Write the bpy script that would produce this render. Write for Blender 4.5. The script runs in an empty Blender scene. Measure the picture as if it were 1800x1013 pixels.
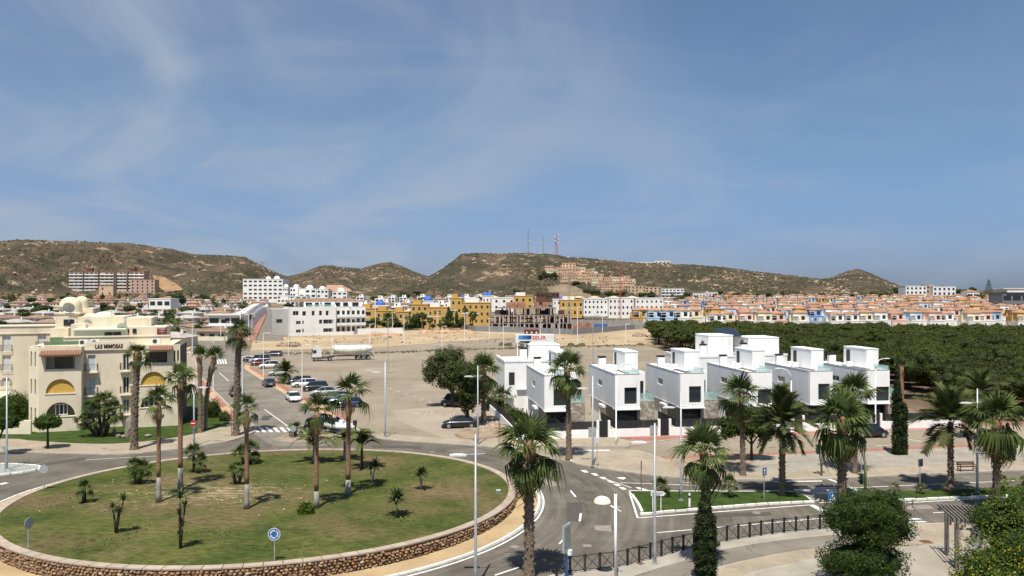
import bpy, math, random
import numpy as np
from mathutils import Vector, Matrix, noise
from mathutils.geometry import tessellate_polygon
R = math.radians
PI = math.pi
rnd = random.Random(7)
SC = bpy.context.scene
COL = SC.collection
# ------------------------------------------------------------------ camera
H = 17.0; F = 1340.0; HZ = 512.0      # eye height (m), focal length and horizon of the 1800 px photograph
cam = bpy.data.objects.new('camera', bpy.data.cameras.new('camera')); COL.objects.link(cam)
cam.location = (0, 0, H); cam.rotation_euler = (R(90), 0, 0)
cam.data.sensor_width = 36; cam.data.lens = 26.8; cam.data.shift_y = 0.0031
cam.data.clip_start = 0.5; cam.data.clip_end = 12000
SC.camera = cam
# ------------------------------------------------------------------ light
SHX, SHY = 0.08, 0.44                 # shadow offset on the ground per metre of height
sdir = Vector((-SHX, -SHY, 1)).normalized()
sun = bpy.data.objects.new('sun', bpy.data.lights.new('sun', 'SUN')); COL.objects.link(sun)
sun.data.energy = 4.8; sun.data.angle = R(0.5); sun.data.color = (1.0, 0.95, 0.86)
sun.rotation_euler = (-sdir).to_track_quat('-Z', 'Y').to_euler()
SC.view_settings.view_transform = 'Standard'; SC.view_settings.look = 'None'
SC.view_settings.exposure = 0.45; SC.view_settings.gamma = 1.0; SC.view_settings.use_curve_mapping = False
W = bpy.data.worlds.new('World'); SC.world = W; W.use_nodes = True
def world():
    nt = W.node_tree; N = nt.nodes; L = nt.links
    N.clear()
    out = N.new('ShaderNodeOutputWorld'); bg = N.new('ShaderNodeBackground')
    sky = N.new('ShaderNodeTexSky'); sky.sky_type = 'NISHITA'; sky.sun_disc = False
    sky.sun_elevation = math.asin(sdir.z); sky.sun_rotation = math.atan2(sdir.x, sdir.y)
    sky.air_density = 1.15; sky.dust_density = 0.6; sky.ozone_density = 2.2; sky.altitude = 0
    bg.inputs['Strength'].default_value = 0.070
    tc = N.new('ShaderNodeTexCoord'); sep = N.new('ShaderNodeSeparateXYZ'); L.new(tc.outputs['Generated'], sep.inputs[0])
    def math_(op, a, b=None, c=None):
        m = N.new('ShaderNodeMath'); m.operation = op
        for i, v in enumerate((a, b, c)):
            if v is None: continue
            if isinstance(v, (int, float)): m.inputs[i].default_value = v
            else: L.new(v, m.inputs[i])
        return m.outputs[0]
    zc = math_('MAXIMUM', sep.outputs[2], 0.0)
    zz = math_('ADD', zc, 0.22)
    u = math_('DIVIDE', sep.outputs[0], zz); v = math_('DIVIDE', sep.outputs[1], zz)
    cmb = N.new('ShaderNodeCombineXYZ'); L.new(u, cmb.inputs[0]); L.new(v, cmb.inputs[1])
    def cloud(rot, scale, sx, sy, lo, hi, dist, det=8):
        mp = N.new('ShaderNodeMapping'); mp.inputs['Rotation'].default_value = (0, 0, R(rot)); mp.inputs['Scale'].default_value = (sx, sy, 1)
        L.new(cmb.outputs[0], mp.inputs[0])
        no = N.new('ShaderNodeTexNoise'); no.inputs['Scale'].default_value = scale; no.inputs['Detail'].default_value = det
        no.inputs['Roughness'].default_value = 0.52; no.inputs['Distortion'].default_value = dist
        L.new(mp.outputs[0], no.inputs['Vector'])
        mr = N.new('ShaderNodeMapRange'); mr.interpolation_type = 'SMOOTHSTEP'
        mr.inputs['From Min'].default_value = lo; mr.inputs['From Max'].default_value = hi
        L.new(no.outputs['Fac'], mr.inputs[0]); return mr.outputs[0]
    a = cloud(62, 0.95, 0.9, 0.72, 0.34, 0.72, 1.9, 7)      # broad veils
    b = cloud(-52, 1.7, 0.35, 1.2, 0.47, 0.80, 1.2)      # thin streaks
    side = N.new('ShaderNodeMapRange'); side.interpolation_type = 'SMOOTHSTEP'        # the veil thins out to the right of the view
    side.inputs['From Min'].default_value = 0.75; side.inputs['From Max'].default_value = -0.45
    L.new(sep.outputs[0], side.inputs[0])
    cov = math_('MULTIPLY', math_('ADD', math_('MULTIPLY', a, 0.66), math_('MULTIPLY', b, 0.30)), math_('MULTIPLY_ADD', side.outputs[0], 0.75, 0.25))
    cov = math_('ADD', cov, math_('MULTIPLY', side.outputs[0], 0.20))
    mx = N.new('ShaderNodeMix'); mx.data_type = 'RGBA'
    hsv = N.new('ShaderNodeHueSaturation'); hsv.inputs['Saturation'].default_value = 0.95; hsv.inputs['Value'].default_value = 1.0
    L.new(sky.outputs[0], hsv.inputs['Color'])
    low = N.new('ShaderNodeMapRange'); low.inputs['From Min'].default_value = 0.0; low.inputs['From Max'].default_value = 0.22
    low.interpolation_type = 'SMOOTHSTEP'
    L.new(zc, low.inputs[0])
    hz = N.new('ShaderNodeMix'); hz.data_type = 'RGBA'; hz.blend_type = 'MULTIPLY'; hz.inputs[0].default_value = 1
    gr = N.new('ShaderNodeMix'); gr.data_type = 'RGBA'
    gr.inputs[6].default_value = (0.45, 0.60, 1.08, 1); gr.inputs[7].default_value = (0.66, 0.80, 0.98, 1)   # dull blue haze near the horizon
    L.new(low.outputs[0], gr.inputs[0]); L.new(hsv.outputs[0], hz.inputs[6]); L.new(gr.outputs[2], hz.inputs[7])
    L.new(cov, mx.inputs[0]); L.new(hz.outputs[2], mx.inputs[6]); mx.inputs[7].default_value = (4.1, 4.9, 6.0, 1)
    L.new(mx.outputs[2], bg.inputs['Color']); L.new(bg.outputs[0], out.inputs['Surface'])
world()
# ------------------------------------------------------------------ coordinates
def G(px, py, z=0.0):
    Y = F * (H - z) / (py - HZ)
    return ((px - 900) / F * Y, Y)
def AX(px, Y): return (px - 900) / F * Y
def ZP(py, Y): return H - (py - HZ) * Y / F
# ------------------------------------------------------------------ naming
def tag(o, label=None, cat=None, group=None, kind=None):
    if label: o['label'] = label
    if cat: o['category'] = cat
    if group: o['group'] = group
    if kind: o['kind'] = kind
    return o
def empty(name, loc=(0, 0, 0), rz=0, label=None, cat=None, group=None):
    o = bpy.data.objects.new(name, None); COL.objects.link(o); o.location = loc; o.rotation_euler = (0, 0, rz)
    return tag(o, label, cat, group)
def inst(me, name, parent=None, loc=(0, 0, 0), rot=(0, 0, 0), sc=(1, 1, 1)):
    o = bpy.data.objects.new(name, me); COL.objects.link(o)
    o.location = loc; o.rotation_euler = rot; o.scale = sc if hasattr(sc, '__len__') else (sc, sc, sc)
    if parent: o.parent = parent
    return o
KIDS = {}
def copy_tree(o, parent=None, kids=None):
    if kids is None:
        kids = {}
        for q in COL.objects:
            if q.parent: kids.setdefault(q.parent.name, []).append(q)
    c = o.copy(); COL.objects.link(c); c.parent = parent
    for ch in kids.get(o.name, []): copy_tree(ch, c, kids)
    return c
def kids_map():
    k = {}
    for q in COL.objects:
        if q.parent: k.setdefault(q.parent.name, []).append(q)
    return k
# ------------------------------------------------------------------ mesh builder
class MB:
    def __init__(s): s.v = []; s.f = []; s.m = []; s.mi = 0
    def add(s, vs, fs):
        b = len(s.v); s.v += [tuple(p) for p in vs]; s.f += [tuple(b + i for i in f) for f in fs]; s.m += [s.mi] * len(fs); return s
    def box(s, x0, y0, z0, x1, y1, z1):
        return s.add([(x0,y0,z0),(x1,y0,z0),(x1,y1,z0),(x0,y1,z0),(x0,y0,z1),(x1,y0,z1),(x1,y1,z1),(x0,y1,z1)],
                     [(0,3,2,1),(4,5,6,7),(0,1,5,4),(1,2,6,5),(2,3,7,6),(3,0,4,7)])
    def cbox(s, cx, cy, cz, w, d, h): return s.box(cx-w/2, cy-d/2, cz-h/2, cx+w/2, cy+d/2, cz+h/2)
    def prism(s, pts, z0, z1, bottom=False):
        n = len(pts); a = sum(pts[i][0]*pts[(i+1)%n][1]-pts[(i+1)%n][0]*pts[i][1] for i in range(n))
        if a < 0: pts = pts[::-1]
        vs = [(p[0], p[1], z0) for p in pts] + [(p[0], p[1], z1) for p in pts]
        fs = [(i, (i+1) % n, n+(i+1) % n, n+i) for i in range(n)]
        tri = tessellate_polygon([[Vector((p[0], p[1], 0)) for p in pts]])
        for t in tri:
            p, q, r = (pts[i] for i in t)
            if (q[0]-p[0])*(r[1]-p[1])-(q[1]-p[1])*(r[0]-p[0]) < 0: t = t[::-1]
            fs.append(tuple(n+i for i in t))
        return s.add(vs, fs)
    def tube(s, pts, rad, n=8, caps=True):
        P = [Vector(p) for p in pts]
        if not hasattr(rad, '__len__'): rad = [rad]*len(P)
        b = len(s.v); ref = None
        for i, p in enumerate(P):
            d = (P[min(i+1, len(P)-1)] - P[max(i-1, 0)]).normalized()
            if ref is None: ref = Vector((1, 0, 0)) if abs(d.x) < .8 else Vector((0, 1, 0))
            u = d.cross(ref).normalized(); w = d.cross(u).normalized(); ref = w.cross(d).normalized() if False else ref
            for k in range(n):
                a = 2*PI*k/n; q = p + (u*math.cos(a) + w*math.sin(a))*rad[i]; s.v.append(tuple(q))
        m = len(P)
        for i in range(m-1):
            for k in range(n):
                s.f.append((b+i*n+k, b+i*n+(k+1) % n, b+(i+1)*n+(k+1) % n, b+(i+1)*n+k)); s.m.append(s.mi)
        if caps:
            s.f.append(tuple(b+k for k in range(n))[::-1]); s.m.append(s.mi)
            s.f.append(tuple(b+(m-1)*n+k for k in range(n))); s.m.append(s.mi)
        return s
    def cyl(s, x, y, z0, z1, r0, r1=None, n=12):
        return s.tube([(x, y, z0), (x, y, z1)], [r0, r0 if r1 is None else r1], n)
    def dome(s, x, y, z, r, h=None, n=20, m=7):
        h = h or r; b = len(s.v); fs = []
        for i in range(m):
            a = PI/2*i/m
            for k in range(n): s.v.append((x+r*math.cos(a)*math.cos(2*PI*k/n), y+r*math.cos(a)*math.sin(2*PI*k/n), z+h*math.sin(a)))
        s.v.append((x, y, z+h))
        for i in range(m-1):
            for k in range(n): fs.append((b+i*n+k, b+i*n+(k+1) % n, b+(i+1)*n+(k+1) % n, b+(i+1)*n+k))
        for k in range(n): fs.append((b+(m-1)*n+k, b+(m-1)*n+(k+1) % n, b+m*n))
        s.f += fs; s.m += [s.mi]*len(fs); return s
    def ball(s, x, y, z, rx, ry, rz, n=10, m=6, jit=0.0):
        b = len(s.v); fs = []
        for i in range(m+1):
            a = -PI/2 + PI*i/m
            for k in range(n):
                j = 1+jit*(rnd.random()-.5)
                s.v.append((x+rx*j*math.cos(a)*math.cos(2*PI*k/n), y+ry*j*math.cos(a)*math.sin(2*PI*k/n), z+rz*j*math.sin(a)))
        for i in range(m):
            for k in range(n): fs.append((b+i*n+k, b+i*n+(k+1) % n, b+(i+1)*n+(k+1) % n, b+(i+1)*n+k))
        s.f += fs; s.m += [s.mi]*len(fs); return s
    def hip(s, x0, y0, x1, y1, z, h, ov=0.35, ridge=None):
        x0 -= ov; y0 -= ov; x1 += ov; y1 += ov; w = x1-x0; d = y1-y0; t = 0.12
        if w > d: r0 = (x0+d/2, (y0+y1)/2); r1 = (x1-d/2, (y0+y1)/2)
        else: r0 = ((x0+x1)/2, y0+w/2); r1 = ((x0+x1)/2, y1-w/2)
        vs = [(x0,y0,z),(x1,y0,z),(x1,y1,z),(x0,y1,z),(x0,y0,z+t),(x1,y0,z+t),(x1,y1,z+t),(x0,y1,z+t),(r0[0],r0[1],z+t+h),(r1[0],r1[1],z+t+h)]
        fs = [(0,3,2,1),(0,1,5,4),(1,2,6,5),(2,3,7,6),(3,0,4,7)]
        if w > d: fs += [(4,5,9,8),(5,6,9),(6,7,8,9),(7,4,8)]
        else: fs += [(4,5,8),(5,6,9,8),(6,7,9),(7,4,8,9)]
        return s.add(vs, fs)
    def panel(s, o, a, Wd, Ht, holes=(), t=0.3, z0=None):
        """upright wall: origin o (x,y,z), running along angle a, holes are outlines in (u, z) with real reveals; body lies behind the face"""
        ux, uy = math.cos(a), math.sin(a); nx, ny = -uy, ux
        outer = [(0, 0), (Wd, 0), (Wd, Ht), (0, Ht)]
        loops = [outer] + [list(h) for h in holes]
        flat = [p for l in loops for p in l]
        tri = tessellate_polygon([[Vector((p[0], p[1], 0)) for p in l] for l in loops])
        N = len(flat)
        vs = [(o[0]+ux*u, o[1]+uy*u, o[2]+w) for u, w in flat] + [(o[0]+ux*u+nx*t, o[1]+uy*u+ny*t, o[2]+w) for u, w in flat]
        fs = []
        for q in tri:
            p0, p1, p2 = (flat[i] for i in q)
            ar = (p1[0]-p0[0])*(p2[1]-p0[1])-(p1[1]-p0[1])*(p2[0]-p0[0])
            if abs(ar) < 1e-9: continue
            if ar < 0: q = q[::-1]
            fs.append(tuple(q)); fs.append(tuple(N+i for i in q[::-1]))
        b = 0
        for k, l in enumerate(loops):
            n = len(l); ar = sum(l[i][0]*l[(i+1) % n][1]-l[(i+1) % n][0]*l[i][1] for i in range(n)); out = (ar > 0) == (k == 0)
            for i in range(n):
                q = (b+i, N+b+i, N+b+(i+1) % n, b+(i+1) % n)
                fs.append(q if out else q[::-1])
            b += n
        return s.add(vs, fs)
    def mesh(s, name, mats, smooth=False):
        me = bpy.data.meshes.new(name); me.from_pydata(s.v, [], s.f)
        if not isinstance(mats, (list, tuple)): mats = [mats]
        for m in mats: me.materials.append(m)
        if len(mats) > 1: me.polygons.foreach_set('material_index', s.m)
        if smooth: me.polygons.foreach_set('use_smooth', [True]*len(s.f))
        me.update(); return me
    def build(s, name, mats, parent=None, smooth=False, loc=(0, 0, 0), rot=(0, 0, 0)):
        return inst(s.mesh(name, mats, smooth), name, parent, loc, rot)
def rect(u0, z0, u1, z1): return [(u0, z0), (u1, z0), (u1, z1), (u0, z1)]
def arch(u0, z0, u1, z1, n=14):
    c = (u0+u1)/2; r = (u1-u0)/2
    return [(u0, z0), (u1, z0)] + [(c+r*math.cos(PI*i/n), z0+(z1-z0)*math.sin(PI*i/n)) for i in range(1, n)] 
def slit(u0, z0, u1, z1, n=6):
    c = (u0+u1)/2; r = (u1-u0)/2
    return [(u0, z0), (u1, z0)] + [(c+r*math.cos(PI*i/n), z1-r+r*math.sin(PI*i/n)) for i in range(0, n+1)]
def npmesh(name, V, Fa, mats, smooth=False):
    me = bpy.data.meshes.new(name); V = np.asarray(V, dtype=np.float32); Fa = np.asarray(Fa, dtype=np.int32)
    k = Fa.shape[1]
    me.vertices.add(len(V)); me.vertices.foreach_set('co', V.ravel())
    me.loops.add(Fa.size); me.loops.foreach_set('vertex_index', Fa.ravel())
    me.polygons.add(len(Fa)); me.polygons.foreach_set('loop_start', np.arange(0, Fa.size, k, dtype=np.int32))
    me.polygons.foreach_set('loop_total', np.full(len(Fa), k, dtype=np.int32))
    for m in (mats if isinstance(mats, (list, tuple)) else [mats]): me.materials.append(m)
    me.update(calc_edges=True)
    if smooth: me.polygons.foreach_set('use_smooth', [True]*len(Fa))
    return me
# ------------------------------------------------------------------ materials
MATS = {}
def mat(name, col, rough=0.85, var=0.0, scale=4.0, col2=None, bump=0.0, bscale=None, spec=0.3, metal=0.0, rand=0.0, det=5, world=True, alpha=1.0, stretch=None, emit=None, coat=0.0, trans=0.0, lo=0.35, hi=0.65, col3=None, scale3=1.0, lo3=.5, hi3=.7):
    if name in MATS: return MATS[name]
    m = bpy.data.materials.new(name); m.use_nodes = True; MATS[name] = m
    nt = m.node_tree; N = nt.nodes; L = nt.links; p = N['Principled BSDF']
    p.inputs['Roughness'].default_value = rough; p.inputs['Metallic'].default_value = metal
    p.inputs['Specular IOR Level'].default_value = spec
    if coat: p.inputs['Coat Weight'].default_value = coat; p.inputs['Coat Roughness'].default_value = .08
    if alpha < 1: p.inputs['Alpha'].default_value = alpha
    if trans: p.inputs['Transmission Weight'].default_value = trans
    c = (*col, 1)
    if col2 is None:
        col2 = tuple(max(0, x*(1-var)) for x in col); col1 = tuple(min(1, x*(1+var)) for x in col)
    else: col1 = col
    tc = N.new('ShaderNodeTexCoord')
    src = tc.outputs['Object']
    if world:
        ge = N.new('ShaderNodeNewGeometry'); src = ge.outputs['Position']
    if stretch:
        mp = N.new('ShaderNodeMapping'); mp.inputs['Scale'].default_value = stretch; L.new(src, mp.inputs[0]); src = mp.outputs[0]
    outc = None
    if var > 0 or col2 != col1:
        no = N.new('ShaderNodeTexNoise'); no.inputs['Scale'].default_value = scale; no.inputs['Detail'].default_value = det; no.inputs['Roughness'].default_value = .62
        L.new(src, no.inputs['Vector'])
        mr = N.new('ShaderNodeMapRange'); mr.inputs['From Min'].default_value = lo; mr.inputs['From Max'].default_value = hi; L.new(no.outputs['Fac'], mr.inputs[0])
        mx = N.new('ShaderNodeMix'); mx.data_type = 'RGBA'; mx.inputs[6].default_value = (*col2, 1); mx.inputs[7].default_value = (*col1, 1)
        L.new(mr.outputs[0], mx.inputs[0]); outc = mx.outputs[2]
        if col3:
            n3 = N.new('ShaderNodeTexNoise'); n3.inputs['Scale'].default_value = scale3; n3.inputs['Detail'].default_value = 6; L.new(src, n3.inputs['Vector'])
            m3 = N.new('ShaderNodeMapRange'); m3.inputs['From Min'].default_value = lo3; m3.inputs['From Max'].default_value = hi3; L.new(n3.outputs['Fac'], m3.inputs[0])
            x3 = N.new('ShaderNodeMix'); x3.data_type = 'RGBA'; x3.inputs[7].default_value = (*col3, 1); L.new(outc, x3.inputs[6]); L.new(m3.outputs[0], x3.inputs[0]); outc = x3.outputs[2]
    if rand > 0:
        oi = N.new('ShaderNodeObjectInfo'); hs = N.new('ShaderNodeHueSaturation')
        mr2 = N.new('ShaderNodeMapRange'); mr2.inputs['To Min'].default_value = 1-rand; mr2.inputs['To Max'].default_value = 1+rand
        L.new(oi.outputs['Random'], mr2.inputs[0]); L.new(mr2.outputs[0], hs.inputs['Value'])
        if outc: L.new(outc, hs.inputs['Color'])
        else: hs.inputs['Color'].default_value = c
        outc = hs.outputs[0]
    if outc: L.new(outc, p.inputs['Base Color'])
    else: p.inputs['Base Color'].default_value = c
    if bump > 0:
        nb = N.new('ShaderNodeTexNoise'); nb.inputs['Scale'].default_value = bscale or scale*4; nb.inputs['Detail'].default_value = 4; L.new(src, nb.inputs['Vector'])
        bp = N.new('ShaderNodeBump'); bp.inputs['Strength'].default_value = min(1, bump); bp.inputs['Distance'].default_value = .08*max(1, bump); L.new(nb.outputs['Fac'], bp.inputs['Height']); L.new(bp.outputs[0], p.inputs['Normal'])
    if emit: p.inputs['Emission Color'].default_value = (*emit, 1); p.inputs['Emission Strength'].default_value = 1
    m['_p'] = 1
    return m
def leafmat(name, c1, c2, scale=1.2, rand=.18, tl=0.25, rough=.7):
    if name in MATS: return MATS[name]
    m = mat(name, c1, rough=rough, col2=c2, scale=scale, rand=rand, world=False, det=3, spec=.12)
    nt = m.node_tree; N = nt.nodes; L = nt.links; p = N['Principled BSDF']; out = N['Material Output']
    tr = N.new('ShaderNodeBsdfTranslucent'); ms = N.new('ShaderNodeMixShader'); ms.inputs[0].default_value = tl
    src = p.inputs['Base Color'].links[0].from_socket
    L.new(src, tr.inputs['Color']); L.new(p.outputs[0], ms.inputs[1]); L.new(tr.outputs[0], ms.inputs[2]); L.new(ms.outputs[0], out.inputs['Surface'])
    return m
def M_glass(name='window_glass', col=(0.02, 0.03, 0.035)): return mat(name, col, rough=.08, spec=.6)
# ------------------------------------------------------------------ terrain
def sm(t): t = max(0.0, min(1.0, t)); return t*t*(3-2*t)
def interp(tab, x):
    if x <= tab[0][0]: return tab[0][1]
    for (a, b), (c, d) in zip(tab, tab[1:]):
        if x <= c: return b+(d-b)*(x-a)/(c-a)
    return tab[-1][1]
def base_z(x, Y): return 0.016*max(0.0, min(Y, 1500)-330)
HILLS = [  # foot distance, crest distance, skyline (photo px of a ray, height px)
    (880, 1500, [(-900, 440), (-300, 428), (0, 424), (30, 421), (130, 424), (230, 428), (300, 437), (335, 446), (385, 449), (430, 451), (450, 462), (480, 477), (510, 489), (540, 505), (590, 516)], 'mesa'),
    (1000, 1750, [(380, 514), (440, 500), (500, 487), (530, 480), (560, 468), (575, 466), (610, 470), (635, 473), (660, 464), (685, 461), (705, 467), (735, 480), (770, 492), (820, 506), (880, 514)], 'hill'),
    (760, 1250, [(690, 515), (720, 503), (752, 487), (780, 470), (812, 447), (830, 445), (900, 445), (925, 446), (960, 446), (1000, 452), (1060, 456), (1110, 461), (1180, 463), (1240, 467), (1320, 476), (1400, 486), (1440, 491), (1460, 495), (1560, 505), (1640, 514)], 'ridge'),
    (900, 1450, [(1330, 514), (1400, 494), (1440, 491), (1460, 488), (1490, 477), (1508, 473), (1530, 481), (1560, 494), (1580, 502), (1640, 511), (1720, 513), (2600, 514)], 'cone'),
    (720, 900, [(1500, 514), (1560, 513), (1595, 508), (1700, 510), (2100, 509), (2600, 509)], 'rise'),
]
def terr(x, Y):
    z = base_z(x, Y)
    if Y < 500: return z, 0.0
    px = 900 + x*F/Y; env = 0.0
    for Yf, Yc, tab, kind in HILLS:
        yy = interp(tab, px)
        if yy >= 513.5 or Y < Yf: continue
        zc = H + (HZ-yy)*Yc/F; b = base_z(x, Y)
        t = (Y-Yf)/(Yc-Yf)
        if t < 1:
            s = t**1.12
            amp = (zc-b)*0.42*math.sin(PI*min(1, t))
            n = noise.fractal(Vector((x*.012, Y*.004, Yc*.1)), 0.9, 2.1, 5)
            rg = 1-abs(noise.noise(Vector((x*.016+5, Y*.0035, 3.1))))*2
            h = b + (zc-b)*s + amp*(0.55*n+0.35*(rg-.6)) + 2.6*noise.noise(Vector((x*.05, Y*.05, 1)))*math.sin(PI*t)
        else:
            h = zc - (Y-Yc)*0.03
        h += 1.3*noise.noise(Vector((x*.03, Y*.03, 7)))*min(1, t*3)
        if h > z: z = h; env = max(env, min(1, t*6))
    return z, env
def TZ(x, Y): return terr(x, Y)[0]
def onterr(px, py, Y0=60, Y1=1900):
    """where the ray through this direction meets the ground"""
    Y = Y0; prev = Y0
    while Y < Y1:
        x = AX(px, Y)
        if ZP(py, Y) <= TZ(x, Y):
            a, b = prev, Y
            for _ in range(12):
                m = (a+b)/2
                if ZP(py, m) <= TZ(AX(px, m), m): b = m
                else: a = m
            return AX(px, b), b, TZ(AX(px, b), b)
        prev = Y; Y *= 1.012
    return AX(px, 900), 900, TZ(AX(px, 900), 900)
def build_terrain():
    pxs = np.arange(-420, 2221, 3.4)
    Ys = list(np.geomspace(420, 740, 22)) + list(np.geomspace(752, 1900, 120)) + [2100, 2400, 3000, 4200, 7000]
    V = []; E = np.zeros((len(Ys), len(pxs)))
    for j, Y in enumerate(Ys):
        for i, px in enumerate(pxs):
            x = (px-900)/F*Y; z, e = terr(x, Y); V.append((x, Y, z)); E[j, i] = e
    n = len(pxs); FH = []; FG = []
    for j in range(len(Ys)-1):
        for i in range(n-1):
            q = (j*n+i, j*n+i+1, (j+1)*n+i+1, (j+1)*n+i)
            (FH if max(E[j, i], E[j+1, i], E[j, i+1], E[j+1, i+1]) > .02 else FG).append(q)
    def sub(fs, name, m, sm_):
        fs = np.array(fs); u, inv = np.unique(fs, return_inverse=True)
        return inst(npmesh(name, np.array(V)[u], inv.reshape(fs.shape), m, sm_), name)
    hm = mat('hill_earth', (.118, .078, .048), rough=.95, col2=(.042, .036, .020), scale=.016, det=12, bump=1.0, bscale=.16, lo=.38, hi=.62, col3=(.27, .19, .12), scale3=.035, lo3=.575, hi3=.68)
    nt = hm.node_tree; N = nt.nodes; L = nt.links; p = N['Principled BSDF']
    ge = N.new('ShaderNodeNewGeometry'); vo = N.new('ShaderNodeTexVoronoi'); vo.inputs['Scale'].default_value = .22; L.new(ge.outputs['Position'], vo.inputs['Vector'])
    mr = N.new('ShaderNodeMapRange'); mr.inputs['From Min'].default_value = .28; mr.inputs['From Max'].default_value = .42; L.new(vo.outputs['Distance'], mr.inputs[0])
    mx = N.new('ShaderNodeMix'); mx.data_type = 'RGBA'; mx.inputs[6].default_value = (.036, .036, .018, 1)
    src = p.inputs['Base Color'].links[0].from_socket; L.new(src, mx.inputs[7]); L.new(mr.outputs[0], mx.inputs[0]); L.new(mx.outputs[2], p.inputs['Base Color'])
    tag(sub(FH, 'hills', hm, False), kind='structure')
    gm = mat('dusty_ground', (.27, .205, .135), rough=.95, col2=(.10, .085, .045), scale=.035, det=9, bump=.6, bscale=.5)
    tag(sub(FG, 'far_ground', gm, False), kind='structure')
    b = MB(); xs = np.linspace(-520, 520, 27); yy = [-60, 0, 60, 120, 180, 240, 300, 330, 375, 420.0]
    for Y in yy:
        for x in xs: b.v.append((x, Y, base_z(x, Y)))
    k = len(xs)
    for j in range(len(yy)-1):
        for i in range(k-1): b.f.append((j*k+i, j*k+i+1, (j+1)*k+i+1, (j+1)*k+i)); b.m.append(0)
    tag(b.build('ground', gm), kind='structure')
build_terrain()
# scrub: thousands of small bushes on the slopes, one mass
def lumps(P, S, name, m, kind='stuff', flat=.7):
    base = np.array([(1,0,-.2),(.31,.95,-.2),(-.81,.59,-.2),(-.81,-.59,-.2),(.31,-.95,-.2),(0,0,1),(.7,.5,.6),(-.6,.2,.7),(.1,-.8,.6)])
    fs = np.array([(0,1,6),(1,2,7),(2,3,7),(3,4,8),(4,0,8),(0,6,8),(1,7,6),(6,7,5),(7,8,5),(8,6,5),(3,8,7)])
    V = []; Fa = []
    P = np.array(P); S = np.array(S); n = len(P)
    ang = np.random.rand(n)*6.28; ca, sa = np.cos(ang), np.sin(ang)
    jit = 1+.5*(np.random.rand(n, 9, 3)-.5)
    B = base[None]*jit
    X = B[:, :, 0]*ca[:, None]-B[:, :, 1]*sa[:, None]; Yy = B[:, :, 0]*sa[:, None]+B[:, :, 1]*ca[:, None]
    V = np.stack([P[:, None, 0]+X*S[:, None], P[:, None, 1]+Yy*S[:, None], P[:, None, 2]+B[:, :, 2]*S[:, None]*flat], -1).reshape(-1, 3)
    Fa = (fs[None]+np.arange(n)[:, None, None]*9).reshape(-1, 3)
    return tag(inst(npmesh(name, V, Fa, m), name), kind=kind)
P = []; S = []
while len(P) < 26000:
    px = rnd.uniform(-120, 1700); Y = 780*(1750/780)**rnd.random()
    x = AX(px, Y); z, e = terr(x, Y)
    if e <= .02: continue
    d = noise.noise(Vector((x*.012, Y*.012, 4)))
    if rnd.random() > .5+d*1.3: continue
    P.append((x, Y, z-.1)); S.append(rnd.uniform(.7, 1.9)*(1.5 if rnd.random() < .08 else 1))
lumps(P, S, 'scrub', leafmat('scrub_leaves', (.050, .050, .024), (.024, .027, .012), tl=.05))
P = []; S = []
while len(P) < 1100:
    px = rnd.uniform(-100, 1650); Y = 800*(1700/800)**rnd.random()
    x = AX(px, Y); z, e = terr(x, Y)
    if e <= .1 or noise.noise(Vector((x*.02, Y*.006, 9))) < .12: continue
    P.append((x, Y, z-.3)); S.append(rnd.uniform(.8, 3.2))
lumps(P, S, 'hillside_rocks', mat('pale_rock', (.28, .205, .14), var=.25, scale=.3, bump=.4))

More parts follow.
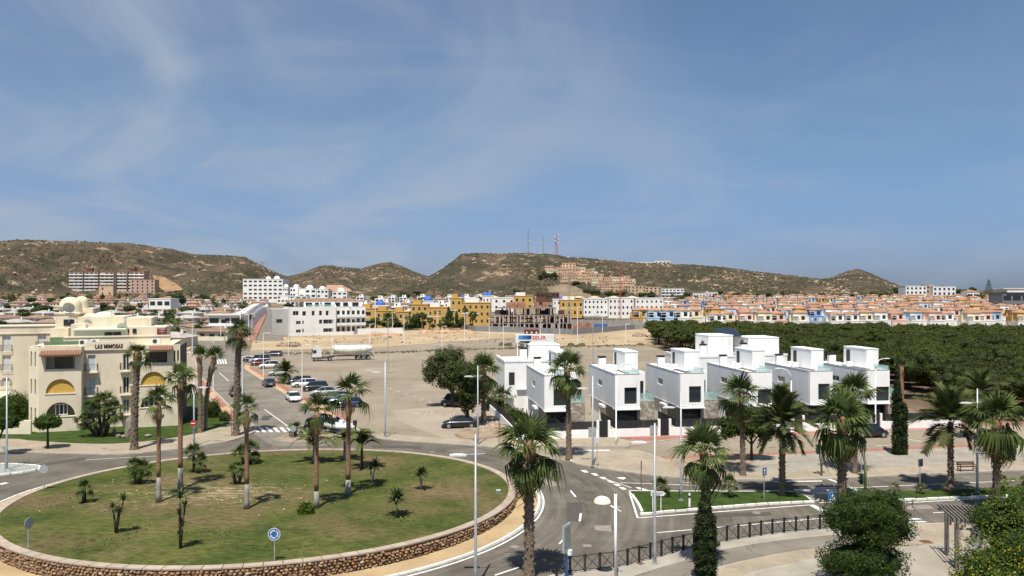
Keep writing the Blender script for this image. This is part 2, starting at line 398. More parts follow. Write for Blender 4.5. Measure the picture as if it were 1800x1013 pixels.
# ------------------------------------------------------------------ surfaces
def asphalt(name, c1, c2, radial=None, scale=.25):
    m = mat(name, c1, rough=.9, col2=c2, scale=scale, det=10, bump=.25, bscale=14, spec=.2)
    nt = m.node_tree; N = nt.nodes; L = nt.links; p = N['Principled BSDF']
    src = p.inputs['Base Color'].links[0].from_socket
    ge = N.new('ShaderNodeNewGeometry')
    fine = N.new('ShaderNodeTexNoise'); fine.inputs['Scale'].default_value = 30; fine.inputs['Detail'].default_value = 2; L.new(ge.outputs['Position'], fine.inputs['Vector'])
    mr = N.new('ShaderNodeMapRange'); mr.inputs['To Min'].default_value = .84; mr.inputs['To Max'].default_value = 1.16; L.new(fine.outputs['Fac'], mr.inputs[0])
    hs = N.new('ShaderNodeHueSaturation'); L.new(src, hs.inputs['Color']); L.new(mr.outputs[0], hs.inputs['Value']); src = hs.outputs[0]
    crk = N.new('ShaderNodeTexVoronoi'); crk.feature = 'DISTANCE_TO_EDGE'; crk.inputs['Scale'].default_value = .11
    nz = N.new('ShaderNodeTexNoise'); nz.inputs['Scale'].default_value = .5; nz.inputs['Detail'].default_value = 5; L.new(ge.outputs['Position'], nz.inputs['Vector'])
    ad = N.new('ShaderNodeVectorMath'); ad.operation = 'MULTIPLY_ADD'; L.new(nz.outputs['Color'], ad.inputs[0]); ad.inputs[1].default_value = (5, 5, 0); L.new(ge.outputs['Position'], ad.inputs[2])
    L.new(ad.outputs[0], crk.inputs['Vector'])
    cr = N.new('ShaderNodeMapRange'); cr.inputs['From Min'].default_value = .0; cr.inputs['From Max'].default_value = .009; cr.inputs['To Min'].default_value = .6; cr.inputs['To Max'].default_value = 1; L.new(crk.outputs['Distance'], cr.inputs[0])
    h2 = N.new('ShaderNodeHueSaturation'); L.new(src, h2.inputs['Color']); L.new(cr.outputs[0], h2.inputs['Value']); src = h2.outputs[0]
    if radial:
        sub = N.new('ShaderNodeVectorMath'); sub.operation = 'SUBTRACT'; L.new(ge.outputs['Position'], sub.inputs[0]); sub.inputs[1].default_value = (*radial, 0)
        ln = N.new('ShaderNodeVectorMath'); ln.operation = 'LENGTH'; L.new(sub.outputs[0], ln.inputs[0])
        nr = N.new('ShaderNodeVectorMath'); nr.operation = 'NORMALIZE'; L.new(sub.outputs[0], nr.inputs[0])
        sc = N.new('ShaderNodeVectorMath'); sc.operation = 'SCALE'; L.new(nr.outputs[0], sc.inputs[0]); sc.inputs['Scale'].default_value = 1.4
        cb = N.new('ShaderNodeSeparateXYZ'); L.new(sc.outputs[0], cb.inputs[0]); c2_ = N.new('ShaderNodeCombineXYZ')
        ml = N.new('ShaderNodeMath'); ml.operation = 'MULTIPLY'; L.new(ln.outputs['Value'], ml.inputs[0]); ml.inputs[1].default_value = 1.3
        L.new(cb.outputs[0], c2_.inputs[0]); L.new(cb.outputs[1], c2_.inputs[1]); L.new(ml.outputs[0], c2_.inputs[2])
        n2 = N.new('ShaderNodeTexNoise'); n2.inputs['Scale'].default_value = 1.6; n2.inputs['Detail'].default_value = 6; n2.inputs['Roughness'].default_value = .65; L.new(c2_.outputs[0], n2.inputs['Vector'])
        m2 = N.new('ShaderNodeMapRange'); m2.inputs['From Min'].default_value = .35; m2.inputs['From Max'].default_value = .68; m2.inputs['To Min'].default_value = .80; m2.inputs['To Max'].default_value = 1.25; L.new(n2.outputs['Fac'], m2.inputs[0])
        h3 = N.new('ShaderNodeHueSaturation'); L.new(src, h3.inputs['Color']); L.new(m2.outputs[0], h3.inputs['Value']); src = h3.outputs[0]
    L.new(src, p.inputs['Base Color'])
    return m
def tiled(name, c1, c2, bw, bh, joint, rotz=0.0, mort=.06, blot=None):
    m = bpy.data.materials.new(name); m.use_nodes = True; MATS[name] = m
    nt = m.node_tree; N = nt.nodes; L = nt.links; p = N['Principled BSDF']; p.inputs['Roughness'].default_value = .88; p.inputs['Specular IOR Level'].default_value = .2
    ge = N.new('ShaderNodeNewGeometry'); mp = N.new('ShaderNodeMapping'); mp.inputs['Rotation'].default_value = (0, 0, rotz); L.new(ge.outputs['Position'], mp.inputs[0])
    br = N.new('ShaderNodeTexBrick'); L.new(mp.outputs[0], br.inputs['Vector']); br.inputs['Scale'].default_value = 1
    br.inputs['Color1'].default_value = (*c1, 1); br.inputs['Color2'].default_value = (*c2, 1); br.inputs['Mortar'].default_value = (*joint, 1)
    br.inputs['Brick Width'].default_value = bw; br.inputs['Row Height'].default_value = bh; br.inputs['Mortar Size'].default_value = mort*bh; br.inputs['Bias'].default_value = -.1
    no = N.new('ShaderNodeTexNoise'); no.inputs['Scale'].default_value = .35; no.inputs['Detail'].default_value = 9; no.inputs['Roughness'].default_value = .65; L.new(ge.outputs['Position'], no.inputs['Vector'])
    mr = N.new('ShaderNodeMapRange'); mr.inputs['From Min'].default_value = .3; mr.inputs['From Max'].default_value = .7; mr.inputs['To Min'].default_value = .78; mr.inputs['To Max'].default_value = 1.14; L.new(no.outputs['Fac'], mr.inputs[0])
    hs = N.new('ShaderNodeHueSaturation'); L.new(br.outputs[0], hs.inputs['Color']); L.new(mr.outputs[0], hs.inputs['Value']); L.new(hs.outputs[0], p.inputs['Base Color'])
    bp = N.new('ShaderNodeBump'); bp.inputs['Strength'].default_value = .25; bp.inputs['Distance'].default_value = .02; bp.invert = True; L.new(br.outputs['Fac'], bp.inputs['Height']); L.new(bp.outputs[0], p.inputs['Normal'])
    return m
RC = (-19.4, 62.2); RR = 18.8; EX = 1.05          # roundabout
A_ring = asphalt('ring_asphalt', (.150, .132, .106), (.092, .080, .064), RC)
A_lot = asphalt('car_park_asphalt', (.29, .242, .18), (.205, .167, .12), scale=.05)
A_street = asphalt('street_asphalt', (.215, .19, .155), (.145, .127, .10))
PAVE = tiled('sand_pavers', (.325, .275, .205), (.285, .240, .178), .4, .4, (.35, .27, .19))
PINK = tiled('pink_pavers', (.34, .165, .125), (.30, .14, .105), .4, .2, (.28, .13, .10))
ORANGE = tiled('orange_pavers', (.52, .33, .185), (.45, .285, .16), .4, .2, (.42, .26, .15))
YELL = tiled('yellow_bricks', (.43, .32, .185), (.38, .28, .16), .24, .12, (.38, .26, .14), mort=.12)
SLAB = tiled('grey_slabs', (.31, .28, .23), (.27, .243, .198), .6, .6, (.27, .24, .20))
CONC = mat('pale_concrete', (.315, .285, .235), var=.16, scale=.5, det=10, bump=.15)
WHITEP = mat('road_paint', (.74, .72, .67), var=.16, scale=3, det=8, rough=.7)
SAND = mat('dry_sand', (.43, .33, .205), rough=.95, col2=(.30, .22, .13), scale=.05, det=11, bump=.6, bscale=1.2, col3=(.30, .20, .125), scale3=.09, lo3=.58, hi3=.68)
EARTH = mat('brown_earth', (.34, .26, .18), rough=.95, col2=(.2, .145, .095), scale=.5, det=9, bump=.7, bscale=3)
def sheet(name, pts, z, m, world=False, kind='structure'):
    P = pts if world else [G(*p) for p in pts]
    b = MB(); n = len(P)
    tri = tessellate_polygon([[Vector((p[0], p[1], 0)) for p in P]])
    fs = []
    for t in tri:
        p, q, r = (P[i] for i in t)
        if (q[0]-p[0])*(r[1]-p[1])-(q[1]-p[1])*(r[0]-p[0]) < 0: t = t[::-1]
        fs.append(t)
    b.add([(p[0], p[1], z+base_z(*p)) for p in P], fs)
    return tag(b.build(name, m), kind=kind)
def smooth(pts, k=3):
    """Catmull-Rom through a photo outline so kerbs run in curves"""
    out = []; n = len(pts)
    for i in range(n-1):
        p0 = pts[max(0, i-1)]; p1 = pts[i]; p2 = pts[i+1]; p3 = pts[min(n-1, i+2)]
        for j in range(k):
            t = j/k
            out.append(tuple(.5*((2*p1[c])+(-p0[c]+p2[c])*t+(2*p0[c]-5*p1[c]+4*p2[c]-p3[c])*t*t+(-p0[c]+3*p1[c]-3*p2[c]+p3[c])*t**3) for c in (0, 1)))
    out.append(pts[-1]); return out
def kerb(line, w=.16, h=.15, m=None, name='kerb', parent=None, z0=0.0, world=False):
    P = [Vector(p if world else G(*p)) for p in line]; b = MB()
    L_ = []; Rr = []
    for i, p in enumerate(P):
        d = (P[min(i+1, len(P)-1)]-P[max(0, i-1)]).normalized(); nn = Vector((-d.y, d.x)); L_.append(p+nn*w/2); Rr.append(p-nn*w/2)
    vs = []
    for l, r in zip(L_, Rr): vs += [(l.x, l.y, z0), (l.x, l.y, z0+h), (r.x, r.y, z0+h), (r.x, r.y, z0)]
    fs = []
    for i in range(len(P)-1):
        a = 4*i; c = a+4
        fs += [(a, a+1, c+1, c), (a+1, a+2, c+2, c+1), (a+2, a+3, c+3, c+2)]
    fs += [(0, 3, 2, 1), (4*len(P)-4, 4*len(P)-3, 4*len(P)-2, 4*len(P)-1)]
    b.add(vs, fs); o = b.build(name, m or CONC, parent)
    if not parent: tag(o, kind='structure')
    return o
def kerbstones(line, m, parent, L0=1.0, w=.2, h=.17, z0=0.0, name='kerb_stone', world=False, gap=.03):
    P = [Vector(p if world else G(*p)) for p in line]
    me = MB().box(-L0/2+gap, -w/2, 0, L0/2-gap, w/2, h).mesh(name, m)
    seg = 0; pos = 0.0; cum = [0]
    for a, c in zip(P, P[1:]): cum.append(cum[-1]+(c-a).length)
    n = int(cum[-1]/L0)
    for i in range(n):
        s = (i+.5)*cum[-1]/n
        while seg < len(P)-2 and cum[seg+1] < s: seg += 1
        d = (P[seg+1]-P[seg]); t = (s-cum[seg])/max(1e-6, d.length); q = P[seg]+d*t
        inst(me, name, parent, (q.x, q.y, z0-rnd.random()*.012), (0, 0, math.atan2(d.y, d.x)+rnd.uniform(-.012, .012)))
# roads and lots
road = sheet('road', [(-190, 8), (190, 8), (190, 84), (30, 92), (4, 92), (-16, 100), (-35, 100), (-60, 100), (-190, 100)], .006, A_ring, world=True)
sheet('car_park', [(432, 641), (470, 627), (655, 621), (850, 614), (1135, 607), (1185, 622), (1240, 640), (1230, 700), (1000, 774), (880, 782), (780, 776), (677, 766), (640, 757), (600, 745), (530, 706)], .012, A_lot)
sheet('far_lane', [(440, 629), (440, 617), (655, 612), (800, 601), (900, 594), (975, 591), (975, 608.6), (850, 613), (655, 620), (470, 626)], .010, A_lot)
sheet('sand_lot', [(440, 616.5), (445, 598), (510, 592), (690, 583), (810, 577), (1010, 588), (1145, 577), (1150, 606), (976, 608), (976, 590.6), (900, 593.5), (800, 600.5), (655, 611.5)], .014, SAND)
sheet('street', [(447, 764), (447, 748), (425, 735), (397, 708), (357, 667), (345, 640), (338, 622), (300, 640), (322, 618), (338, 600), (372, 583), (392, 583), (420, 608), (440, 617), (440, 629), (430, 642), (520, 706), (555, 722), (598, 742), (602, 752), (640, 768), (560, 785), (480, 785)], .018, A_street)
sheet('upper_street', [(450, 599), (500, 599), (489, 578), (487, 551), (474, 551), (464, 568)], .05, A_street)
sheet('villa_street', [(880, 789), (1000, 787.5), (1108, 786.5), (1190, 772), (1400, 768), (1800, 750), (2200, 735), (2300, 775), (1745, 786), (1380, 801), (1165, 809), (1110, 797), (1015, 803), (1000, 812), (940, 802)], .020, A_lot)
# pavements (raised)
def pavement(name, pts, m, h=.13, edge=None, z0=-.02, kw=.16):
    P = [G(*p) for p in pts]; b = MB(); b.prism(P, z0, h); o = tag(b.build(name, m), kind='structure')
    if edge: kerb(edge, w=kw, h=h+.012, m=mat('kerb_concrete', (.40, .36, .31), var=.15, scale=1.5), name='kerb', z0=0)
    return o
e1 = smooth([(-300, 802), (-80, 796), (0, 795), (75, 797), (150, 799), (225, 799), (300, 792), (350, 785), (400, 777), (430, 768), (447, 760)]) + smooth([(449, 757), (447, 749), (425, 736), (397, 708), (357, 667), (345, 640), (340, 622)])
pavement('west_pavement', e1+[(300, 626), (150, 640), (-300, 650)], PAVE, edge=e1)
sheet('orange_paving', [(440, 752), (424, 739), (393, 708), (356, 669), (349, 650), (343, 652), (349, 672), (378, 708), (404, 741), (426, 752)], .136, ORANGE)
for q in ([(356, 669), (375, 689), (368, 693), (350, 674)], [(382, 697), (399, 714), (391, 719), (375, 702)], [(405, 720), (425, 739), (433, 747), (424, 751), (404, 741)]):
    sheet('pink_paving', q, .141, PINK)
e2 = smooth([(592, 742), (604, 751), (640, 765), (675, 773), (720, 777), (770, 780), (850, 785.5), (880, 788), (960, 788), (1000, 787), (1105, 786)])
pavement('south_pavement', e2+[(1112, 778), (1092, 771), (1080, 768), (1000, 773), (905, 770), (870, 779), (780, 772.5), (677, 764), (640, 755), (612, 742), (590, 733)], PAVE, edge=e2)
pavement('kerb_strip', [(428, 648), (432, 641), (470, 664), (540, 701), (600, 738), (592, 742), (556, 722), (522, 706)], ORANGE, edge=[(428, 648), (470, 675), (522, 706), (556, 722), (592, 742)])
sheet('pink_paving', [(437, 648), (441, 646), (520, 690), (548, 705), (540, 708), (510, 693)], .136, PINK)
sheet('pink_paving', [(584, 727), (596, 725), (611, 737), (600, 739)], .137, PINK)
sheet('pink_paving', [(322, 622), (318, 618), (342, 602), (347, 604)], .12, ORANGE)
e3 = [(1106, 786), (1180, 774), (1240, 771), (1400, 767.5), (1560, 760), (1800, 750), (2200, 735)]
pavement('villa_pavement', e3+[(2200, 728), (1800, 742), (1560, 750), (1400, 758), (1195, 765), (1080, 768), (1092, 772), (1112, 778)], PINK, edge=e3)
e4 = smooth([(1165, 808), (1130, 797), (1110, 794), (1060, 796), (1015, 800), (1004, 808), (1012, 816), (1060, 825), (1150, 837), (1230, 843), (1340, 845), (1450, 843), (1600, 836), (1800, 828), (2300, 812)])
pavement('plaza', e4+[(2300, 775), (1745, 783), (1380, 798)], PAVE, edge=e4)
sheet('plaza_concrete', [(1180, 812), (1380, 802), (1745, 788), (2300, 779), (2300, 806), (1800, 814), (1450, 828), (1230, 832)], .136, SLAB)
kerb([(1165, 807), (1380, 799), (1745, 784), (2300, 772)], w=1.1, h=.02, m=PINK, name='pink_border', z0=.125)
sheet('earth_bed', [(1180, 822), (1200, 808), (1300, 806), (1330, 815), (1290, 826), (1210, 828)], .141, EARTH)
# lower pavement with fence, lane and paving
e5 = smooth([(940, 1040), (965, 1017), (1030, 1006), (1095, 997), (1150, 983), (1212, 966), (1262, 955), (1360, 939), (1435, 931), (1475, 928), (1600, 924), (1680, 922), (1900, 908), (2200, 890)])
pavement('promenade', e5+[(2600, 930), (2600, 1500), (700, 1500)], CONC, edge=e5)
sheet('cycle_lane', smooth([(1000, 1060), (1120, 1014), (1212, 987), (1275, 969), (1360, 955), (1450, 945), (1520, 940)])+smooth([(1530, 958), (1435, 967), (1360, 978), (1265, 999), (1220, 1013), (1150, 1040)]), .136, A_street)
sheet('sand_paving', smooth([(1225, 1014), (1300, 993), (1365, 979), (1440, 968), (1530, 959), (1620, 952)])+[(1600, 925), (1688, 923), (1730, 960), (1640, 960), (1560, 966), (1440, 982)]+[(1320, 1009), (1270, 1030)], .136, PAVE)
sheet('plain_slabs', [(1600, 961), (1735, 961), (1900, 975), (2000, 1300), (1200, 1300), (1330, 1010), (1440, 984)], .136, mat('worn_slab', (.305, .275, .22), var=.13, scale=.7, det=11, bump=.15, col3=(.22, .185, .14), scale3=.35, lo3=.5, hi3=.7))
for q in ([(1613, 953), (1632, 953), (1642, 959), (1624, 959)], [(1118, 994), (1126, 992), (1134, 995), (1125, 997)]):
    tag(sheet('manhole_cover', q, .142, mat('rust_cover', (.13, .06, .035), var=.3, scale=6)), kind='structure')
sheet('manhole_cover', [(1592, 958), (1605, 959), (1616, 964), (1600, 964)], .142, mat('grey_cover', (.22, .19, .17), var=.2, scale=6))
for q in [(184, 791, 10), (196, 793, 9), (398, 768, 8)]:
    sheet('manhole_cover', [(q[0]-q[2]/2, q[1]-1), (q[0]+q[2]/2, q[1]-1.2), (q[0]+q[2]/2+1, q[1]+.8), (q[0]-q[2]/2+1, q[1]+1)], .14, MATS['grey_cover'])
# lawns
def grassmat(name, c1, c2, c3=None, **k):
    return mat(name, c1, rough=.95, col2=c2, scale=.9, det=11, bump=.9, bscale=26, spec=.1, col3=c3, **k)
LAWN = grassmat('lawn_grass', (.060, .092, .020), (.028, .052, .011))
lw = smooth([(-300, 776), (0, 773), (50, 776), (130, 781), (200, 782), (270, 776), (330, 767), (380, 755), (404, 745)])+[(400, 735), (380, 716), (360, 700), (350, 690), (330, 700), (305, 740), (150, 752), (-300, 760)]
MB().prism([G(*p) for p in lw], 0, .18).build('lawn', LAWN)['kind'] = 'structure'
MB().prism([(-110, 100), (-61.5, 100), (-61.0, 116), (-120, 116)], 0, .5).build('side_lawn', LAWN)['kind'] = 'structure'
def island(name, pts, stone_m, kname, m=LAWN):
    P = [G(*p) for p in pts]; MB().prism(P, 0, .16).build(name, m)['kind'] = 'structure'
WK = mat('white_kerb_paint', (.74, .72, .66), var=.12, scale=2.5, det=8, rough=.8)
D_ = smooth([(1107, 866), (1160, 866.5), (1250, 867), (1330, 867), (1400, 868), (1425, 882)], 2)+smooth([(1424, 884), (1340, 888), (1250, 895), (1175, 901), (1140, 905), (1130, 903), (1122, 888), (1107, 866)], 3)
island('median_lawn', D_, WK, '')
mk = empty('median_kerb'); mk['kind'] = 'structure'
kerbstones(D_[10:]+[D_[0]], WK, mk)
kerb(D_[:11], w=.12, h=.18, m=WK, name='kerb_edge', parent=mk)
E_ = [(1532, 865), (1600, 866), (1720, 862), (1800, 857), (2100, 838), (2150, 852), (1800, 872), (1700, 876), (1572, 881), (1545, 876)]
island('median_lawn', E_, WK, '')
mk2 = empty('median_kerb'); mk2['kind'] = 'structure'
kerbstones([(2150, 852), (1800, 872), (1700, 876), (1572, 881), (1545, 876), (1532, 865)], WK, mk2)
sheet('median_crossing', [(1402, 868), (1530, 865), (1544, 877), (1428, 882)], .02, SLAB)
# gravel splitter islands
gi = smooth([(-80, 848), (0, 836.5), (40, 832), (66, 827), (70, 823), (60, 820), (0, 817), (-80, 820)], 3)
MB().prism([G(*p) for p in gi], 0, .14).build('gravel_island', mat('grey_gravel', (.30, .31, .29), var=.35, scale=9, det=8, bump=.8, bscale=20))['kind'] = 'structure'
mk3 = empty('island_kerb'); mk3['kind'] = 'structure'
kerbstones(gi[:19], WK, mk3)
s2 = smooth([(478, 776), (500, 768), (515, 764), (560, 760), (596, 768), (600, 772), (560, 777), (520, 779), (478, 776)], 3)
MB().prism([G(*p) for p in s2], 0, .14).build('splitter_island', EARTH)['kind'] = 'structure'
kerb(s2, h=.16)
# planting bed under the trees at the car park corner
kb = smooth([(810, 757), (800, 765), (815, 771), (850, 772), (880, 768), (905, 764), (905, 740), (880, 728), (850, 732), (830, 745), (810, 757)], 3)
MB().prism([G(*p) for p in kb], 0, .1).build('earth_patch', EARTH)['kind'] = 'structure'
sheet('earth_verge', [(690, 722), (760, 716), (830, 712), (905, 724), (905, 768), (880, 780), (790, 774), (740, 756), (700, 740)], .016, mat('dust_over_asphalt', (.33, .275, .21), col2=(.24, .20, .155), scale=.12, det=10, rough=.95))
# ------------------------------------------------------------------ roundabout
def isz(Y): return .15+.95*max(0, (81.6-Y)/38.0)**.8
def isl(r, a):
    x = RC[0]+EX*r*math.cos(a); y = RC[1]+r*math.sin(a); return x, y, isz(y)
def build_island():
    gm = mat('island_grass', (.102, .104, .030), rough=.95, col2=(.045, .064, .014), scale=.28, det=14, bump=.8, bscale=14, spec=.1, col3=(.145, .105, .055), scale3=.11, lo3=.48, hi3=.66)
    nt = gm.node_tree; N = nt.nodes; L = nt.links; p = N['Principled BSDF']
    ge = N.new('ShaderNodeNewGeometry'); mp = N.new('ShaderNodeMapping'); mp.inputs['Scale'].default_value = (.55, 1.6, 1); L.new(ge.outputs['Position'], mp.inputs[0])
    src = p.inputs['Base Color'].links[0].from_socket
    # pale bare stony earth in the middle of the island
    sb = N.new('ShaderNodeVectorMath'); sb.operation = 'SUBTRACT'; L.new(ge.outputs['Position'], sb.inputs[0]); sb.inputs[1].default_value = (-24.0, 61.5, 0)
    ms = N.new('ShaderNodeVectorMath'); ms.operation = 'MULTIPLY'; L.new(sb.outputs[0], ms.inputs[0]); ms.inputs[1].default_value = (.105, .17, 0)
    ln = N.new('ShaderNodeVectorMath'); ln.operation = 'LENGTH'; L.new(ms.outputs[0], ln.inputs[0])
    no = N.new('ShaderNodeTexNoise'); no.inputs['Scale'].default_value = 1.5; no.inputs['Detail'].default_value = 8; no.inputs['Roughness'].default_value = .7; L.new(mp.outputs[0], no.inputs['Vector'])
    m1 = N.new('ShaderNodeMath'); m1.operation = 'MULTIPLY_ADD'; L.new(ln.outputs['Value'], m1.inputs[0]); m1.inputs[1].default_value = -.17; L.new(no.outputs['Fac'], m1.inputs[2])
    mr = N.new('ShaderNodeMapRange'); mr.inputs['From Min'].default_value = .42; mr.inputs['From Max'].default_value = .56; L.new(m1.outputs[0], mr.inputs[0])
    mx = N.new('ShaderNodeMix'); mx.data_type = 'RGBA'; L.new(src, mx.inputs[6]); mx.inputs[7].default_value = (.31, .235, .15, 1); L.new(mr.outputs[0], mx.inputs[0])
    fn = N.new('ShaderNodeTexNoise'); fn.inputs['Scale'].default_value = 3.4; fn.inputs['Detail'].default_value = 10; L.new(mp.outputs[0], fn.inputs['Vector'])
    m4 = N.new('ShaderNodeMapRange'); m4.inputs['From Min'].default_value = .3; m4.inputs['From Max'].default_value = .7; m4.inputs['To Min'].default_value = .6; m4.inputs['To Max'].default_value = 1.42; L.new(fn.outputs['Fac'], m4.inputs[0])
    hs = N.new('ShaderNodeHueSaturation'); L.new(mx.outputs[2], hs.inputs['Color']); L.new(m4.outputs[0], hs.inputs['Value']); L.new(hs.outputs[0], p.inputs['Base Color'])
    b = MB(); n = 120; rs = [0, 3, 6, 9, 12, 15, RR-.55]
    for r in rs:
        for k in range(n):
            x, y, z = isl(r, 2*PI*k/n); z += .12*noise.noise(Vector((x*.25, y*.25, 0)))*(r < RR-1)
            b.v.append((x, y, z+.03))
    for j in range(len(rs)-1):
        for k in range(n): b.f.append((j*n+k, (j+1)*n+k, (j+1)*n+(k+1) % n, j*n+(k+1) % n)); b.m.append(0)
    b.build('island_lawn', gm, smooth=True)['kind'] = 'structure'
    # grass tufts as one mass
    V = []; Fa = []; rr = random.Random(3)
    for i in range(9000):
        r = (RR-.7)*math.sqrt(rr.random()); a = rr.random()*2*PI; x, y, z = isl(r, a)
        d = math.hypot((x+24)*.105, (y-61.5)*.17)
        if rr.random() < .75-d*.5: continue
        h = rr.uniform(.02, .05); w = h*rr.uniform(.8, 1.6); t = rr.random()*PI; dx, dy = math.cos(t)*w, math.sin(t)*w
        k = len(V); V += [(x-dx, y-dy, z), (x+dx, y+dy, z), (x+rr.uniform(-.06, .06), y+rr.uniform(-.06, .06), z+h+.03)]; Fa.append((k, k+1, k+2))
    tag(inst(npmesh('grass', V, Fa, leafmat('tuft_green', (.12, .13, .035), (.065, .085, .02), scale=.3, rand=0, tl=.6)), 'grass'), kind='stuff')
    P = []; S = []
    for i in range(150):
        x = -24+rr.gauss(0, 5.5); y = 61.2+rr.gauss(0, 3.2)
        if math.hypot(x-RC[0], y-RC[1]) > RR-1: continue
        P.append((x, y, isz(y)+.03)); S.append(rr.uniform(.03, .085))
    lumps(P, S, 'pebbles', mat('pebble', (.38, .30, .20), var=.2, scale=2))
    # the retaining wall
    wall = empty('roundabout_wall', (0, 0, 0), 0, 'rubble stone retaining wall with pale coping round the green roundabout', 'wall')
    b = MB(); n = 160; core = mat('wall_mortar', (.25, .175, .11), var=.25, scale=5, bump=.5)
    for k in range(n):
        a = 2*PI*k/n
        for r, top in ((RR-.12, 1), (RR-.12, 0), (RR-.5, 0), (RR-.5, 1)):
            x, y, z = isl(r, a); b.v.append((x, y, z-.02 if top else -.05))
    for k in range(n):
        i = 4*k; j = 4*((k+1) % n)
        for q in range(4): b.f.append((i+q, i+(q+1) % 4, j+(q+1) % 4, j+q)); b.m.append(0)
    b.build('wall_core', core, wall)
    SM = [mat('rubble_'+str(i), c, var=.28, scale=7, bump=.5, bscale=12) for i, c in enumerate([(.27, .165, .09), (.23, .125, .062), (.32, .22, .13), (.20, .135, .09), (.36, .275, .19)])]
    for i, c in enumerate(('ochre_stone', 'rust_stone', 'tan_stone', 'brown_stone', 'pale_stone')): SM[i].name = c
    var = []
    for k in range(15):
        q = MB(); q.ball(0, 0, 0, .5, .34, .5, 7, 4, .45); var.append(q.mesh('stone', SM[k % 5]))
    # stones in rough courses, largest first as parts, the small filling ones as one
    cand = []
    for row in range(7):
        a = -3.5
        while a < .45:
            L0 = rr.uniform(.16, .36); a += L0/RR
            x, y, zt = isl(RR-.08, a)
            z = .07+row*.175+rr.uniform(-.03, .03)
            if z > zt-.08: continue
            cand.append((L0, a, z))
    order = sorted(cand, key=lambda c: -c[0]*(1.6 if -2.6 < c[1] < .1 else 1))
    fill = MB(); fill_m = {0: 0}
    for i, (L0, a, z) in enumerate(order):
        x, y, _ = isl(RR-.1, a)
        sc_ = (L0*1.02, .5+rr.random()*.25, rr.uniform(.16, .23))
        if i < 300:
            inst(var[rr.choice([0,1,2,3,0,1,2,3,0,1,2,3,4])+5*rr.randrange(3)], 'stone', wall, (x, y, z), (rr.uniform(-.1, .1), rr.uniform(-.35, .35), a-PI/2), sc_)
        else:
            me = MB(); me.ball(0, 0, 0, .5*sc_[0], .34*sc_[1], .5*sc_[2], 6, 4, .4)
            ca, sa = math.cos(a-PI/2), math.sin(a-PI/2)
            fill.mi = rr.randrange(4); fill.add([(x+vx*ca-vy*sa, y+vx*sa+vy*ca, z+vz) for vx, vy, vz in me.v], me.f)
    o = fill.build('small_stones', SM, wall); o['kind'] = 'stuff'
    cop = mat('coping_stone', (.37, .30, .235), var=.12, scale=1.2, rand=.1, bump=.2)
    N_ = 110
    for k in range(N_):
        a0 = 2*PI*k/N_+.0012; a1 = 2*PI*(k+1)/N_-.0012
        q = MB(); vs = []
        for r, a in ((RR-.58, a0), (RR+.02, a0), (RR+.02, a1), (RR-.58, a1)):
            x, y, z = isl(r, a); vs.append((x, y, z))
        q.add([(x, y, z) for x, y, z in vs]+[(x, y, z+.085) for x, y, z in vs], [(3,2,1,0),(4,5,6,7),(0,1,5,4),(1,2,6,5),(2,3,7,6),(3,0,4,7)])
        q.build('coping_slab', cop, wall)
    # yellow brick apron and white kerbs on the seaward side
    def ring(name, r0, r1, a0, a1, z, m, h=None, n=120, fade=True):
        b = MB(); 
        for k in range(n+1):
            a = a0+(a1-a0)*k/n; f = 1.0
            if fade: f = sm(min((a-a0), (a1-a))/.25)
            q0 = r0 if not fade or r0 < RR+.1 else RR+.05+(r0-RR-.05)*f; q1 = RR+.05+(r1-RR-.05)*f if fade else r1
            for r in (q0, q1): b.v.append((RC[0]+EX*r*math.cos(a), RC[1]+r*math.sin(a), z))
            b.v.append((RC[0]+EX*q1*math.cos(a), RC[1]+q1*math.sin(a), -.02))
        for k in range(n):
            i = 3*k; b.f += [(i, i+1, i+4, i+3), (i+1, i+2, i+5, i+4)]; b.m += [0, 0]
        return tag(b.build(name, m), kind='structure')
    ring('apron', RR+.02, RR+1.75, -3.5, .42, .13, YELL)
    ring('apron_edge', RR+1.72, RR+2.0, -3.45, .36, .10, mat('dull_kerb', (.33, .31, .28), var=.25, scale=3))
    ak = empty('apron_kerb'); ak['kind'] = 'structure'
    line = []
    for k in range(100):
        a = -3.45+(.36+3.45)*k/99; f = sm(min(a+3.5, .42-a)/.25); r = RR+.05+(1.72)*f; line.append((RC[0]+EX*r*math.cos(a), RC[1]+r*math.sin(a)))
    kerbstones(line, WK, ak, L0=.8, w=.16, h=.16, world=True)
    line2 = [(RC[0]+EX*(RR+2.12)*math.cos(-3.4+3.7*k/79), RC[1]+(RR+2.12)*math.sin(-3.4+3.7*k/79)) for k in range(80)]
    kerb(line2, w=.14, h=.006, m=WHITEP, name='edge_line', z0=.006, world=True)
build_island()
# ------------------------------------------------------------------ road markings
def mark(pts, world=False, z=.024, m=None):
    P = pts if world else [G(*p) for p in pts]
    b = MB(); b.add([(p[0], p[1], z) for p in P], [tuple(range(len(P)))]); o = b.build('road_marking', m or WHITEP, road); return o
def mline(a, c, w=.13, z=.024, dash=None, gap=None):
    A = Vector(G(*a)); C_ = Vector(G(*c)); d = C_-A; L_ = d.length; d.normalize(); n = Vector((-d.y, d.x))*w/2
    s = 0
    while s < L_:
        e = min(L_, s+(dash or L_))
        p = A+d*s; q = A+d*e; mark([p-n, q-n, q+n, p+n], True, z); s = e+(gap or 0)+.001
def zebra(a, b_, c, d, n, fill=.5):
    """stripes between edge a-b (one end) and d-c (other end)"""
    A, B, C_, D = (Vector(G(*p)) for p in (a, b_, c, d))
    for i in range(n):
        t0 = (i+.25)/n; t1 = (i+.25+fill)/n
        mark([A.lerp(B, t0), A.lerp(B, t1), D.lerp(C_, t1), D.lerp(C_, t0)], True)
zebra((440, 752), (512, 752), (520, 760), (447, 760), 6)
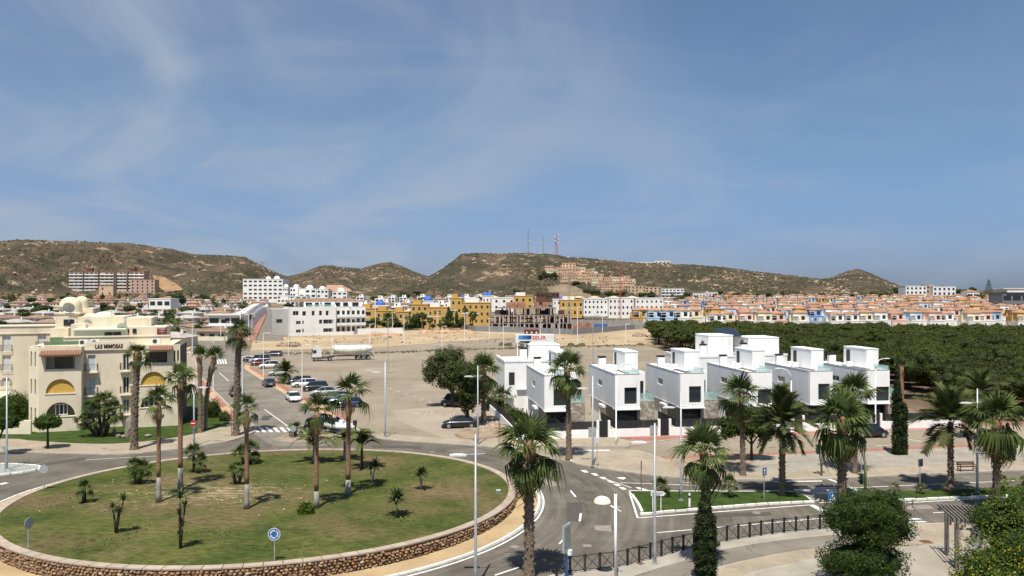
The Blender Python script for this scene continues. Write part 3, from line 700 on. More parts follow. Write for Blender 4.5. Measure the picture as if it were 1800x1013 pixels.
for i in range(3):      # crossing by the first villa: long stripes
    y = 791.5+i*2.9; mark([(1014+i*5, y), (1070+i*4, y-.4), (1074+i*4, y+1.1), (1018+i*5, y+1.4)])
for x0, y0 in ((1026, 829), (1044, 834.5), (1059, 841), (1072, 847), (1083, 853), (1093, 859)):
    mark([(x0-6, y0-2), (x0+3, y0-2), (x0+9, y0+2), (x0+1, y0+2)])
mark([(1116, 857), (1126, 857.5), (1140, 862.5), (1128, 862)])
mark([(1084, 840), (1096, 839.3), (1101, 841), (1096, 843.5), (1090, 842.5)])
mline((1090, 849), (1230, 854), .12); mline((1200, 848.5), (1290, 852), .12, dash=2, gap=2)
mark([(1246, 861), (1256, 861), (1276, 865.6), (1262, 865.6)])
mline((1122, 911), (1425, 888), .14); mline((1107, 868), (1121, 911), .14); mline((1440, 884.5), (1530, 878), .12); mline((1560, 886), (1900, 868), .14)
mline((1155, 937), (1500, 907), .12, dash=18, gap=0); mline((1435, 868), (1525, 866), .3); 
for x0 in (1003, 1005):
    pass
mline((1003, 863), (1012, 874), .16); mline((1021, 903), (1019, 917), .16); mline((870, 1012), (912, 998), .14); mline((983, 957), (990, 949), .12); mline((1066, 843), (1110, 858), .1)
for i, y in enumerate((858, 861.5, 865)): mark([(1402+i*8, y), (1474, y-.6), (1478, y+1), (1408+i*8, y+1.5)])
mline((1360, 847.5), (1445, 846), .3); mline((1457, 843), (1478, 850), .3)
mline((1480, 852), (1512, 865), .4); mline((1426, 888), (1448, 899), .5)
for i in range(3): mark([(1592, 912+i*5), (1612+i*9, 911.5+i*5), (1622+i*9, 913.5+i*5), (1596, 914.5+i*5)])
mline((1500, 858), (1800, 845), .12); mline((1640, 902), (1680, 900), .12)
mline((465, 720), (520, 760), .12); mline((385, 655), (402, 670), .12); mline((150, 809), (275, 802), .1); mline((0, 852), (12, 849), .5)
mline((645, 649), (665, 656), .12); mline((668, 655), (682, 655), .1)
zebra((325, 618), (360, 619), (363, 622), (326, 621), 7); zebra((382, 640), (400, 640), (398, 632), (378, 632), 4)
mline((1330, 795), (1350, 800), .1); mline((1540, 784), (1580, 782), .1); mline((1390, 779), (1408, 785), .1); mline((1590, 771), (1620, 777), .1)
# parking bays, worn
for i in range(7): mline((985-300+i*14, 683+i*4.5), (988-300+i*14, 684.2+i*4.5), .1)

# repairs, oil stains and covers in the roads
PATCH = mat('asphalt_repair', (.075, .068, .058), var=.2, scale=3, det=8, rough=.9, bump=.2, bscale=20)
PATCL = mat('pale_repair', (.23, .20, .165), var=.15, scale=2, det=8, rough=.9)
rp = random.Random(5)
for i, (px, py, w, d, m) in enumerate(((1010, 900, 5, 1.2, PATCH), (1060, 930, 1.4, 1.2, PATCL), (760, 985, 3.2, .8, PATCH), (960, 845, 4, 1.0, PATCL), (1290, 905, 6, .9, PATCH), (1600, 893, 4, 1.1, PATCL), (320, 806, 5, .9, PATCL), (110, 812, 4, 1.2, PATCH), (470, 735, 1.2, 4, PATCH), (430, 700, 1.0, 3, PATCL), (700, 786, 5, 1.2, PATCH), (1500, 782, 6, 1.0, PATCL), (1240, 790, 3, 1.4, PATCL), (720, 690, 6, 3, PATCL), (600, 660, 9, 2, PATCL), (900, 660, 8, 3, PATCL), (560, 745, 2, 1.5, PATCH), (1350, 858, 4, .8, PATCH))):
    x, y = G(px, py); a = rp.uniform(-.25, .25)+(math.atan2(y-RC[1], x-RC[0])+PI/2 if math.hypot(x-RC[0], y-RC[1]) < 30 else .1); ca, sa = math.cos(a), math.sin(a)
    P = [(x+u_*ca-v_*sa, y+u_*sa+v_*ca) for u_, v_ in ((-w/2, -d/2), (w/2+rp.uniform(-.3, .3), -d/2), (w/2, d/2), (-w/2+rp.uniform(-.3, .3), d/2))]
    mark(P, True, .0225, m).name = 'asphalt_repair'
for px, py in ((1032, 960), (905, 962), (1085, 892), (1330, 902), (760, 795), (380, 800), (462, 712), (1560, 788), (1200, 846), (1700, 840)):
    x, y = G(px, py); mark([(x+.33*math.cos(2*PI*k/14), y+.33*math.sin(2*PI*k/14)) for k in range(14)], True, .0235, MATS['grey_cover']).name = 'manhole_cover'
# ------------------------------------------------------------------ building materials
WALLW = mat('white_render', (.81, .81, .79), var=.04, scale=1.1, det=11, rough=.8, bump=.06, bscale=10, stretch=(1, 1, .4), col3=(.66, .65, .61), scale3=.9, lo3=.56, hi3=.8)
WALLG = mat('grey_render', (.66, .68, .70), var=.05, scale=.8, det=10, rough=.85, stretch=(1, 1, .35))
CREAM = mat('cream_render', (.66, .575, .435), var=.07, scale=.45, det=12, rough=.9, bump=.1, bscale=6, stretch=(1, 1, .45), col3=(.50, .43, .32), scale3=.7, lo3=.54, hi3=.78)
CREAM2 = mat('pale_cream_render', (.70, .63, .47), var=.08, scale=.5, det=10, rough=.9)
GREENT = mat('green_terrace', (.12, .19, .11), var=.2, scale=1)
OCHW = mat('ochre_awning', (.52, .33, .07), var=.08, scale=3)
TERRA = mat('terracotta', (.26, .135, .085), var=.22, scale=6, det=6, bump=.4, bscale=14)
TERRB = mat('pale_terracotta', (.58, .36, .23), var=.22, scale=2.5, det=6)
BLACKM = mat('black_metal', (.025, .025, .028), rough=.5)
GREYM = mat('galvanised_metal', (.42, .44, .45), rough=.5, metal=.5, var=.08, scale=3)
WHITEM = mat('white_metal', (.78, .78, .76), rough=.45)
DARKGL = M_glass(); BLUEGL = mat('balustrade_glass', (.35, .55, .52), rough=.05, spec=.6, alpha=.38)
FRAMEW = mat('white_frame', (.75, .75, .73), rough=.5); FRAMED = mat('dark_frame', (.035, .037, .04), rough=.45)
STONEW = mat('stone_cladding', (.42, .38, .31), col2=(.20, .17, .13), scale=3.2, det=7, bump=.7, bscale=7)
SHUT = mat('roller_shutter', (.55, .55, .52), var=.05, scale=2, stretch=(1, 1, 30))
DOME = mat('dome_render', (.70, .62, .42), var=.1, scale=.8, det=9)
WC = {}
def window(parent, x, y, z, w, h, rz=0, mull=1, fr=None, pane=None, fw=.06, bars=0, name='window', grp=None):
    fr = fr or FRAMEW; pane = pane or DARKGL
    k = (round(w, 2), round(h, 2), mull, bars, fr.name, pane.name, fw, name)
    if k not in WC:
        b = MB(); d = .07
        b.box(0, 0, 0, w, d, fw); b.box(0, 0, h-fw, w, d, h); b.box(0, 0, fw, fw, d, h-fw); b.box(w-fw, 0, fw, w, d, h-fw)
        for i in range(1, mull): xx = w*i/mull; b.box(xx-fw/2, 0, fw, xx+fw/2, d, h-fw)
        for i in range(bars): zz = h*(i+1)/(bars+1); b.box(fw, -.01, zz-.02, w-fw, d-.02, zz+.02)
        p = MB().box(fw*.6, d*.4, fw*.6, w-fw*.6, d*.75, h-fw*.6)
        WC[k] = (b.mesh(name, fr), p.mesh('pane', pane))
    o = inst(WC[k][0], name, parent, (x, y, z), (0, 0, rz)); inst(WC[k][1], 'pane', o); return o
def text_obj(txt, size, mt, parent, loc, rot, ext=.03, name='lettering', sx=1):
    cu = bpy.data.curves.new(name, 'FONT'); cu.body = txt; cu.size = size; cu.extrude = ext; cu.offset = size*.018
    t = bpy.data.objects.new(name, cu); COL.objects.link(t); dg = bpy.context.evaluated_depsgraph_get()
    me = bpy.data.meshes.new_from_object(t.evaluated_get(dg)); me.name = name
    bpy.data.objects.remove(t); me.materials.clear(); me.materials.append(mt)
    return inst(me, name, parent, loc, rot, (sx, 1, 1))
def rail(parent, x0, x1, y, z, h=.95, m=None, dep=.5, n=None, name='balcony_rail'):
    """little balcony rail that projects dep in front of a wall at y"""
    m = m or BLACKM; b = MB(); r = .018
    P = [(x0, y), (x0, y-dep), (x1, y-dep), (x1, y)]
    for zz in (z+h, z+.12):
        for p, q in zip(P, P[1:]): b.tube([(*p, zz), (*q, zz)], r, 4)
    for p, q in zip(P, P[1:]):
        L_ = math.hypot(q[0]-p[0], q[1]-p[1]); k = max(2, int(L_/.13))
        for i in range(k+1): t = i/k; xx = p[0]+(q[0]-p[0])*t; yy = p[1]+(q[1]-p[1])*t; b.tube([(xx, yy, z+.1), (xx, yy, z+h)], r*.6, 4)
    return b.build(name, m, parent)
# ------------------------------------------------------------------ the cream apartment house
def mimosas():
    A = R(18); o = empty('apartment_house', (-57.0, 90.6, 0), A, 'cream three storey apartment house with arches, roof domes and sign lettering beside the roundabout', 'apartment building')
    def u(px, v=0):   # local x of a photo column on the plane y=v
        k = (px-900)/F; X0 = -57.0-v*math.sin(A); Y0 = 90.6+v*math.cos(A)
        return (k*Y0-X0)/(math.cos(A)-k*math.sin(A))
    def zz(py, uu, v=0): Y = 90.6+v*math.cos(A)+uu*math.sin(A); return H-(py-HZ)*Y/F
    T = 10.3
    def loggia(b, x0, x1, z0, z1, y, m):     # back wall of a recessed balcony
        pass
    # left wing
    ul0, ul1 = u(68), u(143); w = ul1-ul0
    aL = (u(80)-ul0, u(132)-ul0)
    b = MB(); b.panel((ul0, 0, 0), 0, w, T, [rect(aL[0], 7.65, aL[1], 9.15), arch(aL[0], 4.75, aL[1], 6.45), arch(aL[0], 2.0, aL[1], 3.65)], .35)
    b.box(ul0, 1.7, 0, ul1, 12, T); b.box(ul0, .35, 0, ul0+.3, 1.7, T); b.box(ul1-.3, .35, 0, ul1, 11, T)
    for z in (0, 4.4, 7.3, T-.5): b.box(ul0+.3, .35, z, ul1-.3, 1.7, z+.25)
    b.build('left_wing_wall', CREAM, o)
    # bevelled corner with slit openings
    x0, x1 = u(51, 1.5), ul0; L_ = math.hypot(x1-x0, 1.4); ang = -math.atan2(1.4, x1-x0)
    b = MB(); hs = []
    for za in (1.2, 4.6, 7.9):
        for f in (.18, .58): hs.append(slit(L_*f, za, L_*f+.30, za+1.9))
    b.panel((x0, 1.4, 0), ang, L_, T, hs, .3); b.box(x0+.0, 1.9, 0, ul0+.2, 11, T); b.build('corner_wall', CREAM2, o)
    p = MB().box(0, 0, 0, L_-.1, .04, T-.3); q = p.build('stair_glazing', DARKGL, o, loc=(x0+.12, 1.62, 0.1), rot=(0, 0, ang))
    # openings of the left wing
    for xa, xb, tag_ in ((ul0+aL[0], ul0+aL[1], 0),):
        MB().box(xa+.6, 1.62, 7.6, xb-.6, 1.69, 9.0).build('shutter', mat('brown_shutter', (.20, .165, .11), rough=.7), o)
        MB().box(xa-.15, -.06, 7.53, xb+.15, .34, 7.64).build('sill', CREAM2, o)
        MB().panel((xa+.01, .12, 4.76), 0, xb-xa-.02, 1.69, [], .05)
        b = MB(); n = 14; c = (xb-xa)/2
        pts = [(xa+c+(c-.01)*math.cos(PI*i/n), 4.77+1.67*math.sin(PI*i/n)) for i in range(n+1)]
        b.add([(x, .22, z) for x, z in pts]+[(x, .27, z) for x, z in pts], [tuple(range(n+1))[::-1], tuple(range(n+1, 2*n+2))]); b.build('awning', OCHW, o)
        MB().box(xa-.1, -.06, 4.64, xb+.1, .34, 4.745).build('sill', CREAM2, o)
        window(o, xa+.9, .55, 2.05, (xb-xa)-1.8, 1.35, mull=3, fw=.1)
        MB().box(xa-.1, -.06, 1.89, xb+.1, .34, 1.995).build('sill', CREAM2, o)
    # right wing
    ur0, ur1 = u(233), u(303); w = ur1-ur0
    a3 = (u(255)-ur0, u(294)-ur0); a2 = (u(247)-ur0, u(292)-ur0)
    b = MB(); b.panel((ur0, 0, 0), 0, w, T, [rect(a3[0], 8.1, a3[1], 9.45), arch(a2[0], 5.35, a2[1], 7.0), arch(a2[0], 2.6, a2[1], 4.2)], .35)
    b.box(ur0, 1.7, 0, ur1, 11, T); b.box(ur0, .35, 0, ur0+.3, 1.7, T); b.box(ur1-.3, .35, 0, ur1, 1.7, T)
    for z in (0, 4.9, 7.8, T-.5): b.box(ur0+.3, .35, z, ur1-.3, 1.7, z+.25)
    b.build('right_wing_wall', CREAM, o)
    window(o, ur0+a3[0]+.35, 1.5, 8.15, 1.9, 1.2, mull=2, fr=FRAMED)
    xa, xb = ur0+a2[0], ur0+a2[1]; n = 14; c = (xb-xa)/2
    pts = [(xa+c+(c-.01)*math.cos(PI*i/n), 5.36+1.62*math.sin(PI*i/n)) for i in range(n+1)]
    MB().add([(x, .22, z) for x, z in pts]+[(x, .27, z) for x, z in pts], [tuple(range(n+1))[::-1], tuple(range(n+1, 2*n+2))]).build('awning', OCHW, o)
    window(o, xa+.3, .55, 2.65, (xb-xa)-.6, 1.25, mull=4, fw=.08)
    for a_, c_, z in ((xa, xb, 5.24), (xa, xb, 2.49), (ur0+a3[0], ur0+a3[1], 7.99)): MB().box(a_-.1, -.06, z, c_+.1, .34, z+.105).build('sill', CREAM2, o)
    # right corner turret with slits
    MB().panel((ur1, .0, 0), R(8), .9, T, [slit(.15, 8.2, .35, 9.6), slit(.55, 8.2, .75, 9.6)], .3).build('corner_wall', CREAM2, o)
    MB().box(ur1+.02, .31, 0, ur1+.86, 9, T-.2).build('corner_wall', mat('painted_reveal_shade', (.10, .09, .07)), o)  # near-black colour stands in for the shade behind the slits
    # middle: recessed wall with french windows
    um0, um1 = ul1, ur0; v = 1.5; w = um1-um0
    ca = (u(154, v)-um0, u(168, v)-um0); cb = (u(216, v)-um0, u(227, v)-um0); lev = ((7.15, 9.15), (4.25, 6.3), (1.75, 3.5))
    hs = [rect(c[0], a, c[1], bb) for c in (ca, cb) for a, bb in lev]
    b = MB(); b.panel((um0, v, 0), 0, w, 9.75, hs, .3); b.box(um0, v+.5, 0, um1, 11, 9.7); b.box(um0, v-.18, 9.72, um1, v+.6, 9.86); b.build('middle_wall', CREAM, o)
    MB().box(um0, v-.1, 9.862, um1, v+.25, 10.75).build('sign_wall', CREAM2, o)
    for c in (ca, cb):
        for i, (a, bb) in enumerate(lev):
            window(o, um0+c[0], v+.16, a, c[1]-c[0], bb-a, mull=2 if c is cb else 1, pane=None if c is cb else mat('pale_blind', (.45, .52, .55), rough=.6), bars=0 if i < 2 else 6, fw=.07)
            if i < 2 or c is cb:
                MB().box(um0+c[0]-.3, v-.6, a-.2, um0+c[1]+.3, v-.005, a-.03).build('balcony_slab', CREAM2, o)
                rail(o, um0+c[0]-.25, um0+c[1]+.25, v-.01, a-.03, .95, dep=.52)
    ub = u(167, v-.1); ue = u(216, v-.1)
    t = text_obj('LAS MIMOSAS', .74, mat('sign_brown', (.05, .02, .015), rough=.5), o, (ub, v-.14, 9.93), (PI/2, 0, 0), .03, 'sign_lettering')
    wt = max(p.co.x for p in t.data.vertices); t.scale.x = (ue-ub)/wt
    # tiled little roofs over the top loggias
    def tiles(x0, x1, z, y0=-.75, y1=0.0):
        f = MB().add([(x0, y0, z-.06), (x1, y0, z-.06), (x1, y1, z+.42), (x0, y1, z+.42), (x0, y0, z-.12), (x1, y0, z-.12), (x1, y1, z+.0), (x0, y1, z+.0)],
                     [(0,1,2,3),(4,7,6,5),(0,4,5,1),(1,5,6,2),(3,7,4,0)]).build('tile_roof', TERRA, o)
        n = int((x1-x0)/.27); tm = None
        q = MB(); k = 5
        for j in range(k+1): a = PI*j/k; q.v += [(.125*math.cos(a), y0-.04, .11*math.sin(a)-.06), (.125*math.cos(a), y1, .11*math.sin(a)+.42)]
        for j in range(k): q.f.append((2*j, 2*j+2, 2*j+3, 2*j+1)); q.m.append(0)
        q.f.append(tuple(2*j for j in range(k+1))); q.m.append(0)
        me = q.mesh('tile', TERRA)
        for j in range(n): inst(me, 'tile', f, (x0+(j+.5)*(x1-x0)/n, 0, z))
    tiles(u(71), ul1+.1, 9.42); tiles(u(262), ur1+.05, 9.75)
    # parapet bands and terraces on top
    MB().box(u(54, 1), 1.6, T, ul1, 2.0, T+.12).build('parapet_cap', CREAM2, o)
    MB().box(u(76, 2), 2.2, T, ul1+.2, 2.5, T+.55).box(u(76, 2), 5, T, ul1+.2, 5.3, T+.9).build('terrace_edge', GREENT, o)
    b = MB(); b.box(u(113, 3), 2.6, T-.2, u(300, 3), 2.9, 11.25); b.box(u(113, 3), 2.5, 11.252, u(300, 3), 3.0, 11.4); b.build('terrace_wall', CREAM2, o)
    b = MB(); b.box(u(130, 5), 5, 9, u(222, 5), 11, 12.05); b.box(u(127, 5), 4.6, 12.052, u(222, 5), 11, 12.2); b.build('attic_wall', mat('mint_render', (.66, .70, .54), var=.06, scale=1), o)
    b = MB(); b.box(u(136, 9), 9, 11, u(218, 9), 16, 13.6); b.box(u(124, 8), 8.2, 11, u(150, 8), 12, 12.7); b.box(u(222, 7), 6.2, 9.5, u(292, 7), 12, 12.3); b.box(u(218, 9), 9.5, 9.5, u(265, 9), 16, 13.4); b.build('attic_wall', CREAM, o)
    for px, py in ((184, 592), (199, 592)): window(o, u(px, 5), 4.93, 11.3, .9, .45, fr=FRAMED)
    for px in (222, 235): window(o, u(px, 7), 6.12, 11.5, .45, .6, fr=FRAMED)
    MB().box(u(276, 6), 6.0, 11.2, u(293, 6), 6.17, 12.1).build('door_shutter', mat('maroon_shutter', (.16, .03, .03)), o)
    # air conditioners
    acm = MB().box(0, 0, 0, .95, .35, .7); fan = MB().tube([(.35, -.03, .35), (.35, .02, .35)], .27, 14)
    acme = acm.mesh('air_conditioner', FRAMEW); fme = fan.mesh('fan_grille', mat('fan_dark', (.06, .06, .06)))
    for px in (139, 160, 267):
        q = inst(acme, 'air_conditioner', o, (u(px, 2), 1.9, T+.02)); inst(fme, 'fan_grille', q)
    # domes
    def domes(px, py, rpx, vv, fl=1.0):
        uu = u(px, vv); Y = 90.6+vv*math.cos(A)+uu*math.sin(A); r = rpx*Y/F; z = H-(py-HZ)*Y/F
        d = MB().cyl(uu, vv, z-1.2, z+.12, r*1.03, n=28).build('drum', CREAM2, o, smooth=False)
        MB().dome(uu, vv, z+.12, r, r*.78*fl, 28, 8).build('dome', DOME, o, True)
    domes(162, 566, 19, 14, .9); domes(183, 565, 22, 11, .9); domes(237, 582, 13, 12); domes(257, 593, 16, 8)
    # tower with domes and dish aerials
    b = MB(); b.box(u(97, 12), 12, 8, u(135, 12), 18, 13.9); b.box(u(95, 12), 11.9, 13.902, u(140, 12), 18, 14.1); b.box(u(97, 13), 10.5, 8, u(128, 13), 12, 12.1); b.box(u(130, 14), 15, 8, u(160, 14), 20, 14.6); b.build('tower_wall', CREAM, o)
    window(o, u(112, 12), 11.92, 12.35, 1.25, .85, mull=2, fr=FRAMED)
    for px in (102, 115): window(o, u(px, 11), 10.43, 9.6, .42, 1.0, fr=FRAMEW)
    domes(124, 538, 17, 15, 1.1); domes(144, 531, 10, 17, 1.1)
    dm = GREYM
    for px, py, vv, s in ((121, 545, 11.5, .75), (215, 580, 6, .65), (154, 572, 9, .5), (108, 548, 12.5, .4)):
        uu = u(px, vv); z = zz(py, uu, vv); b = MB()
        b.tube([(0, 0, -1.4*s), (0, 0, .1)], .035, 6); b.dome(0, 0, 0, s, s*.25, 16, 4)
        q = MB(); q.dome(0, 0, 0, s, s*.22, 16, 4); me = q.mesh('satellite_dish', dm); dd = inst(me, 'satellite_dish', o, (uu, vv, z+.3), (R(-68), R(20), 0))
        MB().tube([(uu, vv+.1, z-1.6), (uu, vv+.1, z+.4)], .04, 6).build('dish_mast', dm, o)
    for px, vv, hgt in ((196, 10, 3.2), (285, 4, 1.5), (222, 8, 2.3), (320, 3, 2)):
        uu = u(px, vv); b = MB().tube([(uu, vv, T), (uu, vv, T+hgt+1.2)], .03, 5)
        for k in range(4): b.tube([(uu-.35, vv, T+hgt+k*.22), (uu+.35, vv, T+hgt+k*.22)], .014, 4)
        b.build('aerial', dm, o)
    # long wing to the left, set back
    V = 15; b = MB(); x0, x1 = u(-60, V), u(97, V)
    ws = [(u(4, V), u(19, V), 8.9, 11.1), (u(66, V), u(81, V), 9.3, 11.3), (u(4, V), u(19, V), 6.3, 8.3), (u(-40, V), u(-22, V), 6.3, 8.3), (u(4, V), u(17, V), 4.2, 5.3)]
    b.panel((x0, V, 0), 0, x1-x0, 12.2, [rect(a-x0, c, bb-x0, d) for a, bb, c, d in ws], .3); b.box(x0, V+.5, 0, x1, V+10, 12.1); b.box(x0, V-.12, 11.2, x1, V-.002, 11.32); b.build('rear_wing_wall', CREAM, o)
    MB().box(x0, V-.1, 12.203, x1, V+.5, 12.35).build('parapet_cap', CREAM2, o)
    for a, bb, c, d in ws:
        window(o, a, V+.15, c, bb-a, d-c, mull=2, pane=SHUT); rail(o, a-.15, bb+.15, V-.01, c, .85, dep=.25)
    MB().box(x0, V-3.5, 3.0, u(17, V), V, 3.2).box(x0, V-2.2, 0, x1+3, V-2.0, 2.6).build('porch', CREAM2, o)
    # boundary wall of the plot
    g = tag(MB().box(0, 0, 0, 1, 1, 1).mesh('x', CREAM), None) if False else None
    P0, P1 = G(-260, 765), G(54, 766)
    bw = MB().prism([P0, P1, (P1[0], P1[1]+.25), (P0[0], P0[1]+.25)], 0, 1.75).build('garden_wall', CREAM2)
    tag(bw, 'low cream garden wall running left from the arched apartment house', 'wall')
mimosas()
# ------------------------------------------------------------------ white villas
VA = R(8.56); VD = Vector((math.cos(VA), math.sin(VA)))
V0 = Vector((5.95, 90.4))
def vpos(px, off=0.0):
    k = (px-900)/F; o = V0+Vector((-VD.y, VD.x))*off
    t = (k*o.y-o.x)/(VD.x-k*VD.y); return o+VD*t
SOLAR = mat('solar_cell', (.02, .03, .05), rough=.15, spec=.7)
def chimney(o, x, y, z, h=1.25):
    c = MB().box(x, y, z, x+.95, y+.6, z+h).build('chimney', WALLW, o)
    MB().box(x-.03, y-.03, z+h+.08, x+.98, y+.63, z+h+.26).box(x+.1, y+.1, z+h, x+.85, y+.5, z+h+.08).build('chimney_cap', BLACKM, c)
def villa(px, label, kind=0):
    p = vpos(px); o = empty('villa', (p.x, p.y, 0), VA, label, 'villa', 'white cubic villas in the row along the street')
    Wd, D, Z0, Z1 = 3.05, 12.8, 2.85, 7.0
    wz0, wz1, wu0, wu1 = (3.42, 5.42, 1.1, 2.65) if kind != 1 else (3.1, 4.9, 1.2, 2.75)
    b = MB(); b.panel((0, 0, Z0), 0, Wd, Z1-Z0, [rect(wu0, wz0-Z0, wu1-.0 if kind != 1 else Wd-.05, wz1-Z0)], .3)
    b.box(.06, .3, Z0, .3, .32, Z1); b.box(Wd-.25, .3, Z0, Wd, D, Z1); b.box(.3, D-.25, Z0, Wd-.25, D, Z1); b.box(.3, .3, Z0, Wd-.25, D-.25, Z0+.2); b.box(.3, .3, Z1-.5, Wd-.25, D-.25, Z1-.35); b.box(-.02, -.18, Z0-.12, Wd+.06, 1.2, Z0-.002)
    b.box(0, .3, Z1-.14, .3, D, Z1); b.box(0, .3, Z0, .3, .5, Z1-.14); b.box(0, .3, Z0, .3, D, Z0+.10)
    b.build('upper_wall', WALLW, o)
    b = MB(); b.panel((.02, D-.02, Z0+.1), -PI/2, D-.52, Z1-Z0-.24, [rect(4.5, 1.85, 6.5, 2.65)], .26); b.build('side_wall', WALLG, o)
    window(o, .12, D-4.54, Z0+1.97, 1.96, .76, rz=-PI/2, mull=2, fr=FRAMEW, fw=.08)
    MB().box(.05, .5, Z0+1.75, .28, D-.3, Z0+1.8) 
    window(o, wu0, .16, wz0, (wu1 if kind != 1 else Wd-.05)-wu0, wz1-wz0, fr=FRAMED, fw=.05)
    # ground floor
    b = MB(); b.box(.25, 5.2, 0, .5, D, Z0); b.box(2.75, 1.4, 0, 2.95, D, Z0); b.box(.5, D-.3, 0, 2.75, D, Z0); b.box(-.35, 4.6, 2.35, .25, 6.6, 2.6); b.box(-.3, 6.4, 0, .25, 6.58, 2.35)
    b.build('lower_wall', WALLW, o)
    st = MB().box(.25, 1.3, 0, .5, 5.2, Z0).box(.5, 1.32, 2.5, 2.75, 1.6, Z0); st.build('stone_wall', STONEW, o)
    window(o, .5, 1.25, .1, 2.42, 2.38, fr=FRAMED, mull=3 if kind == 2 else 2, fw=.07, name='glass_door')
    # stone clad wing with roof terrace
    WX = 5.1
    b = MB(); b.box(2.96, .7, 0, WX, 1.0, 3.55); b.box(WX-.25, 1.0, 0, WX, D-1, 3.55); b.build('stone_wing_wall', STONEW, o)
    # individual cladding stones on the wing front
    rr = random.Random(int(px)); cl = MB()
    z = .08
    while z < 3.45:
        h = rr.uniform(.16, .30); x = 2.98
        while x < WX-.05:
            w = min(rr.uniform(.2, .5), WX-x-.02); d = rr.uniform(.02, .06); cl.mi = rr.randrange(3)
            if w > .08: cl.box(x+.012, .7-d, z+.012, x+w-.012, .705, min(z+h, 3.52)-.012)
            x += w
        z += h
    q = cl.build('cladding_stone', [mat('clad_a', (.46, .41, .33), var=.2, scale=5), mat('clad_b', (.34, .29, .23), var=.2, scale=5), mat('clad_c', (.27, .23, .18), var=.2, scale=5)], o); q['kind'] = 'stuff'
    MB().box(3.06, .68, 3.552, WX+.03, 1.05, 3.64).box(3.06, 1.05, 3.4, WX, D-1, 3.53).build('terrace_floor', CONC, o)
    MB().box(3.08, .80, 3.65, WX-.05, .83, 4.6).box(WX-.08, .83, 3.65, WX-.05, 6, 4.6).build('glass_balustrade', BLUEGL, o)
    # setback upper storey over the wing
    MB().box(3.06, 3.2, 3.55, 4.75, D-1.5, 6.9).build('rear_wall', WALLW, o)
    window(o, 3.3, 3.1, 3.7, 1.2, 2.1, fr=FRAMED, name='terrace_door')
    # stair head on the roof
    x0, x1, y0, y1 = (2.25, 3.95, 3.6, 8.8) if kind != 2 else (1.9, 3.9, 3.6, 8.4)
    b = MB(); b.box(x0, y0, 6.9, x1, y1, 9.35); b.box(x0-.05, y0-.05, 9.352, x1+.05, y1+.05, 9.45); b.build('stair_head', WALLW, o)
    MB().box(x0-.05, y1-1.5, 7.0, x0-.003, y1-.7, 9.0).build('roof_door', FRAMED, o)
    chimney(o, .45, 9.3, 6.9)
    MB().box(-.02, .3, 7.002, .14, D, 7.05).box(-.02, -.03, 7.002, Wd+.02, .14, 7.05).build('parapet_cap', mat('zinc_cap', (.33, .34, .35), rough=.5), o)
    rr2 = random.Random(int(px)+1)
    for i in range(rr2.choice([1, 2])): MB().box(1.2+i*.0, 6.2+i*1.3, 6.9, 1.95, 6.55+i*1.3, 7.55).build('air_conditioner', FRAMEW, o)
    MB().tube([(rr2.uniform(.6, 1.8), 11.5, 6.9), (rr2.uniform(.6, 1.8), 11.5, 9.0)], .025, 5).build('aerial', GREYM, o)
    MB().tube([(.015, D-.4, 3.3), (.015, D-.4, 6.8)], .04, 6).build('downpipe', GREYM, o)
    if kind != 1 and rr2.random() < .2: MB().box(wu0+.06, .12, wz1-rr2.uniform(.4, 1.1), wu1-.06, .15, wz1-.05).build('blind', SHUT, o)
    MB().box(1.0, .12, 7.0, Wd-.06, .15, 7.55).box(Wd-.09, .15, 7.0, Wd-.06, 3.2, 7.55).build('roof_balustrade', BLUEGL, o)
    return o
villa(957, 'white cubic villa behind the tall trimmed palm, first of the front row', 0)
villa(1082, 'white cubic villa with grey side wall behind the arm lamp, second of the row', 0)
villa(1196, 'white villa whose ground floor has three pale glass bays, third of the front row', 2)
villa(1316, 'white villa with blind upper band above a dark window, fourth of the row', 1)
villa(1424, 'white villa behind the big fan palms, fifth of the front row', 0)
villa(1525, 'end villa of the white row, beside the dark pine wood and cypress', 1)
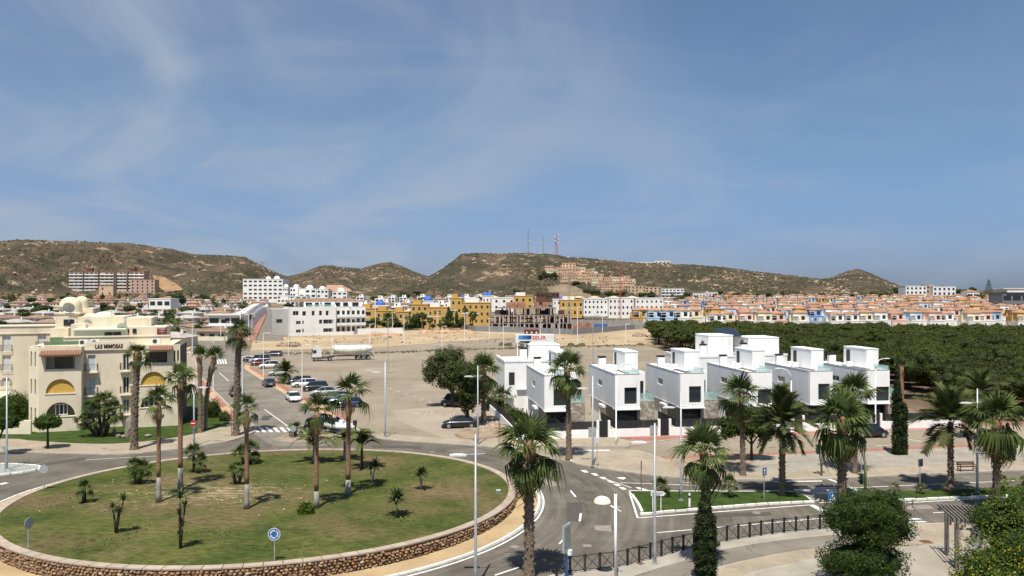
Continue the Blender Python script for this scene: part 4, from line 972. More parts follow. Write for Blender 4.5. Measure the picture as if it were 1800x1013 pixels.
def rear_villa(px, Y, w, ztop, label, solar=None, low=None):
    o = empty('villa', (AX(px, Y), Y, 0), VA, label, 'villa', 'white villas of the rear row')
    MB().box(0, 0, 0, w, 9, 7.1).box(-.06, -.06, 7.102, w+.06, .3, 7.4).box(-.06, .3, 7.102, .2, 9, 7.4).build('wall', WALLW, o)
    a, c = low or (.45*w, w)
    MB().box(a, 2, 7.1, c, 7, ztop).box(a-.04, 1.96, ztop+.002, c+.04, 7.04, ztop+.12).build('roof_room', WALLW, o)
    chimney(o, a-1.5, 1.2, 7.1, 1.7)
    window(o, .6, -.05, 4.0, .8, 1.7, fr=FRAMED); window(o, a-.07, 3.5, 7.4, .9, 1.9, rz=PI/2, fr=FRAMED, name='roof_door')
    MB().box(w*.2, -.4, 3.3, w*.9, 0, 3.42).build('canopy', WALLW, o)
    if solar:
        x0, x1, y0, y1, z0, z1 = solar
        s = MB().add([(x0, y0, z0), (x1, y0, z0), (x1, y1, z1), (x0, y1, z1), (x0, y0, z0-.1), (x1, y0, z0-.1), (x1, y1, z1-.1), (x0, y1, z1-.1)], [(0,1,2,3),(7,6,5,4),(0,4,5,1),(1,5,6,2),(2,6,7,3),(3,7,4,0)]).build('solar_frame', FRAMED, o)
        nx, ny = max(1, int((x1-x0)/1.05)), max(1, int((y1-y0)/1.6))
        for i in range(nx):
            for j in range(ny):
                f = lambda t, a_, b_: a_+(b_-a_)*t
                u0, u1, v0, v1 = (i+.04)/nx, (i+.96)/nx, (j+.04)/ny, (j+.96)/ny
                MB().add([(f(uu, x0, x1), f(vv, y0, y1), f(vv, z0, z1)+.02) for uu, vv in ((u0, v0), (u1, v0), (u1, v1), (u0, v1))], [(0, 1, 2, 3)]).build('solar_panel', SOLAR, s)
        MB().box(x0+.1, y0+.1, 7.1, x0+.2, y0+.2, z0-.1).box(x1-.2, y0+.1, 7.1, x1-.1, y0+.2, z0-.1).build('frame_post', WHITEM, o)
    return o
rear_villa(887, 106, 8.4, 9.25, 'white rear villa with a small solar panel, below the parked lorry trailer', (4.5, 3, 6.5, 4.4, 9.42, 9.75), (3.9, 8.3))
rear_villa(1207, 113, 8.2, 10.2, 'white rear villa at the left of the solar canopy', None, (4.2, 8.2))
rear_villa(1306, 116, 7.2, 9.7, 'white rear villa carrying the dark solar canopy on its roof', (-1.4, 2.0, 4.6, 7.8, 9.9, 11.0), (1.8, 6.9))
# front garden walls, fences and gates
FENCEM = mat('black_fence_mesh', (.03, .03, .033), rough=.6, alpha=.82)
def yard(pa, pb, gate=True, label='', first=False):
    A_ = vpos(pa, -3.1); B_ = vpos(pb, -3.1); L_ = (B_-A_).length
    o = empty('garden_wall', (A_.x, A_.y, 0), VA, label, 'garden wall', 'white front walls of the villas')
    g = 2.3 if gate else 0
    MB().box(0, 0, 0, L_-g, .22, 1.05).build('wall', WALLW, o)
    b = MB(); n = max(1, int((L_-g)/1.6))
    for i in range(n):
        x0 = (L_-g)*i/n; x1 = (L_-g)*(i+1)/n
        q = MB(); q.box(x0+.03, .09, 1.12, x1-.03, .11, 2.0); q.build('fence_panel', FENCEM, o)
        MB().box(x0, .07, 1.05, x0+.05, .13, 2.03).build('fence_post', BLACKM, o)
    if gate:
        MB().box(L_-g, -.02, 0, L_-g+.28, .26, 2.05).build('gate_pier', WALLW, o)
        MB().box(L_-g-1.0, -.08, .35, L_-g-.1, -.004, 1.35).build('meter_cabinet', GREYM, o)
        q = MB().box(L_-g+.32, .06, .05, L_-g+1.3, .12, 2.05); q.build('gate', mat('gate_black', (.02, .02, .022), rough=.6), o)
        MB().box(L_-.95, -.02, 0, L_-.7, .26, 2.05).build('gate_pier', WALLW, o)
        MB().box(L_-.7, 0, 0, L_, .22, 1.05).build('wall', WALLW, o)
    MB().box(-.1, .25, 0, .1, 6.5, 1.0).build('side_wall', WALLW, o); MB().box(-.02, .25, 1.02, .02, 6.5, 2.0).build('side_fence', FENCEM, o)
for pa, pb, g, l in ((1003, 1083, 1, 'low white front wall with black mesh fence and gate below the second villa, left of the arm lamp'), (1083, 1190, 1, 'white front wall and black mesh fence in front of the second villa, ending at the gate left of the fan palm'),
                     (1190, 1316, 1, 'white front wall with black fence behind the drooping fan palm and leafy tree'), (1316, 1424, 1, 'white front wall with black fence behind the date palm'),
                     (1424, 1560, 1, 'white front wall with black fence and cabinet beside the cypress'), (1560, 1690, 0, 'white wall with solid black fence to the right of the cypress')):
    yard(pa, pb, g, l)
# side boundary wall going back from the first villa
P = [G(905, 768), G(884, 745), G(866, 728), G(852, 712)]
o = empty('boundary_wall', (0, 0, 0), 0, 'white stepped boundary wall with dark fence beside the shrubs of the first villa', 'wall')
for i, (a, c) in enumerate(zip(P, P[1:])):
    d = Vector(c)-Vector(a); L_ = d.length; an = math.atan2(d.y, d.x)
    MB().box(0, -.12, 0, L_, .12, 1.0).build('wall', WALLW, o, loc=(a[0], a[1], 0), rot=(0, 0, an))
    MB().box(0.02, -.02, 1.02, L_-.02, .02, 1.9).build('fence_panel', FENCEM, o, loc=(a[0], a[1], 0), rot=(0, 0, an))
A_ = vpos(905, -3.1); B_ = vpos(1003, -3.1)
o = empty('garden_wall', (A_.x, A_.y, 0), VA, 'white front wall of the first villa, behind the nearest palm crown', 'garden wall', 'white front walls of the villas'); L_ = (B_-A_).length
MB().box(0, 0, 0, L_, .22, .95).build('wall', WALLW, o)
for i in range(4): MB().box(L_*i/4+.03, .09, 1.0, L_*(i+1)/4-.03, .11, 1.9).build('fence_panel', FENCEM, o)
# ------------------------------------------------------------------ vegetation
PALMG = leafmat('palm_green', (.105, .135, .038), (.042, .066, .018), scale=.9, rand=.32, tl=.22)
PALMD = leafmat('dead_frond', (.36, .25, .14), (.20, .13, .07), scale=2, rand=.25, tl=.1)
DATEG = leafmat('date_palm_green', (.115, .125, .042), (.050, .064, .020), scale=.8, rand=.25, tl=.2)
TRG = mat('grey_palm_bark', (.26, .205, .15), col2=(.10, .075, .05), scale=5, det=8, bump=1.0, bscale=16, stretch=(1, 1, 2.2), rough=.95)
TRB = mat('red_brown_bark', (.33, .19, .115), col2=(.18, .10, .06), scale=4, det=7, bump=.6, bscale=10, stretch=(1, 1, 3), rough=.9)
TRP = mat('pale_grey_bark', (.33, .31, .29), col2=(.24, .22, .2), scale=4, det=7, bump=.4, stretch=(1, 1, 3), rough=.95)
TRD = mat('dark_bark', (.085, .065, .045), col2=(.04, .03, .022), scale=4, det=7, bump=.7, rough=.95)
def fanfrond(name, m, droop=.35, n=17, spread=104, pet=.46, seed=0):
    r = random.Random(seed); V = []; Fa = []
    def add(vs, fs):
        b = len(V); V.extend(vs); Fa.extend([tuple(b+i for i in f) for f in fs])
    def zd(x): return -droop*.35*x*x
    w = .018
    add([(0, -w, 0), (0, w, 0), (pet, -w*.6, zd(pet)), (pet, w*.6, zd(pet)), (0, 0, .03), (pet, 0, zd(pet)+.02)], [(0, 2, 5, 4), (4, 5, 3, 1)])
    bl = 1-pet+.1
    for i in range(n):
        a = R(-spread+2*spread*i/(n-1)+r.uniform(-4, 4)); L_ = bl*(1-.22*abs(a)/R(spread))*r.uniform(.85, 1.08)
        ww = R(spread*2/n)*.56*L_*.5; ca, sa = math.cos(a), math.sin(a)
        def pt(t, s): 
            x = pet+ca*t*L_-sa*s; y = sa*t*L_+ca*s
            z = zd(x if x > 0 else 0)-droop*1.25*L_*max(0, t-.42)**1.6*1.7-.10*abs(sa)*t*L_
            return (x*(1-.28*droop*t*t), y*(1-.38*droop*t*t), z)
        add([pt(0, 0), pt(.5, -ww), pt(.5, ww), pt(.82, -ww*.5), pt(.82, ww*.5), pt(1.0, 0)], [(0, 1, 2), (1, 3, 4, 2), (3, 5, 4)])
    me = bpy.data.meshes.new(name); me.from_pydata(V, [], Fa); me.materials.append(m); return me
def featherfrond(name, m, droop=.5, n=32, seed=0, lw=.185, up=.35):
    r = random.Random(seed); V = []; Fa = []
    def ax(t): return Vector((t*(1-.22*droop*t), 0, .18*math.sin(t*1.8)*up*2-droop*t**2.2*.75))
    def add(vs, fs):
        b = len(V); V.extend([tuple(v) for v in vs]); Fa.extend([tuple(b+i for i in f) for f in fs])
    P = [ax(i/7) for i in range(8)]
    for i in range(7):
        w0 = .014*(1-i/8); w1 = .014*(1-(i+1)/8)
        add([P[i]+Vector((0, -w0, 0)), P[i]+Vector((0, w0, 0)), P[i+1]+Vector((0, w1, 0)), P[i+1]+Vector((0, -w1, 0))], [(0, 1, 2, 3)])
    for i in range(n):
        t = .12+.88*i/n; p = ax(t); q = ax(min(1, t+.03)); d = (q-p).normalized()
        L_ = lw*(1.25-abs(t-.45)*1.1)*r.uniform(.85, 1.15)*1.3
        for s in (-1, 1):
            tip = p+d*L_*.75+Vector((0, s*L_*.72, L_*.18-r.random()*L_*.35)); ww = d*.034
            add([p-ww*.6, p+ww, tip], [(0, 1, 2)])
    me = bpy.data.meshes.new(name); me.from_pydata(V, [], Fa); me.materials.append(m); return me
FR = {'up': [fanfrond('frond', PALMG, .12, seed=s) for s in (1, 2)], 'mid': [fanfrond('frond', PALMG, .42, seed=s) for s in (3, 4, 5)],
      'low': [fanfrond('frond', PALMG, .85, seed=s) for s in (6, 7, 8)], 'dead': [fanfrond('dead_frond', PALMD, 1.15, spread=70, seed=s) for s in (9, 10)]}
FE = {'up': [featherfrond('frond', DATEG, .25, seed=s) for s in (1, 2)], 'mid': [featherfrond('frond', DATEG, .48, seed=s) for s in (3, 4)], 'low': [featherfrond('frond', DATEG, .7, seed=s) for s in (5, 6)],
      'arch': [featherfrond('frond', leafmat('arching_palm_green', (.15, .17, .055), (.07, .095, .03), rand=.2), .85, n=40, seed=s, lw=.20, up=1.0) for s in (7, 8)]}
def crown(o, z, rad, n, r, kind='fan', elo=-35, ehi=88, dead=0, topx=0, topy=0, comb=1.0):
    S = FR if kind == 'fan' else FE
    n = int(n*(.72 if kind == 'fan' else .85))
    for i in range(n):
        t = (i+.5)/n; e = elo+(ehi-elo)*(t**.9); az = i*2.39996+r.uniform(-.3, .3); e += r.uniform(-14, 14)
        k = 'up' if e > 52 else ('mid' if e > 8 else 'low')
        if kind == 'arch': k = 'arch'
        s = rad*r.uniform(.78, 1.14)*(1.0 if e < 50 else .9)
        me = r.choice(S[k])
        inst(me, 'frond', o, (topx+.06*math.cos(az), topy+.06*math.sin(az), z+t*.25*rad*.5-(.12*rad if k == 'low' else 0)), (r.uniform(-.35, .35), -R(e), az), (s, s*comb, s))
    for i in range(dead):
        az = i*2.39996+r.uniform(-.4, .4); e = r.uniform(-82, -42); s = rad*r.uniform(.55, .85)
        inst(r.choice(FR['dead']), 'dead_frond', o, (topx+.1*math.cos(az), topy+.1*math.sin(az), z-.12*rad-r.random()*.25*rad), (r.uniform(-.4, .4), -R(e), az), (s, s, s))
def trunk_mesh(h, r0, r1, rough, r, lean=(0, 0), mats=None, bulge=0.0, split=None, stubs=0):
    b = MB(); n = 12; k = max(8, int(h/(.22 if rough else .6))); P = []; Rd = []
    for i in range(k+1):
        t = i/k; x = lean[0]*t*t; y = lean[1]*t*t; z = h*t
        rr = r0+(r1-r0)*min(1, t*1.3) + (r0*.55*math.exp(-t*h/.35)) + bulge*math.exp(-((t-.86)/.07)**2)
        if rough: rr *= 1+(.08 if i % 2 else -.07)+r.uniform(-.05, .05)
        P.append((x, y, z)); Rd.append(rr)
    if split:
        j = max(1, int(k*split)); b.mi = 1; b.tube(P[:j+1], Rd[:j+1], n, True); b.mi = 0; b.tube(P[j:], Rd[j:], n, True)
    else: b.tube(P, Rd, n, True)
    for i in range(stubs):
        t = (i+.5)/stubs; a = i*2.4; x = lean[0]*t*t; y = lean[1]*t*t; z = h*t; q = r0+(r1-r0)*min(1, t*1.3); w = q*.42; L_ = q*.42*r.uniform(.6, 1.3)
        ca, sa = math.cos(a), math.sin(a); pr = lambda rr_, s_, zz_: (x+ca*rr_-sa*s_, y+sa*rr_+ca*s_, zz_)
        b.add([pr(q*.9, -w, z), pr(q*.9, w, z), pr(q*.9, 0, z+.12), pr(q+L_, -w*.35, z+.15), pr(q+L_, w*.35, z+.15), pr(q*.9, 0, z-.14)], [(0, 5, 3), (5, 1, 4), (5, 4, 3), (0, 3, 2), (1, 2, 4), (3, 4, 2)])
    return b.mesh('trunk', mats or TRG, True)
def palm(px, pyb, pyc, rpx, label, kind='fan', n=34, dead=6, tw=None, tm=None, rough=True, z0=0.0, topx=None, elo=-35, ehi=88, bulge=0, split=None, name='fan_palm', grp=None, stubs=None, Yf=None, comb=1.0):
    if z0 == 'isl':
        z0 = .5
        for _ in range(6): x, Y = G(px, pyb, z0); z0 = isz(Y)
    else: x, Y = G(px, pyb, z0)
    h = ZP(pyc, Y)-z0; rad = rpx*Y/F; r = random.Random(int(px*7+pyb))
    o = empty(name, (x, Y, z0), 0, label, 'palm tree', grp)
    lx = 0 if topx is None else (topx-px)*Y/F
    tw = (tw or 10)*Y/F/2*(.86 if rough else .95)
    tm_ = tm or TRG
    inst(trunk_mesh(h, tw*1.05, tw*.92, rough, r, (lx, 0), tm_, bulge, split, stubs if stubs is not None else (int(h*14) if rough else 0)), 'trunk', o)
    crown(o, h-.05, rad*1.12, n, r, kind, elo, ehi, dead, lx, 0, comb)
    if rough and kind == 'fan':
        MB().ball(lx, 0, h-.1, tw*1.4, tw*1.4, tw*2.6, 9, 5, .2).build('crown_shaft', mat('fibre_brown', (.22, .13, .07), var=.3, scale=6, bump=.8), o)
    return o
palm(236, 792, 626, 26, 'tall fan palm with rough grey trunk before the sign lettering of the cream house', n=24, dead=4, tw=13, topx=242, elo=-25)
palm(279, 883, 706, 31, 'slender palm on the roundabout, leftmost of its brown and grey painted trunks', n=19, dead=3, tw=7.5, tm=[TRB, TRP], rough=False, split=.32, z0='isl', bulge=.10, elo=-15)
palm(317, 861, 668, 33, 'slender roundabout palm with dark brown trunk and grey foot, second from the left', n=26, dead=2, tw=8.5, tm=[TRB, TRP], rough=False, split=.22, z0='isl', bulge=.12, elo=-22)
palm(434, 895, 718, 28, 'slender roundabout palm in front of the zebra crossing, trunk lower part grey', n=20, dead=3, tw=8, tm=[TRB, TRP], rough=False, split=.26, z0='isl', bulge=.1, elo=-18, topx=433)
palm(556, 894, 724, 36, 'slender roundabout palm covering the dark car, beside the round green bush', n=25, dead=3, tw=8.5, tm=[TRB, TRP], rough=False, split=.26, z0='isl', bulge=.13, elo=-18, topx=557)
palm(612, 870, 695, 40, 'slender roundabout palm with wide open fronds, rightmost of the five in a loose ring', n=17, dead=2, tw=9, tm=[TRB, TRP], rough=False, split=.22, z0='isl', bulge=.1, elo=-15, ehi=80, topx=613)
palm(415, 767, 588, 27, 'tall fan palm with thick rough trunk on the street corner by the crossing', n=28, dead=3, tw=12, topx=421, elo=-28)
palm(352, 762, 630, 22, 'lean trimmed palm beside the cream house with upright fronds, the straighter one', n=15, dead=1, tw=8, elo=48, topx=351, bulge=.1)
palm(360, 758, 632, 24, 'lean trimmed palm with leaning trunk and upright fronds on the street corner lawn', n=15, dead=1, tw=8.5, elo=46, topx=376, bulge=.12)
palm(930, 1022, 792, 62, 'nearest fan palm with ragged trunk and brown dead fronds beside the roundabout road', n=46, dead=22, tw=20, elo=-55)
palm(1000, 809, 655, 40, 'tall fan palm with hanging dead fronds in front of the first white villa', n=34, dead=14, tw=10, elo=-45, topx=997)
palm(850, 744, 655, 33, 'fan palm with brown skirt behind the leafy trees by the car park', n=32, dead=14, tw=9, elo=-40)
palm(885, 726, 700, 25, 'short dark palm among the shrubs left of the first villa', n=26, dead=4, tw=8, elo=-25)
palm(1237, 1004, 800, 55, 'fan palm rising out of the tall near cypress column', n=36, dead=8, tw=13, elo=-48)
palm(1306, 838, 700, 40, 'fan palm with dead skirt and knobbly trunk in the white edged tree pit', n=34, dead=16, tw=10, elo=-45, topx=1302)
palm(1375, 874, 748, 62, 'date palm with blue green feather fronds on the median lawn by the blue sign', kind='feather', n=60, dead=0, tw=12, elo=-22, name='date_palm')
palm(1480, 884, 748, 58, 'broad fan palm with thick stubby trunk behind the traffic light arm', n=42, dead=12, tw=17, elo=-52)
palm(1503, 834, 700, 44, 'fan palm with full dead skirt standing behind the broad palm', n=36, dead=16, tw=9, elo=-45, topx=1500)
palm(1671, 864, 742, 60, 'date palm with feather fronds on the right hand median beside the bench', kind='feather', n=54, dead=0, tw=11, elo=-18, name='date_palm')
palm(1752, 893, 745, 56, 'ragged fan palm over the yellow flowering bush', n=38, dead=12, tw=14, elo=-50)
palm(1585, 727, 643, 15, 'small palm with brown trunk against the pine wood behind the cypress', n=18, dead=2, tw=8, tm=TRB, rough=False, elo=-10)
palm(1722, 775, 690, 42, 'feather palm in the shade before the pine wood, by the arm lamp', kind='feather', n=30, dead=0, tw=8, elo=-20, name='date_palm')
palm(502, 674, 655, 21, 'bushy low palm in the car park border between parked cars', kind='feather', n=46, dead=0, tw=7, elo=-45, name='date_palm', comb=1.3)
palm(552, 812, 786, 40, 'young feather palm behind the roundabout trunks, left of three', kind='arch', n=20, dead=0, tw=5, tm=TRP, rough=False, elo=15, ehi=74, z0='isl', name='feather_palm')
palm(606, 808, 778, 30, 'young feather palm behind the roundabout trunks, partly behind a brown trunk', kind='arch', n=20, dead=0, tw=5, tm=TRP, rough=False, elo=15, ehi=74, z0='isl', name='feather_palm')
palm(636, 823, 785, 38, 'young feather palm with arching fronds and dark trunk on the roundabout rim', kind='arch', n=22, dead=0, tw=5, tm=TRD, rough=False, elo=10, ehi=76, z0='isl', name='feather_palm')
palm(519, 769, 755, 15, 'small fan palm on the brown splitter island by the crossing', n=20, dead=0, tw=6, tm=TRD, elo=-15)
for px, pyb, pyc, rp in ((295, 608, 573, 17), (313, 606, 576, 16)):
    palm(px, pyb, pyc, rp, 'dark palm beyond the cream house near the side street, '+('left one' if px < 300 else 'right one')+' of two', n=24, dead=5, tw=6, elo=-35)
palm(1163, 872, 856, 19, 'bushy fan palm behind the white arrow sign', n=34, dead=3, tw=7, elo=-30, z0=.15)
palm(1283, 873, 850, 16, 'small upright fan palm on the median lawn right of the marker post', n=24, dead=0, tw=6, tm=TRD, elo=-20, z0=.15)
for px, b_, c_, rp, s in ((1573, 872, 858, 11, 'left of two small palms on the right median'), (1619, 868, 857, 9, 'small dry palm beside the grey sign post on the median'), (1662, 864, 857, 7, 'tiny palm at the foot of the right date palm'), (1763, 862, 845, 11, 'small palm right of the ragged palm trunk'), (1799, 853, 845, 9, 'small palm at the edge of the view on the median')):
    palm(px, b_, c_, rp, s, n=18, dead=2, tw=4.5, tm=TRD, elo=-10, z0=.15)
def dwarf(px, pyb, heads, label):
    z0 = .5
    for _ in range(6): x, Y = G(px, pyb, z0); z0 = isz(Y) if math.hypot(x-RC[0], Y-RC[1]) < RR else .16
    o = empty('dwarf_palm', (x, Y, z0), 0, label, 'palm tree'); r = random.Random(px)
    for dx, pyc, rp in heads:
        h = ZP(pyc, Y)-z0; lx = dx*Y/F
        b = MB(); b.tube([(lx*.3, 0, 0), (lx*.7, 0, h*.6), (lx, 0, h)], [.17, .14, .12], 7); b.build('trunk', TRD, o, True)
        crown(o, h, rp*Y/F*1.4, 30, r, 'fan', -12, 85, 0, lx)
dwarf(242, 851, [(-6, 820, 14), (8, 826, 15)], 'two headed dwarf palm on the left of the roundabout')
dwarf(343, 831, [(-3, 797, 14), (10, 812, 12)], 'dark dwarf palm clump near the rear of the roundabout, behind the pair of trunks')
dwarf(433, 816, [(-10, 800, 14), (6, 790, 14), (14, 806, 11)], 'dark three headed dwarf palm clump behind the zebra crossing side trunk')
dwarf(417, 852, [(-8, 828, 9), (8, 832, 8)], 'small forked dwarf palm in the bare patch of the roundabout')
dwarf(148, 884, [(0, 860, 12)], 'single small dwarf palm on the left roundabout lawn')
def clump():
    x, Y = G(178, 768, .18); o = empty('dwarf_palm', (x, Y, .18), 0, 'big many stemmed palm clump on the lawn before the cream house', 'palm tree'); r = random.Random(5)
    for dx, pyc, rp in ((-32, 742, 17), (-20, 722, 18), (-4, 712, 20), (8, 708, 21), (24, 722, 20), (-14, 738, 16), (14, 732, 16)):
        h = ZP(pyc, Y)-.18; lx = dx*Y/F
        MB().tube([(lx*.25, r.uniform(-.3, .3), 0), (lx*.6, 0, h*.55), (lx, 0, h)], [.2, .17, .16], 8).build('trunk', TRD, o, True)
        crown(o, h, rp*Y/F*1.1, 26, r, 'fan', -20, 85, 0, lx)
clump()
# spiky yuccas
def blade(name, m, w=.05, dr=.15):
    b = MB(); b.add([(0, -w*.5, 0), (0, w*.5, 0), (.5, w, .02), (.5, -w, .02), (.85, w*.5, -dr*.4), (.85, -w*.5, -dr*.4), (1, 0, -dr)], [(0, 3, 2, 1), (3, 5, 4, 2), (5, 6, 4)]); return b.mesh(name, m)
YUC = leafmat('yucca_green', (.12, .145, .05), (.055, .075, .025), rand=.3, tl=.1)
BL = [blade('leaf', YUC, .085), blade('leaf', YUC, .075, .3)]
def yucca(px, pyb, heads, label, n=34, elo=-10):
    z0 = .5
    for _ in range(6): x, Y = G(px, pyb, z0); z0 = isz(Y)
    o = empty('yucca', (x, Y, z0), 0, label, 'yucca'); r = random.Random(px)
    for dx, pyc, rp in heads:
        h = ZP(pyc, Y)-z0; lx = dx*Y/F
        MB().tube([(0, 0, 0), (lx*.4, 0, h*.5), (lx, 0, h)], [.09, .06, .05], 6).build('stem', TRP if len(heads) < 3 else TRD, o, True)
        for i in range(n):
            e = elo+(85-elo)*(i+.5)/n; az = i*2.4+r.random()*.5; s = rp*Y/F*r.uniform(1.15, 1.65)
            inst(r.choice(BL), 'leaf', o, (lx, 0, h+.02), (0, -R(e), az), (s, s, s))
yucca(204, 937, [(4, 902, 10), (-6, 893, 9), (13, 880, 11)], 'thin branched yucca on the left part of the roundabout')
yucca(317, 966, [(0, 876, 14), (8, 892, 12), (-2, 905, 10), (3, 925, 10), (-2, 940, 7)], 'tall stacked yucca in the front of the roundabout', 26)
yucca(654, 850, [(-3, 825, 12), (6, 820, 13)], 'yucca with forked stem near the right rear of the roundabout', 40)
yucca(740, 861, [(-2, 838, 13), (3, 834, 14)], 'broad yucca on the right of the roundabout', 40)
yucca(697, 907, [(0, 880, 19)], 'largest spiky yucca, on the right half of the roundabout', 70, -15)
# leaf masses
def leafcloud(name, lobes, n, size, m, seed=0, inner=.55, up=.35, gap=0.0, gs=1.2, flat=None, aspect=.55, rough_=.38):
    g = np.random.RandomState(seed); L_ = np.array(lobes, dtype=float)
    vol = (L_[:, 3]*L_[:, 4]*L_[:, 5])**(2/3); idx = g.choice(len(L_), n, p=vol/vol.sum()); c = L_[idx]
    d = g.normal(size=(n, 3)); d /= np.linalg.norm(d, axis=1)[:, None]
    rr = inner+(1.04-inner)*g.rand(n)**.6
    q = d*2.3+c[:, :3]*.7+seed
    if rough_ > 0: rr *= 1+rough_*np.array([noise.noise(Vector(v)) for v in q])
    P = c[:, :3]+d*c[:, 3:6]*rr[:, None]
    if gap > 0:
        keep = np.array([noise.noise(Vector((p[0]*gs, p[1]*gs, p[2]*gs+seed))) > -gap_thr for p, gap_thr in zip(P, np.full(n, gap))]); P = P[keep]; d = d[keep]; n = len(P)
    nn = d*.6+g.normal(size=(n, 3))*.55+np.array([0, 0, up]); nn /= np.linalg.norm(nn, axis=1)[:, None]
    t = np.cross(nn, g.normal(size=(n, 3))); t /= np.linalg.norm(t, axis=1)[:, None]; bt = np.cross(nn, t)
    s = size*(.6+.8*g.rand(n))[:, None]
    V = np.stack([P-t*s*.5, P+bt*s*.5*aspect, P+t*s*.5, P-bt*s*.5*aspect], 1).reshape(-1, 3)
    Fa = np.arange(4*n).reshape(-1, 4)
    return npmesh(name, V, Fa, m)
BROAD = leafmat('broadleaf_green', (.070, .112, .020), (.025, .048, .009), scale=1.1, rand=.1, tl=.25)
OLIVE = leafmat('olive_leaf_green', (.12, .135, .05), (.05, .062, .022), scale=.8, rand=.1)
DARKL = leafmat('dark_leaf_green', (.055, .085, .022), (.02, .038, .01), scale=1.0, rand=.1)
CYPL = leafmat('cypress_green', (.024, .038, .011), (.009, .016, .005), scale=2.0, rand=.05, tl=.08)
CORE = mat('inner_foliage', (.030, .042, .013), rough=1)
def tree(x, Y, z0, label, lobes, n, size, m, tr=.12, th=None, name='tree', seed=0, branches=3, gap=0.0, core=.72, cat='tree', up=.35, lean=(0, 0), grp=None, tmat=None):
    o = empty(name, (x, Y, z0), 0, label, cat, grp); r = random.Random(seed)
    if th:
        b = MB(); top = (lean[0], lean[1], th); b.tube([(0, 0, -.1), (lean[0]*.3, lean[1]*.3, th*.5), top], [tr*1.5, tr, tr*.8], 8)
        for i in range(branches):
            l = r.choice(lobes); b.tube([(lean[0]*.6, lean[1]*.6, th*.7), ((top[0]+l[0])/2, (top[1]+l[1])/2, (th+l[2])/2), (l[0], l[1], l[2])], [tr*.7, tr*.45, tr*.2], 6)
        b.build('trunk', tmat or TRD, o, True)
    inst(leafcloud('crown', lobes, n, size, m, seed, gap=gap, up=up), 'crown', o)
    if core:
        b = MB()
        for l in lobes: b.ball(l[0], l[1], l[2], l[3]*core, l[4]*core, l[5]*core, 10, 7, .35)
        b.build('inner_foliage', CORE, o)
    return o
x, Y = G(84, 791); s = Y/F
tree(x, Y, .13, 'round topped street tree on the pavement left of the cream house', [(0, 0, 48*s, 20*s, 20*s, 12*s), (-6*s, 0, 44*s, 14*s, 14*s, 9*s), (10*s, 0, 46*s, 13*s, 14*s, 9*s)], 5200, .2, BROAD, tr=.11, th=38*s, seed=2)
x, Y = G(-6, 800); s = Y/F
tree(x, Y, .13, 'leaning round street tree at the left edge of the view', [(22*s, 0, 57*s, 17*s, 17*s, 12*s), (10*s, 0, 52*s, 14*s, 14*s, 9*s)], 3800, .2, BROAD, tr=.1, th=50*s, seed=3, lean=(14*s, 0))
# eucalyptus like pair at the car park corner
x, Y = G(796, 716); s = Y/F
tree(x, Y, 0, 'big grey green leafy tree left of the pair by the car park', [(-38*s, 0, 62*s, 18*s, 18*s, 24*s), (-22*s, 0, 82*s, 20*s, 22*s, 22*s), (0, 1, 88*s, 22*s, 20*s, 18*s), (-4*s, -1, 60*s, 22*s, 20*s, 22*s), (16*s, 0, 64*s, 20*s, 24*s, 24*s), (-16*s, 1, 42*s, 14*s, 14*s, 12*s)], 15000, .24, OLIVE, tr=.26, th=34*s, seed=4, gap=.12, core=.6)
x, Y = G(822, 752); s = Y/F
tree(x, Y, 0, 'darker leafy tree right of the pair, crown hanging over the black car', [(-6*s, 0, 62*s, 20*s, 20*s, 24*s), (2*s, 0, 92*s, 26*s, 24*s, 22*s), (-20*s, 0, 88*s, 20*s, 22*s, 20*s), (12*s, 0, 64*s, 16*s, 18*s, 24*s), (0, 0, 40*s, 14*s, 14*s, 16*s), (-32*s, .5, 104*s, 16*s, 16*s, 14*s)], 16000, .24, leafmat('mid_leaf_green', (.085, .105, .032), (.038, .052, .016), scale=.8), tr=.2, th=34*s, seed=5, gap=.1, core=.6)
x, Y = G(1321, 812); s = Y/F
tree(x, Y, .13, 'dark leafy tree behind the date palm with slim trunk on the plaza', [(-40*s, 0, 58*s, 18*s, 20*s, 20*s), (-15*s, 0, 62*s, 22*s, 24*s, 22*s), (12*s, 0, 60*s, 20*s, 24*s, 20*s), (0, 0, 76*s, 26*s, 22*s, 16*s), (28*s, 0, 54*s, 16*s, 18*s, 18*s)], 10000, .26, BROAD, tr=.13, th=40*s, seed=6, gap=.15)
# shrubs beside the first villa
for i, (px, py, w, h, m, lab) in enumerate(((872, 722, 26, 26, DARKL, 'dark shrub under the short palm left of the villas'), (905, 742, 26, 24, BROAD, 'light green shrub behind the boundary wall of the first villa'), (1016, 720, 12, 30, BROAD, 'bright green shrub between the first and second villa'),
                                          (925, 752, 20, 18, BROAD, 'green garden shrub against the first villa, behind the near palm'))):
    x, Y = G(px, py); s = Y/F
    tree(x, Y, 0, lab, [(0, 0, h*.5*s, w*.7*s, w*.6*s, h*.55*s), (w*.4*s, 0, h*.35*s, w*.5*s, w*.5*s, h*.4*s), (-w*.4*s, .3, h*.4*s, w*.45*s, w*.5*s, h*.4*s)], 3200, .2, m, name='shrub', seed=20+i, cat='shrub')
def bush(px, py, w, h, m, lab, z0=0.0, n=1500, size=.16, cat='bush'):
    x, Y = G(px, py, z0); s = Y/F
    tree(x, Y, z0, lab, [(0, 0, h*.5*s, w*.5*s, w*.45*s, h*.52*s), (w*.2*s, 0, h*.35*s, w*.35*s, w*.35*s, h*.38*s), (-w*.22*s, 0, h*.35*s, w*.33*s, w*.35*s, h*.35*s)], n, size, m, name='bush', seed=int(px), cat=cat)
